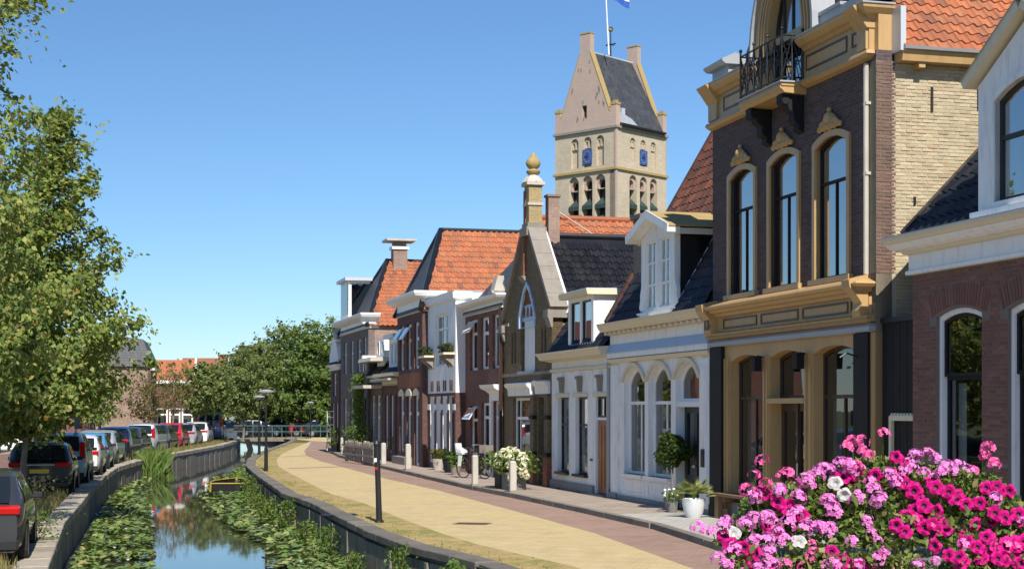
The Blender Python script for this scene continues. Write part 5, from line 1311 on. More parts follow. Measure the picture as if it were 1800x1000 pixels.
COPE = pieces('quay_coping_stone', [(0,(0.42,0.37,0.29)),(0.4,(0.36,0.31,0.24)),(0.8,(0.46,0.41,0.33)),(1,(0.30,0.26,0.20))], 0.9, 0.5, (0.10,0.09,0.06), 2.2, 18, 0.6)
COPE2 = pieces('grey_coping_stone', [(0,(0.19,0.17,0.14)),(0.5,(0.145,0.13,0.11)),(1,(0.24,0.215,0.175))], 0.9, 0.5, (0.06,0.06,0.045), 2.2, 18, 0.6)
def quay(poly, side, name, label, cope, wallm, step, zt, ylim):
    q = thing(name, label, 'quay wall')
    wb = MB()
    P = offset(poly, side*0.12)
    for a, b in zip(P[:-1], P[1:]): wb.add([(a[0],a[1],-2.0),(b[0],b[1],-2.0),(b[0],b[1],-0.02),(a[0],a[1],-0.02)], [(0,1,2,3)])
    wb.build('wall_core', wallm, q)
    ps = along([p for p in poly], step)
    for i, (p, t) in enumerate(ps):
        if not ylim[0] < p.y < ylim[1]: continue
        n = Vector((-t.y, t.x))*side        # to the land
        dw, dh = (0.25, 0.10) if side > 0 else (0.20, 0.07)
        L = step-0.012; c = p+t*step/2+n*(dw-0.01)
        mb = MB(); k = R.uniform(-0.012,0.012)
        mb.obox((0,0,0), (1,0,0), (0,1,0), (0,0,1), L/2, dw, dh)
        o = mb.build('coping_stone', cope, q, bevel=0.015); o.location = (c.x, c.y, zt-dh+k); o.rotation_euler.z = math.atan2(t.y,t.x)+R.uniform(-0.008,0.008)
        c = p+t*step/2+n*(0.07+R.uniform(-0.012,0.012))
        mb = MB(); mb.obox((0,0,0), (1,0,0), (0,1,0), (0,0,1), L/2-0.01, 0.05, 0.86)
        o = mb.build('wall_panel', wallm, q); o.location = (c.x, c.y, zt-0.2-0.87); o.rotation_euler.z = math.atan2(t.y,t.x)
        if i % 2 == 0 and side < 0:
            c = p+n*0.03; mb = MB(); mb.obox((0,0,0), (1,0,0), (0,1,0), (0,0,1), 0.06, 0.05, 0.85)
            o = mb.build('wall_post', wallm, q); o.location = (c.x, c.y, zt-0.21-0.85); o.rotation_euler.z = math.atan2(t.y,t.x)
    return q
quay(LQ, 1, 'quay_wall', 'pale capped concrete quay wall along the parked cars', COPE, CONCRETE, 1.15, 0.05, (10,128))
quay(RQ, -1, 'quay_wall', 'dark damp quay wall with grey coping along the yellow road', COPE2, DARKCONC, 1.15, 0.05, (10,128))

m, nt, p = base('canal_water'); w = wpos(nt)
mp = N(nt,'ShaderNodeMapping'); mp.inputs['Scale'].default_value = (1.0,0.35,1); nt.links.new(w, mp.inputs['Vector'])
p.inputs['Base Color'].default_value = (0.045,0.047,0.028,1); p.inputs['Roughness'].default_value = 0.03; p.inputs['IOR'].default_value = 1.45
p.inputs['Specular IOR Level'].default_value = 0.9
bump(nt, p, noise(nt, mp.outputs[0], 3.0, 3), 0.012, 0.05)
WATER = m
sheet('canal_water', LQ+RQ[::-1], ZW, WATER)
sheet('canal_bed', LQ+RQ[::-1], -2.0, EARTH)

# ------------------------------------------------------------------ foliage
def leaves(centers, size, m, name, parent=None, up=0.35, aspect=0.62, droop=0.0, rng=None, kind=None, out=0.0):
    """one folded leaf (4 corners) at every centre; size may be an array"""
    rng = rng or np.random.default_rng(3)
    C_ = np.asarray(centers, dtype=np.float64); n = len(C_)
    s = np.asarray(size)*np.ones(n)*rng.uniform(0.7,1.25,n)
    nrm = rng.normal(size=(n,3)); nrm[:,2] = np.abs(nrm[:,2])*0.8+up
    if out:
        r_ = C_-C_.mean(axis=0); r_[:,2] *= 0.4; r_ /= np.linalg.norm(r_,axis=1)[:,None]+1e-6; nrm += r_*out
    nrm /= np.linalg.norm(nrm,axis=1)[:,None]
    d = rng.normal(size=(n,3)); d[:,2] -= droop; d -= nrm*np.sum(d*nrm,axis=1)[:,None]; d /= np.linalg.norm(d,axis=1)[:,None]
    e = np.cross(nrm,d)
    a = C_-d*s[:,None]*0.5; b = C_+d*s[:,None]*0.5
    l = C_+e*s[:,None]*aspect*0.5+nrm*s[:,None]*0.13-d*s[:,None]*0.08; r = C_-e*s[:,None]*aspect*0.5+nrm*s[:,None]*0.13-d*s[:,None]*0.08
    o = soup(name, np.stack([a,l,b,r],axis=1), m, parent)
    if kind: o['kind'] = kind
    return o

def tree(name, label, loc, Ht, z0, radius, n_limb, n_leaf, leaf, m, bark, seed, trunk_r=0.09, shape='cone', lean=(0,0), group=None, spread=0.30, rise=0.55):
    rng = np.random.default_rng(seed); rr = random.Random(seed)
    T = thing(name, label, 'tree', loc, 0, group)
    tk = MB()
    axis = lambda h: Vector((lean[0]*(h/Ht)**1.3+0.06*math.sin(h*1.1+seed), lean[1]*(h/Ht)**1.3+0.05*math.cos(h*0.9+seed), h))
    hs = [Ht*0.97*i/12 for i in range(13)]
    tk.tube([axis(h) for h in hs], [trunk_r*(1.25 if h == 0 else 1)*(1-0.88*h/Ht)+0.006 for h in hs], 8)
    C_ = []; az = rr.uniform(0,6)
    w = []
    limbs = []
    for i in range(n_limb):
        f = (i+0.5)/n_limb; h = z0+(Ht*0.98-z0)*f**1.05; az += 2.399+rr.uniform(-0.4,0.4)
        if shape == 'cone': rad = radius*(min(1,(f*4+0.45))*(1-f)**0.75+0.06)
        elif shape == 'ball': rad = radius*(math.sqrt(max(0.02,1-(2*f-0.95)**2)))
        else: rad = radius*(0.35+0.65*math.sqrt(max(0,1-(f-0.35)**2/0.45)))*(1-0.25*f)
        rad *= rr.uniform(0.72,1.12)
        p0 = axis(max(z0*0.75, h-rad*rise*0.9)); u = Vector((math.cos(az),math.sin(az),0))
        p3 = Vector((axis(h).x,axis(h).y,h))+u*rad; p3.z += rad*rr.uniform(-0.05,0.22)
        p1 = p0+(u*0.4+Vector((0,0,rise*0.5)))*rad*0.8
        pts = [p0.lerp(p1,t).lerp(p1.lerp(p3,t),t) for t in (0,0.25,0.5,0.75,1)]
        limbs.append(pts)
        tk.tube(pts, [trunk_r*0.34*(1-f*0.5), trunk_r*0.26*(1-f*0.4), trunk_r*0.19, trunk_r*0.12, 0.006], 5)
        w.append(rad+0.25)
    w = np.array(w); w = w/w.sum()
    for pts, k in zip(limbs, w):
        nl = max(8, int(n_leaf*k)); ntw = max(3, nl//16); L = (pts[-1]-pts[0]).length
        for j in range(ntw):
            t = 0.22+0.78*rr.random()**0.8; s_ = t*4; i0 = min(3,int(s_)); b = pts[i0].lerp(pts[i0+1], s_-i0)
            sp = spread*(0.35+0.65*math.sin(min(1,t*1.1)*math.pi*0.75))*max(0.5,min(1.5,L/1.6))
            off = Vector((rr.gauss(0,sp), rr.gauss(0,sp), rr.gauss(0,sp*0.7)))
            c = b+off
            tip = c+Vector((off.x*0.4,off.y*0.4,0.05))
            for _ in range(nl//ntw):
                q = b.lerp(tip, rr.uniform(0.1,1.0)); g = 0.055+spread*0.11
                C_.append((q.x+rr.gauss(0,g), q.y+rr.gauss(0,g), q.z+rr.gauss(0,g)))
        for _ in range(max(2,nl//14)):
            q = pts[-1]; C_.append((q.x+rr.gauss(0,0.08), q.y+rr.gauss(0,0.08), q.z+rr.gauss(0,0.08)))
    tk.build('trunk', bark, T, smooth=60)
    leaves(C_, leaf, m, 'crown', T, droop=0.5, rng=rng, out=0.85)
    return T

BARK = paint('grey_brown_bark', (0.20,0.165,0.125), 0.95, 0.3, 0.5, (0.07,0.06,0.045), 6, 0.6)
LEAF_LEFT = leafmat('lime_leaf', [(0, (0.108, 0.182, 0.041)), (0.3, (0.196, 0.277, 0.061)), (0.6, (0.297, 0.371, 0.092)), (0.88, (0.432, 0.452, 0.149)), (0.985, (0.486, 0.392, 0.121)), (1, (0.6, 0.297, 0.054))])
LEAF_MID = leafmat('mid_green_leaf', [(0, (0.115, 0.169, 0.054)), (0.5, (0.182, 0.236, 0.074)), (1, (0.284, 0.311, 0.108))])
LEAF_DEEP = leafmat('deep_green_leaf', [(0, (0.078, 0.143, 0.033)), (0.5, (0.13, 0.208, 0.048)), (1, (0.221, 0.286, 0.065))])
LEAF_YEL = leafmat('yellowing_leaf', [(0,(0.09,0.10,0.022)),(0.5,(0.16,0.13,0.03)),(1,(0.20,0.12,0.04))])
tree('street_tree', 'tall leafy lime tree with pointed top beside the parked black car', (-13.0,40.9,0), 10.45, 2.0, 2.95, 84, 30000, 0.165, LEAF_LEFT, BARK, 4, 0.085, 'cone', lean=(1.0,0), spread=0.30)
tree('street_tree', 'lime tree nearest the camera reaching out of frame at top left', (-10.95,28.6,0), 15.5, 2.9, 2.75, 90, 36000, 0.13, LEAF_LEFT, BARK, 9, 0.09, 'oval', spread=0.28)
tree('street_tree', 'thick lime tree behind the pointed one at the left edge', (-15.6,46.5,0), 8.4, 1.9, 2.7, 56, 15000, 0.17, LEAF_LEFT, BARK, 21, 0.09, 'ball', spread=0.34)
for i, (x, y, h, z0, r, n, lf, mm, lab) in enumerate((
    (-18.2, 68.0, 4.5, 1.9, 1.15, 2300, 0.15, LEAF_LEFT, 'small yellow green tree behind the pointed lime tree'),
    (-20.3, 85.0, 4.2, 1.9, 1.3, 1300, 0.15, LEAF_YEL, 'thin browning tree in front of the pale brick house wall'),
    (-21.3, 96.5, 5.3, 2.3, 1.5, 900, 0.16, LEAF_YEL, 'sparse rusty leaved tree behind the red car'),
    (-21.2, 106.0, 5.6, 2.3, 1.9, 6000, 0.23, LEAF_MID, 'round green tree above the dark blue van'),
    (-19.7, 112.5, 6.7, 2.3, 2.3, 7000, 0.23, LEAF_MID, 'round green tree above the white car at the bend'),
    (-22.9, 119.0, 5.8, 2.3, 2.0, 5500, 0.25, LEAF_MID, 'small round green tree behind the two at the bend'))):
    tree('canal_tree', lab, (x,y,0), h, z0, r, 34, n, lf, mm, BARK, 40+i, 0.085, 'ball', group='trees along the left bank', spread=0.42)
for i, (x, y, h, r, n, mm, lab) in enumerate((
    (-22.8, 136, 8.3, 3.0, 6000, LEAF_MID, 'broad tree at the left of the far grove'),
    (-20.8, 141, 10.4, 4.0, 6500, LEAF_MID, 'tallest greyish tree in the middle of the far grove'),
    (-17.6, 134, 9.8, 3.7, 7000, LEAF_DEEP, 'dark green tree beside the far end of the house row'),
    (-14.2, 131, 9.4, 3.2, 6500, LEAF_DEEP, 'deep green tree touching the last white gable of the row'),
    (-16.4, 148, 11.2, 4.0, 5200, LEAF_MID, 'high tree crown rising behind the roofs of the last houses'),
    (-25.3, 146, 7.9, 2.6, 3800, LEAF_MID, 'low rounded tree left of the far grove'),
    (-12.0, 140, 10.6, 3.6, 5200, LEAF_DEEP, 'tree crown partly hidden by the last houses of the row'))):
    tree('grove_tree', lab, (x,y,0), h, 1.7, r, 50, int(n*1.5), 0.32, mm, BARK, 70+i, 0.16, 'oval', group='trees of the far grove', spread=0.62)
# far-off wood behind everything
rng = np.random.default_rng(8)
pts = []
for x in np.arange(-150, 150, 1.6):
    hh = 5.5+1.6*math.sin(x*0.13)+0.9*math.sin(x*0.41+1)
    k = 34; pts += list(np.stack([x+rng.normal(0,1.6,k), 232+rng.normal(0,2.5,k), rng.uniform(0.3,1,k)**0.7*hh], axis=1))
o = leaves(pts, 0.9, LEAF_MID, 'distant_wood', rng=rng); tag(o, 'dark line of distant trees closing the street', 'wood', kind='stuff')

# lily pads
PAD = leafmat('lily_pad', [(0,(0.07,0.125,0.03)),(0.35,(0.125,0.19,0.045)),(0.7,(0.19,0.25,0.07)),(0.93,(0.28,0.30,0.11)),(1,(0.33,0.24,0.11))], 0.12, 0.32)
LE = [(-3.4,20),(-7.3,31),(-9.3,39.5),(-12.7,54),(-15.6,66),(-17.2,73.5)]       # inner edge of the left carpet
RE = [(-1.2,20),(-5.2,31),(-5.6,35.5),(-7.9,42.4),(-11.3,55.5),(-13.4,68),(-14.6,80),(-15.4,92)]
def pads(seed, xa, xb, y0, y1, dens, name, label, ragged):
    rng = np.random.default_rng(seed); V = []; F = []
    y = y0
    cells = []
    while y < y1:
        a, b = xa(y), xb(y)
        n = rng.poisson(max(0,(b-a))*0.25*dens)
        for _ in range(n): cells.append((rng.uniform(a,b), y+rng.uniform(0,0.25)))
        y += 0.25
    for (x, y) in cells:
        if (x+10.75)**2+(y-58.4)**2 < 1.2: continue
        edge = min(x-xa(y), xb(y)-x) if ragged == 0 else (xb(y)-x if ragged > 0 else x-xa(y))
        clump = math.sin(x*2.1+y*0.7)+math.sin(y*1.7-x*0.9)+rng.normal(0,0.6)
        if edge < 1.1 and clump < 0.9-edge*1.7: continue
        s = rng.uniform(0.05,0.105); t = rng.uniform(0,6.28); up = rng.uniform(0.01,0.05) if rng.random() < 0.45 else rng.uniform(0.03,0.15)
        tilt = float(np.clip(rng.normal(0,0.10 if up < 0.05 else 0.38),-0.8,0.8)); tdir = rng.uniform(0,6.28)
        k = len(V); cs = []
        for i in range(7):
            q = t+0.25+i*(6.28-0.5)/6; px_, py_ = s*math.cos(q), s*1.15*math.sin(q); d = px_*math.cos(tdir)+py_*math.sin(tdir)
            V.append((x+px_, y+py_, ZW+up+abs(d)*0.0+d*math.tan(tilt)*0.8+0.02))
        V.append((x, y, ZW+up))
        for i in range(6): F.append((k+i, k+i+1, k+7))
    me = bpy.data.meshes.new(name); me.from_pydata(V, [], F); me.materials.append(PAD); o = link(name, me)
    return tag(o, label, 'water lilies', kind='stuff')
pads(1, lambda y: xat(LQ,y)+0.15, lambda y: xat(LE,y), 21, 73, 150, 'lily_pads', 'carpet of lily pads along the left quay wall', 1)
pads(2, lambda y: xat(RE,y), lambda y: xat(RQ,y)-0.12, 21, 91, 150, 'lily_pads', 'carpet of lily pads along the right quay wall', -1)
# small white lily flowers
fm = MB().lathe([(0.01,0),(0.03,0.02),(0.038,0.04),(0.02,0.035),(0.005,0.03)], 7).mesh('lily_flower', WHITE)
for i, (x, y) in enumerate([(-9.6,37),(-8.9,34.4),(-8.3,33.0),(-11.2,44.5),(-10.0,39.8),(-12.1,48.2),(-7.9,31.6),(-4.3,31.3),(-6.6,41),(-9.1,33.6)]):
    o = link('lily_flower', fm, None, (x,y,ZW+0.12)); tag(o, 'small white water lily flower among the lily pads', 'flower', 'water lily flowers')

def blades(centers, h, wd, m, name, parent=None, lean=0.35, seed=0):
    rng = np.random.default_rng(seed); C_ = np.asarray(centers, float); n = len(C_)
    hh = np.asarray(h)*rng.uniform(0.5,1.15,n); a = rng.uniform(0,6.28,n); l = rng.uniform(0,lean,n)*hh
    e = np.stack([np.cos(a+1.57),np.sin(a+1.57),np.zeros(n)],1)*(np.asarray(wd)*np.ones(n))[:,None]*0.5; d = np.stack([np.cos(a),np.sin(a),np.zeros(n)],1)
    m1 = C_+d*l[:,None]*0.35; m1[:,2] += hh*0.6; t = C_+d*l[:,None]; t[:,2] += hh
    return soup(name, np.stack([C_-e,C_+e,m1+e*0.8,t],1), m, parent)
DRYG = leafmat('dry_grass', [(0,(0.24,0.19,0.08)),(0.5,(0.33,0.26,0.11)),(0.8,(0.16,0.17,0.05)),(1,(0.09,0.13,0.03))], 0.3, 0.8)
FRESH = leafmat('fresh_weed', [(0,(0.06,0.12,0.02)),(0.5,(0.10,0.18,0.03)),(1,(0.16,0.22,0.04))], 0.35)
REED = leafmat('reed_green', [(0,(0.09,0.17,0.035)),(0.5,(0.14,0.23,0.05)),(1,(0.22,0.28,0.08))], 0.3)
rng = np.random.default_rng(4); P = []; P2 = []
for y in np.arange(20,122,0.02):
    o_ = 0.55+abs(rng.normal(0,0.45))
    den = 0.35+0.65*(math.sin(y*0.9)*0.5+0.5)*(math.sin(y*0.37+1)*0.5+0.6)
    if rng.random() < den:
        for _ in range(3): P.append((xat(LQ,y)-o_*1.0+rng.normal(0,0.06), y+rng.normal(0,0.1), 0))
o = blades(P, 0.26, 0.018, DRYG, 'dry_grass', seed=5); tag(o, 'dry yellow grass along the left quay edge', 'grass', kind='stuff')
for y in np.arange(21,118,0.035):
    if rng.random() < 0.25+0.5*(math.sin(y*0.8)>0.3): P2.append((xat(RQ,y)+0.5+abs(rng.normal(0,0.28)), y, 0))
o = blades(P2, 0.045, 0.02, DRYG, 'edge_grass', seed=6, lean=0.8); tag(o, 'low green grass along the right quay edge', 'grass', kind='stuff')
q = thing('reed_clump', 'bright green reeds standing in the water at the left quay', 'reeds', (-16.9,72.4,ZW))
rx_ = rng.normal(0,0.36,2200); ry_ = rng.normal(0,0.55,2200)
blades(np.stack([rx_, ry_, np.zeros(2200)],1), 1.35*np.exp(-(rx_/0.62)**2)*(0.85+0.25*np.sin(rx_*9+ry_*5)), 0.03, REED, 'reed_blades', q, 0.6, 7)
for i, (y, off, h, n, sp, lab) in enumerate(((26.0,0.3,0.95,420,0.32,'tall weeds growing from the right quay wall at the bottom of the photo'), (29.3,0.35,0.5,260,0.3,'low weeds at the foot of the right quay wall left of the tall weeds'),
      (40.6,0.25,0.85,420,0.36,'bushy weeds on the dark quay wall left of the black steel post'), (47.5,0.3,0.55,300,0.3,'weeds at the quay wall right of the floating boat'), (54.5,0.3,0.9,520,0.5,'wide green weeds on the quay wall beside the boat'),
      (33.2,0.3,0.7,420,0.5,'broad weeds on the dark quay wall below the leaning steel post'), (36.8,0.3,0.55,320,0.4,'scattered weeds between the post and the bushy weeds'), (44.0,0.3,0.7,380,0.45,'leafy weeds on the quay wall right of the low ones by the boat'), (50.8,0.3,0.75,420,0.5,'thick weeds on the quay wall just in front of the boat'), (62.0,0.3,0.7,420,0.8,'green weeds on the quay wall where the road bends'),(23.6,0.3,0.9,380,0.3,'nearest weeds at the foot of the right quay wall'))):
    q = thing('wall_weed', lab, 'weeds', (xat(RQ,y)-off, y, ZW), 0, 'weeds on the right quay wall')
    C_ = np.stack([rng.normal(0,sp*0.45,n), rng.normal(0,sp*1.1,n), rng.uniform(0.05,1,n)**1.2*h],1); C_[:,0] *= (1.1-C_[:,2]/h*0.5)
    leaves(C_, 0.09, FRESH, 'weed_leaves', q, rng=rng); st = MB()
    for _ in range(8): st.tube([(rng.normal(0,sp*0.3),rng.normal(0,sp*0.8),0),(rng.normal(0,sp*0.4),rng.normal(0,sp),h*rng.uniform(0.6,1))], 0.006, 4)
    st.build('stems', DRYG, q)
for (x, y, h, n, sp, m_, lab) in ((-8.55,27.6,0.55,260,0.22,FRESH,'bright green weed beside the grey car on the left verge'), (-9.6,29.6,0.35,160,0.2,FRESH,'low green weed on the left verge'),
      (-11.6,37.6,0.75,300,0.28,DRYG,'tall dry weed in front of the black car'), (-14.0,50.3,0.62,260,0.2,BARK,'dead brown shrub beside the grey sign pole')):
    q = thing('verge_weed', lab, 'weeds', (x,y,0))
    leaves(np.stack([rng.normal(0,sp,n), rng.normal(0,sp,n), rng.uniform(0.02,1,n)*h],1), 0.08, m_, 'weed_leaves', q, rng=rng)
    st = MB()
    for _ in range(10): st.tube([(rng.normal(0,0.05),rng.normal(0,0.05),0),(rng.normal(0,sp),rng.normal(0,sp),h)], 0.006, 4)
    st.build('stems', BARK, q)

# ================================================================== cars
TYRE = paint('tyre_rubber', (0.015,0.015,0.015), 0.85, 0.1, 0.2); RIM = paint('alloy_rim', (0.45,0.46,0.47), 0.35, 0.05, 0.1, metal=0.7)
RED = paint('red_lamp_glass', (0.50,0.012,0.012), 0.15, 0.05, 0, bmp=0); PLATE = paint('yellow_number_plate', (0.75,0.48,0.03), 0.4, 0.03, 0.05, bmp=0)
CARGLASS = paint('car_window_glass', (0.012,0.016,0.018), 0.04, 0.1, 0, bmp=0, spec=0.8)
def carpaint(name, c, metal=0.2):
    m, nt, p = base(name); p.inputs['Base Color'].default_value = rgb(c); p.inputs['Metallic'].default_value = metal; p.inputs['Roughness'].default_value = 0.32
    p.inputs['Coat Weight'].default_value = 0.9; p.inputs['Coat Roughness'].default_value = 0.05; return m
STY = {'hatch': [(0,0.90),(0.10,1.02),(0.55,0.96),(1.0,1.0),(1.9,0.985),(2.75,0.66),(3.3,0.60)],
       'mpv': [(0,0.62),(0.08,0.70),(0.30,0.95),(0.8,1.0),(2.2,0.98),(3.05,0.66),(3.6,0.56)],
       'van': [(0,0.60),(0.05,0.92),(0.22,1.0),(2.6,0.99),(3.5,0.64),(4.0,0.56)],
       'estate': [(0,0.63),(0.12,0.70),(0.75,0.96),(1.3,1.0),(2.3,0.98),(3.1,0.66),(3.9,0.60)]}
def car(label, loc, head, L, Wd, Ht, style, pm, group='cars parked along the left quay', detail=True):
    T = thing('parked_car', label, 'car', (loc[0],loc[1],0), math.atan2(head[1],head[0])-math.pi/2, group)
    belt = 0.62*Ht
    if style == 'hatch': prof = [(0,0.60*Ht),(0.06,0.66*Ht),(0.52,0.95*Ht),(0.95,Ht),(L*0.45,0.985*Ht),(L*0.70,0.66*Ht),(L*0.80,0.62*Ht),(L-0.15,0.52*Ht),(L,0.42*Ht)]
    elif style == 'van': prof = [(0,0.55*Ht),(0.05,0.90*Ht),(0.2,Ht),(L*0.55,0.99*Ht),(L*0.8,0.62*Ht),(L-0.15,0.5*Ht),(L,0.4*Ht)]; belt = 0.58*Ht
    elif style == 'mpv': prof = [(0,0.57*Ht),(0.07,0.66*Ht),(0.28,0.95*Ht),(0.7,Ht),(L*0.5,0.985*Ht),(L*0.77,0.64*Ht),(L-0.15,0.48*Ht),(L,0.4*Ht)]
    else: prof = [(0,0.60*Ht),(0.1,0.66*Ht),(0.65,0.95*Ht),(1.1,Ht),(L*0.48,0.985*Ht),(L*0.70,0.66*Ht),(L-0.2,0.52*Ht),(L,0.42*Ht)]
    def zt(y):
        for (a,z0),(b,z1) in zip(prof[:-1],prof[1:]):
            if a <= y <= b:
                t = (y-a)/(b-a); return z0+(z1-z0)*t
        return prof[-1][1]
    def hw(y):
        P = [(0,0.86),(0.15,0.95),(0.6,1.0),(L-0.9,1.0),(L-0.25,0.92),(L,0.72)]
        for (a,z0),(b,z1) in zip(P[:-1],P[1:]):
            if a <= y <= b: return Wd/2*(z0+(z1-z0)*(y-a)/(b-a))
        return Wd/2*0.72
    def ring(y):
        z = zt(y); w = hw(y); b = min(belt, z-0.05); g = max(0.0, z-b); k = min(1, g/(Ht-belt))
        return [(0,0.20),(w*0.86,0.20),(w*0.96,0.30),(w,0.48),(w*0.995,0.62*b+0.18),(w*0.97,b),(w*(0.97-0.07*k),b+g*0.5),(w*(0.97-0.17*k)-0.02,z-0.05*min(1,g*6)),(w*(0.80-0.14*k),z-0.006),(w*0.4,z+0.012),(0,z+0.018)]
    ys = sorted(set([0,0.03]+[p[0] for p in prof]+[L*i/22 for i in range(23)]))
    mb = MB(); n = 20
    for y in ys:
        r = ring(y); full = [(x,z) for x,z in r]+[(-x,z) for x,z in r[-2:0:-1]]
        mb.v += [(x,y,z) for x,z in full]
    for i in range(len(ys)-1):
        for k in range(n): mb.f.append((i*n+k,i*n+(k+1)%n,(i+1)*n+(k+1)%n,(i+1)*n+k)); mb.m.append(0)
    mb.f.append(tuple(range(n))); mb.m.append(0); mb.f.append(tuple(range((len(ys)-1)*n,len(ys)*n))[::-1]); mb.m.append(0)
    mb.build('body', pm, T, smooth=38)
    def lerp(a,b,t): return (a[0]+(b[0]-a[0])*t, a[1]+(b[1]-a[1])*t)
    yb = prof[1][0] if style != 'van' else 0.0
    # rear window across the sloping tail
    pr = [p for p in prof if p[0] <= 1.2]
    za, zb_ = belt+0.05, Ht*0.95-0.04
    def yz(z):
        for (a,z0),(b,z1) in zip(prof[:-1],prof[1:]):
            if z0 <= z <= z1: return a+(b-a)*(z-z0)/max(1e-6,z1-z0)
        return 0
    q = MB(); vs = []
    for z in (za, (za+zb_)/2, zb_):
        y = yz(z); w = hw(y)*(0.80-0.12*(z-belt)/(Ht-belt)); vs += [(-w,y-0.022,z+0.012),(-w*0.5,y-0.026,z+0.024),(w*0.5,y-0.026,z+0.024),(w,y-0.022,z+0.012)]
    q.add(vs, [(4*i+j,4*i+j+1,4*i+5+j,4*i+4+j) for i in range(2) for j in range(3)]); q.build('rear_window', CARGLASS, T)
    # windscreen
    yw0, yw1 = [p[0] for p in prof if abs(p[1]-0.985*Ht) < 0.02 or abs(p[1]-0.99*Ht) < 1e-6][-1], [p[0] for p in prof if p[1] < 0.7*Ht and p[0] > L*0.5][0]
    q = MB(); vs = []
    for t in (0.12,0.5,0.9):
        y = yw0+(yw1-yw0)*t; w = hw(y)*(0.68+0.12*t); z = zt(y); vs += [(-w,y+0.014,z+0.012),(0,y+0.03,z+0.036),(w,y+0.014,z+0.012)]
    q.add(vs, [(3*i+j,3*i+j+1,3*i+4+j,3*i+3+j) for i in range(2) for j in range(2)]); q.build('windscreen', CARGLASS, T)
    y0, y1 = yz(belt+0.25*(Ht-belt))+0.38, yw1-0.28
    cuts = [(y0, y0+(y1-y0)*0.36), (y0+(y1-y0)*0.40, y0+(y1-y0)*0.70), (y0+(y1-y0)*0.73, y1)]
    for s in (-1,1):
        for a, b in cuts:
            q = MB(); vs = []; K = 4
            for i in range(K+1):
                y = a+(b-a)*i/K; r = ring(y)
                for p in (lerp(r[5],r[6],0.12), r[6], lerp(r[6],r[7],0.75)): vs.append((s*(p[0]+0.010),y,p[1]))
            q.add(vs, [(3*i+j,3*i+j+1,3*i+4+j,3*i+3+j) for i in range(K) for j in range(2)]); q.build('side_window', CARGLASS, T)
        for y in (0.72, L-0.80):
            w = hw(y)
            q = MB(); c = (s*(w-0.10),y,0.31)
            q.add([], []); ringp = [(0.31,-0.1),(0.315,0.0),(0.31,0.105),(0.25,0.112),(0.21,0.108)]
            vs = []; fs = []; nn = 18
            for (r_,o) in ringp:
                for k in range(nn): t = 6.2832*k/nn; vs.append((c[0]+s*o, c[1]+r_*math.cos(t), c[2]+r_*math.sin(t)))
            for i in range(len(ringp)-1):
                for k in range(nn): fs.append((i*nn+k,i*nn+(k+1)%nn,(i+1)*nn+(k+1)%nn,(i+1)*nn+k))
            q.add(vs, fs); wh = q.build('wheel', TYRE, T)
            q = MB(); q.add([(c[0]+s*0.106,c[1]+0.212*math.cos(6.2832*k/12),c[2]+0.212*math.sin(6.2832*k/12)) for k in range(12)], [tuple(range(12))]); q.build('rim', RIM, wh)
            q = MB(); q.add([(s*(w+0.004),y+0.385*math.cos(3.1416*k/10),0.29+0.385*math.sin(3.1416*k/10)) for k in range(11)], [tuple(range(11))]); q.build('wheel_arch', TYRE, T)
        z0, z1 = (0.52*Ht, 0.66*Ht) if style not in ('van','mpv') else (0.52*Ht, 0.84*Ht)
        if style in ('van','mpv'):
            q = MB(); q.obox((s*(hw(0.05)*0.93), 0.06, (z0+z1)/2), (1,0,0), Vector((0,1,0.15)).normalized(), Vector((0,-0.15,1)).normalized(), 0.085, 0.10, (z1-z0)/2)
        else:
            q = MB(); q.obox((s*hw(0.05)*0.76, 0.035, (z0+z1)/2), (1,0,0), Vector((0,1,0.2)).normalized(), Vector((0,-0.2,1)).normalized(), hw(0.05)*0.26, 0.075, (z1-z0)/2*0.6)
        q.build('tail_light', RED, T, bevel=0.02)
        if detail:
            q = MB(); q.obox((s*(Wd/2+0.07), y1-0.15, belt+0.05), (1,0,0), (0,1,0), (0,0,1), 0.075, 0.04, 0.05); q.tube([(s*(Wd/2-0.06),y1-0.1,belt),(s*(Wd/2+0.03),y1-0.13,belt+0.03)], 0.02, 5); q.build('mirror', TYRE, T, bevel=0.02)
    q = MB(); q.box(-Wd*0.44,Wd*0.44,-0.03,0.16,0.22,0.40); q.build('bumper', TYRE if style != 'hatch' else pm, T, bevel=0.03)
    q = MB(); q.box(-0.26,0.26,-0.022,0.01,0.50*Ht-0.055,0.50*Ht+0.055) if style != 'hatch' else q.box(-0.26,0.26,-0.024,0.01,0.62,0.73); q.build('number_plate', PLATE, T)
    if detail:
        q = MB(); q.box(-0.5,0.5,-0.014,0.01,0.575*Ht,0.59*Ht); q.build('tailgate_strip', RIM, T)
        q = MB(); q.tube([(0,yz(za)-0.03,za+0.02),(0.28,yz(za+0.12)-0.03,za+0.14)], 0.01, 4); q.build('wiper', TYRE, T)
    return T
PB = carpaint('black_car_paint', (0.008,0.011,0.020)); PG = carpaint('grey_car_paint', (0.06,0.062,0.068), 0.5); PLB = carpaint('pale_blue_car_paint', (0.30,0.42,0.50), 0.4)
PW = carpaint('white_car_paint', (0.70,0.70,0.69), 0.0); PBL = carpaint('bright_blue_car_paint', (0.10,0.30,0.50), 0.3); PS = carpaint('silver_car_paint', (0.50,0.53,0.55), 0.5)
PD = carpaint('dark_blue_car_paint', (0.012,0.018,0.04)); PR = carpaint('red_car_paint', (0.50,0.015,0.03), 0.1); PN = carpaint('anthracite_car_paint', (0.045,0.048,0.052), 0.4); PVAN = carpaint('navy_van_paint', (0.012,0.035,0.13), 0.1)
PT = carpaint('teal_car_paint', (0.03,0.18,0.19), 0.2)
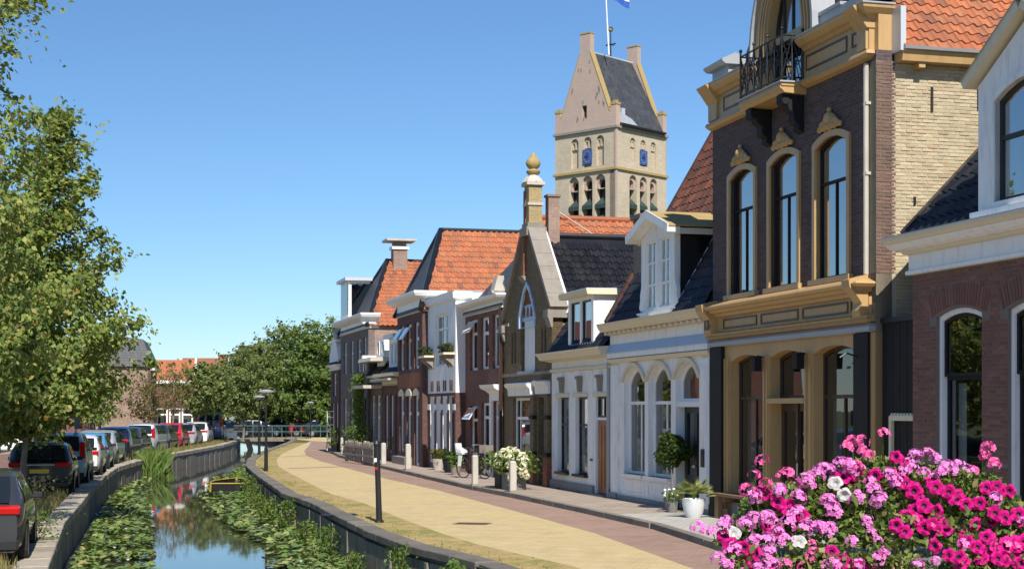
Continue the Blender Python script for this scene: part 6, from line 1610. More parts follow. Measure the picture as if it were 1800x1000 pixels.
cars = [('dark grey car cut off by the left edge of the photo', 23.3, -8.30, 4.4, 1.76, 1.44, 'estate', PG),
 ('black hatchback with red tail lights behind the slim tree trunk', 42.4, -13.05, 4.2, 1.80, 1.46, 'hatch', PB),
 ('pale blue people carrier directly behind the black hatchback', 47.9, -14.15, 4.3, 1.76, 1.64, 'mpv', PLB),
 ('white car behind the blue sign pole', 53.6, -15.25, 4.2, 1.74, 1.46, 'estate', PW),
 ('bright blue hatchback with tall red lights', 59.2, -16.45, 3.8, 1.68, 1.46, 'hatch', PBL),
 ('silver hatchback with red lights behind the bright blue one', 64.8, -17.6, 4.0, 1.74, 1.48, 'hatch', PS),
 ('dark blue high car behind the silver one', 70.3, -18.4, 4.3, 1.80, 1.56, 'hatch', PD),
 ('anthracite car at the bend before the dry grass', 75.8, -19.25, 4.3, 1.80, 1.50, 'estate', PN),
 ('silver people carrier with panoramic rear window at the bend', 81.6, -19.8, 4.3, 1.76, 1.62, 'mpv', PS),
 ('dark grey car between silver people carrier and red car', 87.0, -20.35, 4.2, 1.78, 1.50, 'hatch', PN),
 ('small red hatchback in the row by the canal bend', 92.3, -20.7, 3.8, 1.72, 1.52, 'hatch', PR),
 ('pale silver hatchback right of the red car', 97.6, -20.95, 4.0, 1.72, 1.48, 'hatch', PS),
 ('white estate car behind the pale silver hatchback', 103.0, -21.25, 4.3, 1.78, 1.50, 'hatch', PW),
 ('navy blue van under the round green trees', 108.6, -21.4, 4.9, 1.95, 2.05, 'van', PVAN)]
for i, (lab, y, x, L, Wd, Ht, st, pm) in enumerate(cars):
    x2 = xat(LQ,y+4)-xat(LQ,y)
    car(lab, (x,y), Vector((x2,4)).normalized(), L, Wd, Ht, st, pm, detail=y < 80)
for lab, x, y, hd, st, pm, Ht in (('low white car at the end of the canal row', -21.0, 114.6, (-0.9,0.5), 'hatch', PW, 1.42), ('red car parked beyond the footbridge', -19.5, 134, (1,0.1), 'hatch', PR, 1.5), ('white car parked beyond the footbridge', -27, 136, (1,0.05), 'hatch', PW, 1.45),
    ('anthracite car beyond the teal railing', -24.0, 134.5, (1,0.1), 'hatch', PN, 1.45), ('blue car beyond the footbridge railing', -22.0, 138.5, (1,0.0), 'hatch', PBL, 1.5), ('grey car right of the street end lamps', -17.8, 131, (1,0.1), 'hatch', PN, 1.45), ('black car under the far grove trees', -14.6, 133, (1,0.1), 'estate', PB, 1.5)):
    car(lab, (x,y), Vector(hd).normalized(), 4.2, 1.75, Ht, st, pm, 'cars beyond the footbridge', detail=False)

# ================================================================== street furniture
def lamp(loc, h, label):
    T = thing('street_lamp', label, 'street lamp', loc, ANG, 'street lamps along the right quay')
    q = MB(); q.tube([(0,0,0),(0,0,0.9),(0,0,0.92),(0,0,h)], [0.075,0.07,0.05,0.04], 8); q.build('pole', IRON, T)
    q = MB(); q.lathe([(0.03,-0.16),(0.07,-0.05),(0.30,-0.02),(0.31,0.03),(0.10,0.08)], 14, (0,0,h)); q.build('lamp_head', LEAD, T)
lamp((-9.43,58.9,0), 3.05, 'nearest dark street lamp with flat round head, left of the road')
lamp((-13.0,79.0,0), 3.0, 'second street lamp behind the nearest flat headed one')
lamp((-16.4,125.0,0), 2.9, 'small far street lamp in front of the grove at the street end')
T = thing('steel_post', 'leaning black steel post with white sticker on the yellow road', 'post', (-2.8,32.4,0))
q = MB(); q.tube([(0,0,0),(-0.015,0,0.5),(-0.05,0,1.62)], [0.068,0.062,0.058], 10); q.lathe([(0.07,0),(0.075,0.04),(0.05,0.10),(0.02,0.13)], 10, (-0.05,0,1.62)); q.lathe([(0.10,0),(0.09,0.05),(0.07,0.06)], 10); q.build('post', IRON, T)
q = MB(); q.box(-0.10,-0.05,-0.064,-0.055,1.28,1.36); q.build('sticker', WHITE, T)
q = MB(); q.box(-0.085,-0.03,-0.064,-0.055,1.12,1.17); q.build('red_sticker', RED, T)
T = thing('road_sign', 'blue parking sign seen edge on, on a pale grey pole by the cars', 'sign', (-13.95,49.1,0), math.radians(86))
q = MB(); q.tube([(0,0,0),(0.03,0,2.5)], 0.035, 8); q.build('pole', ZINC, T)
q = MB(); q.box(-0.22,0.28,-0.06,-0.04,1.75,2.35); s_ = q.build('sign_plate', CLOCKBLUE, T)
for x, y, h, w_, lab in ((-8.66,77.1,0.85,0.13,'thin pale bollard farthest down the pavement'), (-6.38,65.45,0.92,0.12,'slim white bollard beside the wooden stakes'), (-5.36,62.6,0.90,0.19,'pale bollard next to the stakes, half behind the black post'),
    (-4.0,57.35,0.98,0.19,'white stone bollard right of the black steel post'), (-1.22,45.6,0.92,0.17,'beige stone bollard left of the white hydrangea'), (-0.1,42.1,0.86,0.18,'beige stone bollard in front of the white hydrangea')):
    T = thing('bollard', lab, 'bollard', (x+0.12,y+0.03,0.11), ANG, 'stone bollards along the kerb')
    q = MB(); q.prism_z([(-w_/2,-w_/2),(w_/2,-w_/2),(w_/2,w_/2),(-w_/2,w_/2)], 0, h-0.06); q.add([(-w_/2,-w_/2,h-0.06),(w_/2,-w_/2,h-0.06),(w_/2,w_/2,h-0.06),(-w_/2,w_/2,h-0.06),(-w_/3,-w_/3,h),(w_/3,-w_/3,h),(w_/3,w_/3,h),(-w_/3,w_/3,h)], [(4,5,6,7),(0,1,5,4),(1,2,6,5),(2,3,7,6),(3,0,4,7)])
    q.build('shaft', PALESTONE, T, bevel=0.015)
    q = MB(); q.box(-w_/2-0.02,w_/2+0.02,-w_/2-0.02,w_/2+0.02,0,0.06); q.build('foot', STONE, T)
T = thing('picket_fence', 'weathered wooden stake fence round the pavement planting', 'fence', (-5.75,63.8,0.11), math.atan2(5.0,-1.75))
GREYWOOD = pieces('grey_weathered_wood', [(0,(0.26,0.23,0.19)),(0.5,(0.33,0.29,0.24)),(1,(0.20,0.175,0.145))], 0.95)
me = MB().prism_y([(-0.07,0),(0.07,0),(0.07,0.82),(0,0.9),(-0.07,0.82)], -0.015, 0.015).mesh('stake', GREYWOOD)
for i in range(26):
    if i in (9, 17): continue
    o = link('stake', me, T, (0.1+i*0.2, 0, R.uniform(-0.05,0.03))); o.rotation_euler.y = R.uniform(-0.03,0.03)
q = MB(); q.box(0,5.3,0.018,0.05,0.25,0.33); q.box(0,5.3,0.018,0.05,0.6,0.68); q.build('rail', GREYWOOD, T)
T = thing('plant_rack', 'white metal plant rack with shelves at the street end', 'rack', (-10.1,84.0,0.11), ANG+0.6)
q = MB()
for x in (0,0.55):
    for y in (0,0.35): q.tube([(x,y,0),(x,y,2.15)], 0.022, 5)
q.build('frame', WHITE, T)
for z in (0.2,0.6,1.0,1.4,1.8,2.13):
    q = MB(); q.box(-0.02,0.57,-0.02,0.37,z,z+0.03); q.build('shelf', WHITE, T)
for k, (z, x) in enumerate(((0.23,0.1),(0.23,0.4),(0.63,0.25),(1.03,0.12),(1.03,0.42),(1.43,0.3))):
    P_ = thing('potted_plant', ('small leafy pot at the left of the lowest rack shelf','small leafy pot at the right of the lowest rack shelf','single small pot on the second rack shelf','small pot at the left of the third rack shelf','small pot at the right of the third rack shelf','topmost small pot on the white rack')[k], 'plant', (-10.1+0.2*x,84.0-0.3*x,0.11+z), 0, 'small pots on the white rack')
    q = MB(); q.lathe([(0.06,0),(0.08,0.12)], 8); q.build('pot', STONE, P_)
    leaves(np.stack([rng.normal(0,0.06,30),rng.normal(0,0.06,30),0.14+rng.uniform(0,0.14,30)],1), 0.07, FRESH, 'foliage', P_, rng=rng)
T = thing('drain_cover', 'rusty iron drain cover set in the yellow road', 'drain cover', (-0.83,32.0,0.006), -0.26)
q = MB(); q.box(-0.36,0.36,-0.24,0.24,0,0.008); q.build('cover', RUSTIRON, T)
q = MB()
for i in range(6): q.box(-0.30+i*0.11,-0.25+i*0.11,-0.19,0.19,0.008,0.011)
q.build('grate_bar', IRON, T)
T = thing('drain_cover', 'dark iron cover at the quay edge left of the steel post', 'drain cover', (-3.9,34.6,0.006), 0.3)
q = MB(); q.box(-0.4,0.4,-0.2,0.2,0,0.02); q.build('cover', IRON, T)
# bench
T = thing('bench', 'plain wooden bench against the ochre shopfront', 'bench', (4.2,32.15,0.114), ANG)
WOOD = pieces('brown_bench_wood', [(0,(0.26,0.15,0.08)),(0.5,(0.32,0.19,0.10)),(1,(0.21,0.12,0.065))], 0.7)
for i in range(3):
    q = MB(); q.box(-0.05,2.0,0.02+i*0.145,0.155+i*0.145,0.47,0.53); q.build('seat_plank', WOOD, T, bevel=0.006)
for x in (0.0,1.72):
    q = MB(); q.box(x,x+0.2,0.04,0.14,0,0.468); q.box(x,x+0.2,0.31,0.41,0,0.468); q.box(x,x+0.2,0.142,0.308,0.34,0.468); q.build('leg', WOOD, T)
# plants in pots
GREYPOT = paint('grey_pot', (0.17,0.165,0.16), 0.8, 0.15, 0.2); WPOT = paint('pale_pot', (0.62,0.63,0.64), 0.5, 0.05, 0.15)
T = thing('potted_palm', 'spiky pale green plant in a white round pot beside the bench', 'potted plant', (3.82,32.3,0.114))
q = MB(); q.lathe([(0.15,0),(0.20,0.10),(0.245,0.30),(0.25,0.40),(0.22,0.40),(0.2,0.34)], 20); q.build('pot', WPOT, T, smooth=50)
PALM = leafmat('palm_leaf', [(0,(0.15,0.20,0.05)),(0.5,(0.26,0.29,0.09)),(1,(0.38,0.38,0.15))], 0.3)
fr = []
for i in range(46):
    a = rng.uniform(0,6.28); el = rng.uniform(0.1,1.3); L = rng.uniform(0.35,0.60); d = np.array([math.cos(a)*math.cos(el),math.sin(a)*math.cos(el),math.sin(el)]); s_ = np.array([-math.sin(a),math.cos(a),0])
    b0 = np.array([0,0,0.42]); tip = b0+d*L
    for k in range(16):
        t = (k-7.5)/7.5*1.15; e = tip*0.55+b0*0.45; dd = d*math.cos(t)+s_*math.sin(t); en = e+dd*L*0.48; en[2] -= 0.03+abs(t)*0.02; wv = np.array([0,0,1.0])*0.005+s_*0.003
        fr.append([e-wv,e+wv,(e+en)/2+wv*1.6,en])
o = soup('fronds', np.array(fr), PALM, T)
q = MB()
for i in range(8): a = i*0.785; q.tube([(0,0,0.36),(0.10*math.cos(a),0.10*math.sin(a),0.62)], 0.008, 4)
q.build('stems', FRESH, T)
T = thing('topiary_tree', 'round headed topiary tree in a grey pot by the arched door', 'potted plant', (3.62,34.75,0.11))
q = MB(); q.lathe([(0.14,0),(0.17,0.12),(0.20,0.42),(0.18,0.42)], 18); q.build('pot', GREYPOT, T, smooth=50)
q = MB(); q.tube([(0,0,0.4),(0.02,0,1.1)], 0.02, 6); q.build('stem', BARK, T)
pts = rng.normal(size=(1500,3)); pts /= np.linalg.norm(pts,axis=1)[:,None]; pts *= (0.39*rng.uniform(0.35,1.05,1500)**0.5)[:,None]*(1+0.16*np.sin(pts[:,:1]*3+pts[:,2:]*4))
leaves(pts+np.array([0.02,0,1.36]), 0.10, LEAF_DEEP2, 'crown', T, rng=rng)
q = thing('flowering_pot_plant', 'low white flowering plant in front of the topiary pot', 'potted plant', (3.55,34.0,0.11))
MB().lathe([(0.10,0),(0.13,0.22)], 12).build('pot', GREYPOT, q); leaves(np.stack([rng.normal(0,0.12,160),rng.normal(0,0.12,160),0.22+rng.uniform(0,0.26,160)],1), 0.07, FRESH, 'foliage', q, rng=rng)
fm = MB().ball((0,0,0),0.035,5).mesh('blossom', WHITE)
for i in range(9): link('blossom', fm, q, (rng.normal(0,0.10),rng.normal(0,0.10),0.42+rng.uniform(-0.05,0.08)))
# hydrangea in crates
T = thing('hydrangea', 'large cream white hydrangea in dark tubs on the pavement', 'potted plant', (-0.05,43.9,0.11), ANG)
for i, x in enumerate((-0.75,0.05)):
    q = MB(); q.prism_z([(x,-0.27),(x+0.68,-0.27),(x+0.68,0.27),(x,0.27)], 0, 0.48); q.box(x-0.03,x+0.71,-0.30,0.30,0.42,0.5); q.build('tub', BLACK if i == 0 else GREYPOT, T)
n = 1300; pp = np.stack([rng.uniform(-1.0,1.05,n), rng.normal(0,0.30,n), 0.45+rng.uniform(0,1,n)**0.8*0.62],1); pp = pp[(np.abs(pp[:,0])/1.08)**2+((pp[:,2]-0.55)/0.62)**2 < 1]
leaves(pp, 0.13, FRESH, 'foliage', T, rng=rng)
HYD = pieces('hydrangea_petal', [(0,(0.66,0.64,0.40)),(0.4,(0.76,0.74,0.58)),(0.8,(0.58,0.60,0.28)),(1,(0.70,0.52,0.34))], 0.8, 0, bmp=0)
bl = []
for k in range(46):
    d = rng.normal(size=3); d /= np.linalg.norm(d); s_ = rng.uniform(0.025,0.04); c = d*0.09*np.array([1,1,0.85]); a = np.cross(d,[0.3,0.5,0.8]); a /= np.linalg.norm(a); b = np.cross(d,a)
    bl.append([c-a*s_,c-b*s_,c+a*s_,c+b*s_])
mb = MB()
for f in bl: mb.add(f, [(0,1,2,3)])
hm = mb.mesh('blossom', HYD)
for i in range(54):
    t = rng.uniform(-1,1); ph = rng.uniform(0.0,3.14); o = link('blossom', hm, T, (t*1.0, -0.42*math.cos(ph)*math.sqrt(max(0.05,1-t*t*0.8)), 0.58+0.52*math.sin(ph)*math.sqrt(max(0.05,1-t*t*0.75))-(0.35 if t > 0.75 else 0)*rng.random())); k = rng.uniform(1.0,1.6); o.scale = (k,k,k); o.rotation_euler = (rng.uniform(0,3),rng.uniform(0,3),0)
# other pots along the far pavement
for x, y, r, h, fh, m_, pm, lab in ((-2.75,57.6,0.25,0.42,0.35,LEAF_YEL,PALESTONE,'stone trough with faded flowers by the dark brick house'), (-2.2,55.2,0.32,0.5,0.25,LEAF_DEEP2,BLACK,'black tub with dark plant left of the bicycle'), (-1.95,53.2,0.2,0.3,0.35,FRESH,STONE,'low yellow green plant beside the bicycle'),
    (-5.0,67.4,0.34,0.5,0.6,FRESH,GREYPOT,'yellow green shrub in a grey tub behind the bollards'), (-4.35,65.3,0.3,0.55,0.2,LEAF_DEEP2,BLACK,'black tub right of the yellow green shrub'), (-8.0,76.0,0.35,0.5,0.9,FRESH,STONE,'bushy light green shrub behind the wooden stakes'), (-7.0,71.5,0.35,0.55,1.0,FRESH,STONE,'second light green shrub under the climbing plant'), (-9.3,81.5,0.3,0.4,0.9,FRESH,BLACK,'green shrub beside the plant rack')):
    T = thing('potted_shrub', lab, 'potted plant', (x,y,0.11))
    q = MB(); q.lathe([(r*0.7,0),(r*0.95,h*0.8),(r,h),(r*0.85,h)], 12); q.build('pot', pm, T)
    n = 320; leaves(np.stack([rng.normal(0,r*0.6,n),rng.normal(0,r*0.6,n),h+rng.uniform(-0.05,1,n)*fh],1), 0.12, m_, 'foliage', T, rng=rng)
T = thing('climbing_plant', 'bright green climbing plant on the house front behind the stakes', 'plant', street(75.4,-0.75), ANG)
q = MB(); q.tube([(0,-0.03,0.1),(0.1,-0.05,2.0),(0.3,-0.05,3.6)], [0.04,0.03,0.015], 6); q.build('stem', BARK, T)
n = 2600; zz = rng.uniform(0,1,n)**0.7*3.9; leaves(np.stack([0.3+rng.normal(0,0.34,n)+0.25*np.sin(zz*2), -0.12-np.abs(rng.normal(0,0.2,n)), zz+0.1],1), 0.13, FRESH, 'leaves', T, rng=rng)
# bicycle
T = thing('bicycle', 'bicycle with pale child seat leaning by the pavement tubs', 'bicycle', (-1.25,50.4,0.11), ANG+0.5)
for x in (-0.52,0.52):
    q = MB(); q.tube([(x+0.33*math.cos(t),0,0.34+0.33*math.sin(t)) for t in [6.2832*i/20 for i in range(21)]], 0.02, 5, cap=False); wl = q.build('wheel', TYRE, T)
    q = MB()
    for i in range(8): q.tube([(x,0,0.34),(x+0.31*math.cos(i*0.785),0,0.34+0.31*math.sin(i*0.785))], 0.003, 3)
    q.build('spokes', RIM, wl)
q = MB(); A, B_, C2, D_ = (-0.52,0,0.34),(0,0,0.32),(-0.18,0,0.85),(0.40,0,0.92)
for a, b in ((A,B_),(A,C2),(B_,C2),(B_,D_),(C2,D_),(D_,(0.52,0,0.34)),(C2,(-0.2,0,0.98)),(D_,(0.38,0,1.08))): q.tube([a,b], 0.018, 6)
q.build('frame', IRON, T)
q = MB(); q.tube([(0.22,-0.28,1.10),(0.36,-0.2,1.12),(0.38,0,1.09),(0.36,0.2,1.12),(0.22,0.28,1.10)], 0.014, 6); q.build('handlebar', RIM, T)
q = MB(); q.prism_z([(-0.32,-0.09),(-0.12,-0.05),(-0.02,0),(-0.12,0.05),(-0.32,0.09)], 0.97, 1.03); q.build('saddle', TYRE, T)
q = MB(); q.prism_y([(-0.74,0.78),(-0.46,0.78),(-0.46,0.83),(-0.68,0.85),(-0.76,1.15),(-0.82,1.14)], -0.12, 0.12); q.prism_y([(-0.72,0.85),(-0.45,0.82),(-0.5,0.92),(-0.72,1.0)], -0.14, -0.121); q.prism_y([(-0.72,0.85),(-0.45,0.82),(-0.5,0.92),(-0.72,1.0)], 0.121, 0.14); q.prism_y([(-0.6,0.4),(-0.5,0.4),(-0.44,0.75),(-0.56,0.75)], -0.19, -0.12); q.build('child_seat', WPOT, T)
q = MB(); q.box(0.45,0.75,-0.17,0.17,0.85,1.1); q.build('front_crate', STONE, T)
# floating boat
T = thing('rowing_boat', 'small black boat with yellow gunwale among the lily pads', 'boat', (-10.75,58.0,ZW+0.06), 0.05)
q = MB(); st = [(0,0.62,0.10),(0.4,0.70,0.0),(1.2,0.72,-0.05),(2.0,0.5,0.0),(2.7,0.05,0.15)]; vs = []
for y, w_, b in st: vs += [(-w_,y,0.36+0.03*y),(-w_*0.85,y,0.1+b*0.3),(0,y,b*0.3-0.05),(w_*0.85,y,0.1+b*0.3),(w_,y,0.36+0.03*y)]
q.add(vs, [(5*i+j,5*i+j+1,5*i+6+j,5*i+5+j) for i in range(4) for j in range(4)]+[(0,1,2,3,4)]); q.build('hull', BLACK, T)
q = MB(); P = [(-w_,y,0.37+0.03*y) for y, w_, b in st]+[(w_,y,0.37+0.03*y) for y, w_, b in st[::-1]]; q.tube(P+[P[0]], 0.028, 6, cap=False); q.tube([(-0.62,-0.01,0.37),(-0.64,-0.01,0.05)], 0.04, 6); q.build('gunwale', YELPAINT, T)
q = MB(); q.box(-0.62,0.62,0.9,1.15,0.24,0.27); q.box(-0.6,0.6,0.15,0.4,0.24,0.27); q.build('thwart', STONE, T)
# footbridge at the canal bend
T = thing('footbridge', 'low dark footbridge with thin railing crossing the canal at the bend', 'bridge', (-21.9,121.5,0), 0.0)
q = MB(); q.box(0,5.6,0,2.2,-0.18,0.06); q.build('deck', DARKCONC, T)
q = MB(); q.prism_y([(1.0,-0.9),(1.4,-0.9),(1.15,0.0),(0.75,0.0)], -0.05, 0.3); q.build('pier', IRON, T)
q = MB(); q.box(4.2,4.5,-0.05,0.3,-0.9,-0.18); q.build('pier', IRON, T)
for i in range(8):
    q = MB(); q.tube([(i*0.8,0.08,0.06),(i*0.8,0.08,1.0)], 0.03, 5); q.build('railing_post', IRON, T)
q = MB()
for z in (0.5,0.98): q.tube([(0,0.08,z),(5.6,0.08,z)], 0.022, 5)
q.build('rail', IRON, T)
T = thing('canal_railing', 'long teal railing along the street end beyond the footbridge', 'railing', (-25.5,127.5,0), 0.0)
TEAL = paint('teal_paint', (0.05,0.15,0.15), 0.5)
for i in range(15):
    q = MB(); q.tube([(i*0.8,0,0),(i*0.8,0,1.0)], 0.035, 5); q.build('railing_post', TEAL, T)
q = MB()
for z in (0.5,0.98): q.tube([(0,0,z),(11.2,0,z)], 0.03, 5)
q.build('rail', TEAL, T)

# ================================================================== flower box and the bridge it hangs on
T = thing('bridge_parapet', 'iron bridge railing carrying the flower box', 'railing', (0.4,5.98,0.8))
q = MB(); q.box(-0.1,4.6,-0.03,0.03,0.86,0.91); q.box(-0.1,4.6,-0.02,0.02,0.1,0.13)
for i in range(24): q.tube([(i*0.2,0,0.1),(i*0.2,0,0.87)], 0.012, 5)
q.build('railing', IRON, T)
sheet('bridge_deck', [(-14,-5),(6,-5),(6,6.2),(-14,6.2)], 0.8, PAVE)
PETUNIAS = [(-0.423, -0.128, 0.363), (-0.39, -0.138, 0.336), (-0.177, -0.058, 0.451), (-0.231, -0.243, 0.168), (-0.282, -0.272, 0.146), (-0.558, -0.249, 0.162), (-0.585, -0.287, 0.188), (-0.486, -0.194, 0.28), (-0.169, -0.258, 0.147), (-0.582, -0.23, 0.213), (-0.053, -0.05, 0.453), (0.024, -0.053, 0.523), (0.046, -0.094, 0.428), (0.064, -0.126, 0.4), (0.106, -0.142, 0.349), (0.082, -0.192, 0.274), (-0.03, -0.222, 0.282), (0.194, -0.241, 0.237), (0.136, -0.272, 0.187), (0.342, -0.078, 0.41), (0.391, -0.081, 0.419), (0.353, -0.182, 0.327), (0.445, -0.146, 0.32), (0.155, -0.122, 0.416), (0.202, -0.104, 0.399), (0.211, -0.151, 0.374), (0.299, -0.251, 0.242), (0.337, -0.192, 0.247), (0.4, -0.245, 0.231), (0.352, -0.28, 0.181), (0.419, -0.256, 0.147), (0.063, -0.131, 0.336), (0.121, -0.201, 0.287), (0.504, -0.176, 0.262), (0.556, -0.133, 0.363), (0.467, -0.24, 0.196), (0.536, -0.248, 0.227), (0.442, -0.286, 0.109), (0.215, -0.301, 0.111), (-0.469, -0.284, 0.109), (-0.132, -0.044, 0.463)]
ROSY = [(-0.474, -0.052, 0.506), (-0.506, -0.084, 0.452), (-0.54, -0.128, 0.404), (-0.381, -0.09, 0.463), (-0.413, -0.104, 0.449), (-0.136, -0.042, 0.582), (-0.094, -0.024, 0.543), (-0.026, -0.06, 0.605), (-0.095, -0.019, 0.577), (-0.076, -0.04, 0.527), (-0.153, -0.041, 0.558), (0.379, -0.011, 0.553), (0.389, -0.048, 0.495), (0.309, -0.076, 0.469), (0.335, -0.24, 0.214), (0.438, -0.211, 0.234), (-0.13, -0.08, 0.486), (0.371, -0.001, 0.525), (-0.473, -0.123, 0.425), (-0.35, -0.08, 0.423)]
PALE = [(-0.504, -0.112, 0.366), (-0.476, -0.204, 0.308), (-0.535, -0.204, 0.238), (-0.476, -0.232, 0.236), (-0.499, -0.243, 0.2), (-0.423, -0.138, 0.405), (-0.359, -0.149, 0.385), (-0.323, -0.106, 0.437), (-0.233, -0.031, 0.478), (-0.185, -0.062, 0.5), (-0.247, -0.12, 0.362), (-0.245, -0.173, 0.268), (-0.289, -0.173, 0.268), (-0.345, -0.209, 0.271), (-0.407, -0.197, 0.287), (-0.559, -0.187, 0.286), (-0.639, -0.18, 0.273), (-0.679, -0.234, 0.257), (-0.626, -0.233, 0.199), (-0.64, -0.262, 0.155), (-0.483, -0.258, 0.155), (-0.527, -0.321, 0.141), (0.109, -0.003, 0.521), (0.14, -0.055, 0.533), (0.176, -0.046, 0.512), (0.219, -0.044, 0.489), (0.268, -0.026, 0.488), (-0.006, -0.089, 0.446), (0.16, -0.057, 0.441), (-0.075, -0.105, 0.403), (-0.069, -0.151, 0.358), (0.046, -0.076, 0.469), (-0.123, -0.081, 0.473), (0.112, -0.094, 0.463), (0.351, -0.15, 0.374), (-0.271, -0.063, 0.454), (-0.206, -0.032, 0.471), (-0.159, -0.071, 0.49), (0.182, -0.092, 0.469), (0.24, -0.038, 0.463), (0.079, -0.045, 0.495), (0.013, -0.097, 0.428), (0.281, -0.078, 0.473), (-0.445, -0.204, 0.254), (-0.148, -0.116, 0.362), (-0.222, -0.172, 0.314), (-0.514, -0.188, 0.294), (-0.382, -0.196, 0.315), (0.533, -0.138, 0.322), (0.444, -0.218, 0.286)]
WHITES = [(-0.216, -0.091, 0.43), (-0.184, -0.1, 0.384), (-0.389, -0.246, 0.237), (-0.597, -0.192, 0.259)]
FB = thing('flower_box', 'overflowing flower box of pink, magenta and white petunias and geraniums in the foreground', 'flower box', (1.40,5.75,1.70))
q = MB(); q.prism_x([(-0.20,-0.22),(0.16,-0.22),(0.20,0.14),(-0.24,0.14)], -0.42, 1.2); q.box(-0.45,1.23,-0.27,0.22,0.11,0.16); q.build('planter', GREYPOT, FB)
q = MB()
for x in (-0.1,0.25,0.6): q.tube([(x+0.05*math.sin(t)*(1-t/7),-0.262,0.0+0.05*math.cos(t)*(1-t/7)) for t in [i*0.5 for i in range(14)]], 0.008, 4); q.tube([(x,-0.262,-0.2),(x,-0.262,0.12)], 0.009, 4)
q.build('scroll_bracket', IRON, FB)
top = [(-0.66,0.17),(-0.60,0.24),(-0.52,0.36),(-0.42,0.44),(-0.30,0.44),(-0.20,0.46),(-0.10,0.53),(0.0,0.55),(0.10,0.52),(0.20,0.51),(0.32,0.50),(0.42,0.47),(0.50,0.38),(0.60,0.32),(1.0,0.3)]
def toph(x):
    for (a,za),(b,zb_) in zip(top[:-1],top[1:]):
        if a <= x <= b: return za+(zb_-za)*(x-a)/(b-a)
    return 0.1
rng = np.random.default_rng(12); C_ = []
while len(C_) < 26000:
    x = rng.uniform(-0.66,0.95); h = toph(x); z = rng.uniform(-0.30,1)*h
    if z < 0.12 and -0.07 < x < 0.13 and rng.random() < 0.9: continue
    yf = -0.30+0.28*max(0,(z/max(h,0.05)))**1.5; y = yf+abs(rng.normal(0,0.10)) if z > 0.20 else -0.29-abs(rng.normal(0,0.035))
    if math.sin(x*23+z*17)+math.sin(z*31-x*11)+rng.normal(0,0.9) < (-1.35 if z > 0.22 else -0.5): continue
    C_.append((x,y,z*0.95))
PET_LEAF = leafmat('petunia_leaf', [(0,(0.06,0.11,0.022)),(0.4,(0.13,0.20,0.04)),(0.75,(0.22,0.28,0.065)),(0.95,(0.30,0.29,0.10)),(1,(0.40,0.25,0.14))], 0.3)
o = leaves(C_, 0.027, PET_LEAF, 'foliage', FB, up=0.2, rng=rng, kind='stuff')
# some larger leaves built one by one
lm = []
for k in range(4):
    mb = MB(); mb.add([(0,0,0),(0.009,0.012,0.003),(0.012,0.026,0.004),(0.0,0.045,-0.002),(-0.012,0.026,0.004),(-0.009,0.012,0.003),(0,0.02,-0.001)], [(0,1,6),(1,2,6),(2,3,6),(3,4,6),(4,5,6),(5,0,6)]); lm.append(mb.mesh('leaf', PET_LEAF))
for i in range(220):
    c = C_[int(rng.integers(0,len(C_)))]; o = link('leaf', lm[i % 4], FB, (c[0],c[1]-0.03,c[2]+0.01)); o.rotation_euler = (rng.uniform(-0.4,1.4),rng.uniform(-0.6,0.6),rng.uniform(0,6.28)); k = rng.uniform(0.8,1.4); o.scale = (k,k,k)
def petal_mat(name, c, c2, tr=0.25, veins=False):
    m, nt, p = base(name); col = mixc(nt, piece_random(nt), c, c2)
    if veins:
        o_ = opos(nt); sp = N(nt,'ShaderNodeSeparateXYZ'); nt.links.new(o_, sp.inputs[0]); an = math_(nt,'ARCTAN2',sp.outputs[1],sp.outputs[0]); ln = N(nt,'ShaderNodeVectorMath',operation='LENGTH'); nt.links.new(o_, ln.inputs[0])
        vn = math_(nt,'POWER',math_(nt,'ABSOLUTE',math_(nt,'SINE',math_(nt,'ADD',math_(nt,'MULTIPLY',an,12.5),math_(nt,'MULTIPLY',noise(nt,o_,90,3),5.0)))),6.0)
        rf_ = ramp(nt, math_(nt,'MULTIPLY',ln.outputs['Value'],25.0), [(0.25,1.0),(0.75,0.12)])
        col = mixc(nt, math_(nt,'MULTIPLY',math_(nt,'ADD',math_(nt,'MULTIPLY',vn,0.45),0.35),rf_), col, tuple(x*0.35 for x in c2))
    nt.links.new(col, p.inputs['Base Color']); p.inputs['Roughness'].default_value = 0.6; p.inputs['Specular IOR Level'].default_value = 0.2
    t = N(nt,'ShaderNodeBsdfTranslucent'); nt.links.new(col, t.inputs[0]); mx = N(nt,'ShaderNodeMixShader'); mx.inputs[0].default_value = tr
    nt.links.new(p.outputs[0], mx.inputs[1]); nt.links.new(t.outputs[0], mx.inputs[2]); nt.links.new(mx.outputs[0], nt.nodes['Material Output'].inputs[0]); return m
MAGENTA = petal_mat('magenta_petal', (0.74,0.012,0.27), (0.56,0.006,0.18), veins=True); CERISE = petal_mat('cerise_petal', (0.74,0.05,0.28), (0.86,0.24,0.48)); PINK = petal_mat('pink_petal', (0.88,0.34,0.68), (0.72,0.18,0.54)); WPET = petal_mat('white_petal', (0.66,0.66,0.62), (0.70,0.69,0.66), veins=True); THROAT = paint('dark_throat', (0.06,0.003,0.03), 0.7)
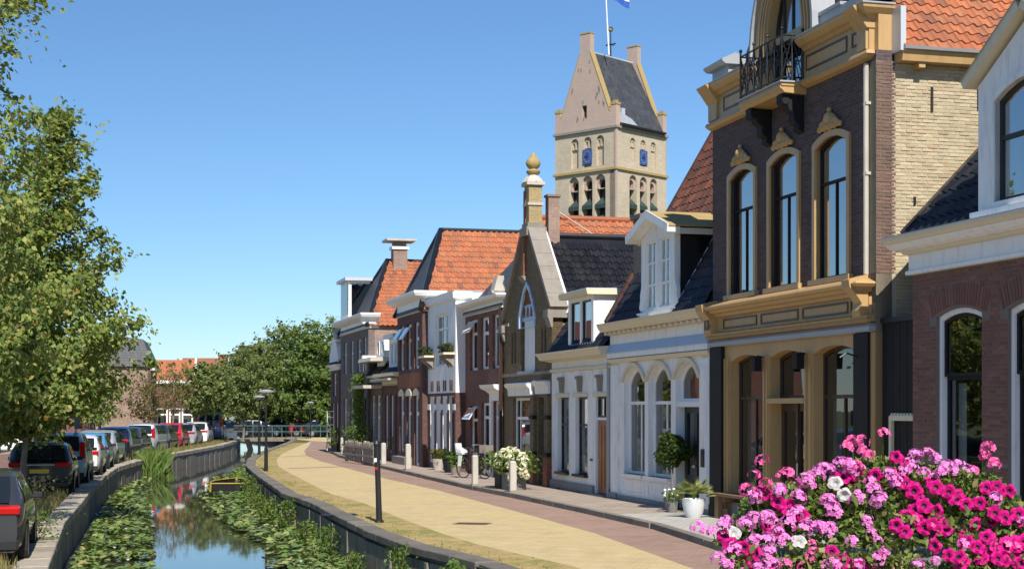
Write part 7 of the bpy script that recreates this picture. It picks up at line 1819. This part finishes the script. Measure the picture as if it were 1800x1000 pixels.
def petunia(seed, m, thr):
    rr = random.Random(seed); mb = MB(); n = 20; r0 = 0.037; vs = []; 
    for ri, (f, z) in enumerate(((0.16,-0.018),(0.3,-0.007),(0.65,0.002),(1.0,0.0))):
        for k in range(n):
            t = 6.2832*k/n; lob = 1-0.17*abs(math.sin(2.5*t))**3 if ri > 1 else 1
            rw = r0*f*lob*(1+rr.uniform(-0.05,0.05)); vs.append((rw*math.cos(t), rw*math.sin(t), z+(0.006*math.sin(5*t+seed)+rr.uniform(-0.002,0.002) if ri > 2 else 0)-(0.006 if ri == 3 else 0)))
    fs = [(ri*n+k,ri*n+(k+1)%n,(ri+1)*n+(k+1)%n,(ri+1)*n+k) for ri in range(3) for k in range(n)]
    mb.add(vs, fs); mb.mi = 1; mb.add(vs[:n], [tuple(range(n))[::-1]]); 
    for k in range(n): mb.add([vs[k],vs[(k+1)%n],vs[n+(k+1)%n],vs[n+k]], [])
    mb.m[0:n] = [1]*n
    return mb.mesh('petunia', [m, thr])
def geranium(seed, m, npet, r0):
    rr = random.Random(seed); mb = MB()
    for k in range(npet):
        a = rr.uniform(0,6.28); el = rr.uniform(-0.25,1.5); d = Vector((math.cos(a)*math.cos(el),math.sin(a)*math.cos(el),math.sin(el)*0.8)); c = d*r0*rr.uniform(0.8,1.1)
        u = d.cross(Vector((0.2,0.3,0.9))).normalized(); v = d.cross(u); s0 = rr.uniform(0.007,0.011)
        for j in range(5):
            t = 1.2566*j+rr.uniform(-0.2,0.2); p = u*math.cos(t)+v*math.sin(t); o_ = u*-math.sin(t)+v*math.cos(t)
            mb.add([c, c+p*s0*0.7+o_*s0*0.55+d*0.002, c+p*s0*1.35+d*rr.uniform(-0.003,0.003), c+p*s0*0.7-o_*s0*0.55+d*0.002], [(0,1,2,3)])
    return mb.mesh('geranium', m)
pm_ = [petunia(s, MAGENTA, THROAT) for s in (1,2,3)]; wm_ = [petunia(s, WPET, WPET) for s in (4,5)]
rm_ = [geranium(s, CERISE, 11, 0.026) for s in (1,2,3)]; gm_ = [geranium(s, PINK, 16, 0.029) for s in (4,5,6)]
def bloom(name, me, p, face, k):
    if p[2] < 0.24: p = (p[0], min(p[1], -0.355+0.02*R.random()), p[2])
    o = link(name, me, FB, p)
    d = Vector((face[0]+R.gauss(0,0.35), face[1]+R.gauss(0,0.2), face[2]+R.gauss(0,0.3))).normalized()
    o.rotation_euler = d.to_track_quat('Z','Y').to_euler(); o.scale = (k,k,k); return o
for i, p in enumerate(PETUNIAS):
    for j in range(2 if i % 3 else 3): bloom('petunia', pm_[(i+j)%3], (p[0]+(0,0.04,-0.045)[j]+R.uniform(-0.008,0.008), p[1]-0.02+0.025*j, p[2]+(0,-0.022,0.03)[j]), (0.0,-1.0,0.45), R.uniform(0.72,0.98))
for i, p in enumerate(WHITES): bloom('petunia', wm_[i%2], (p[0],p[1]-0.03,p[2]), (-0.1,-0.8,0.7), 0.82)
for i, p in enumerate(ROSY): bloom('geranium', rm_[i%3], p, (0,-0.3,1), R.uniform(0.85,1.15))
for i, p in enumerate(PALE):
    for j in range(2 if p[0] < 0.05 else 1): bloom('geranium', gm_[(i+j)%3], (p[0]+R.gauss(0,0.022)*j, p[1]+R.uniform(-0.03,0.02), p[2]+R.gauss(0,0.012)*j), (0,-0.4,1), R.uniform(0.85,1.1))
k_ = 0
while k_ < 120:
    c = C_[int(rng.integers(0,len(C_)))]
    if c[2] < 0.02 or c[1] > -0.12: continue
    k_ += 1; left = c[0] < -0.05+0.25*rng.random(); u_ = rng.random()
    if left: bloom('geranium', (gm_ if u_ < 0.7 else rm_)[k_%3], (c[0], c[1]-0.025, c[2]+0.01), (0,-0.6,0.8), R.uniform(0.6,0.95))
    elif u_ < 0.6: bloom('petunia', pm_[k_%3], (c[0], c[1]-0.025, c[2]), (R.uniform(-0.5,0.5),-0.8,0.6), R.uniform(0.6,0.9))
    else: bloom('geranium', (rm_ if u_ < 0.85 else gm_)[k_%3], (c[0], c[1]-0.02, c[2]+0.01), (0,-0.5,0.9), R.uniform(0.55,0.85))
q = MB()
for p in ROSY+PALE: q.tube([(p[0],p[1],p[2]),(p[0]*0.95+0.01,p[1]+0.05,p[2]-0.12)], 0.0025, 4)
tag(q.build('flower_stems', FRESH, FB), kind='stuff')
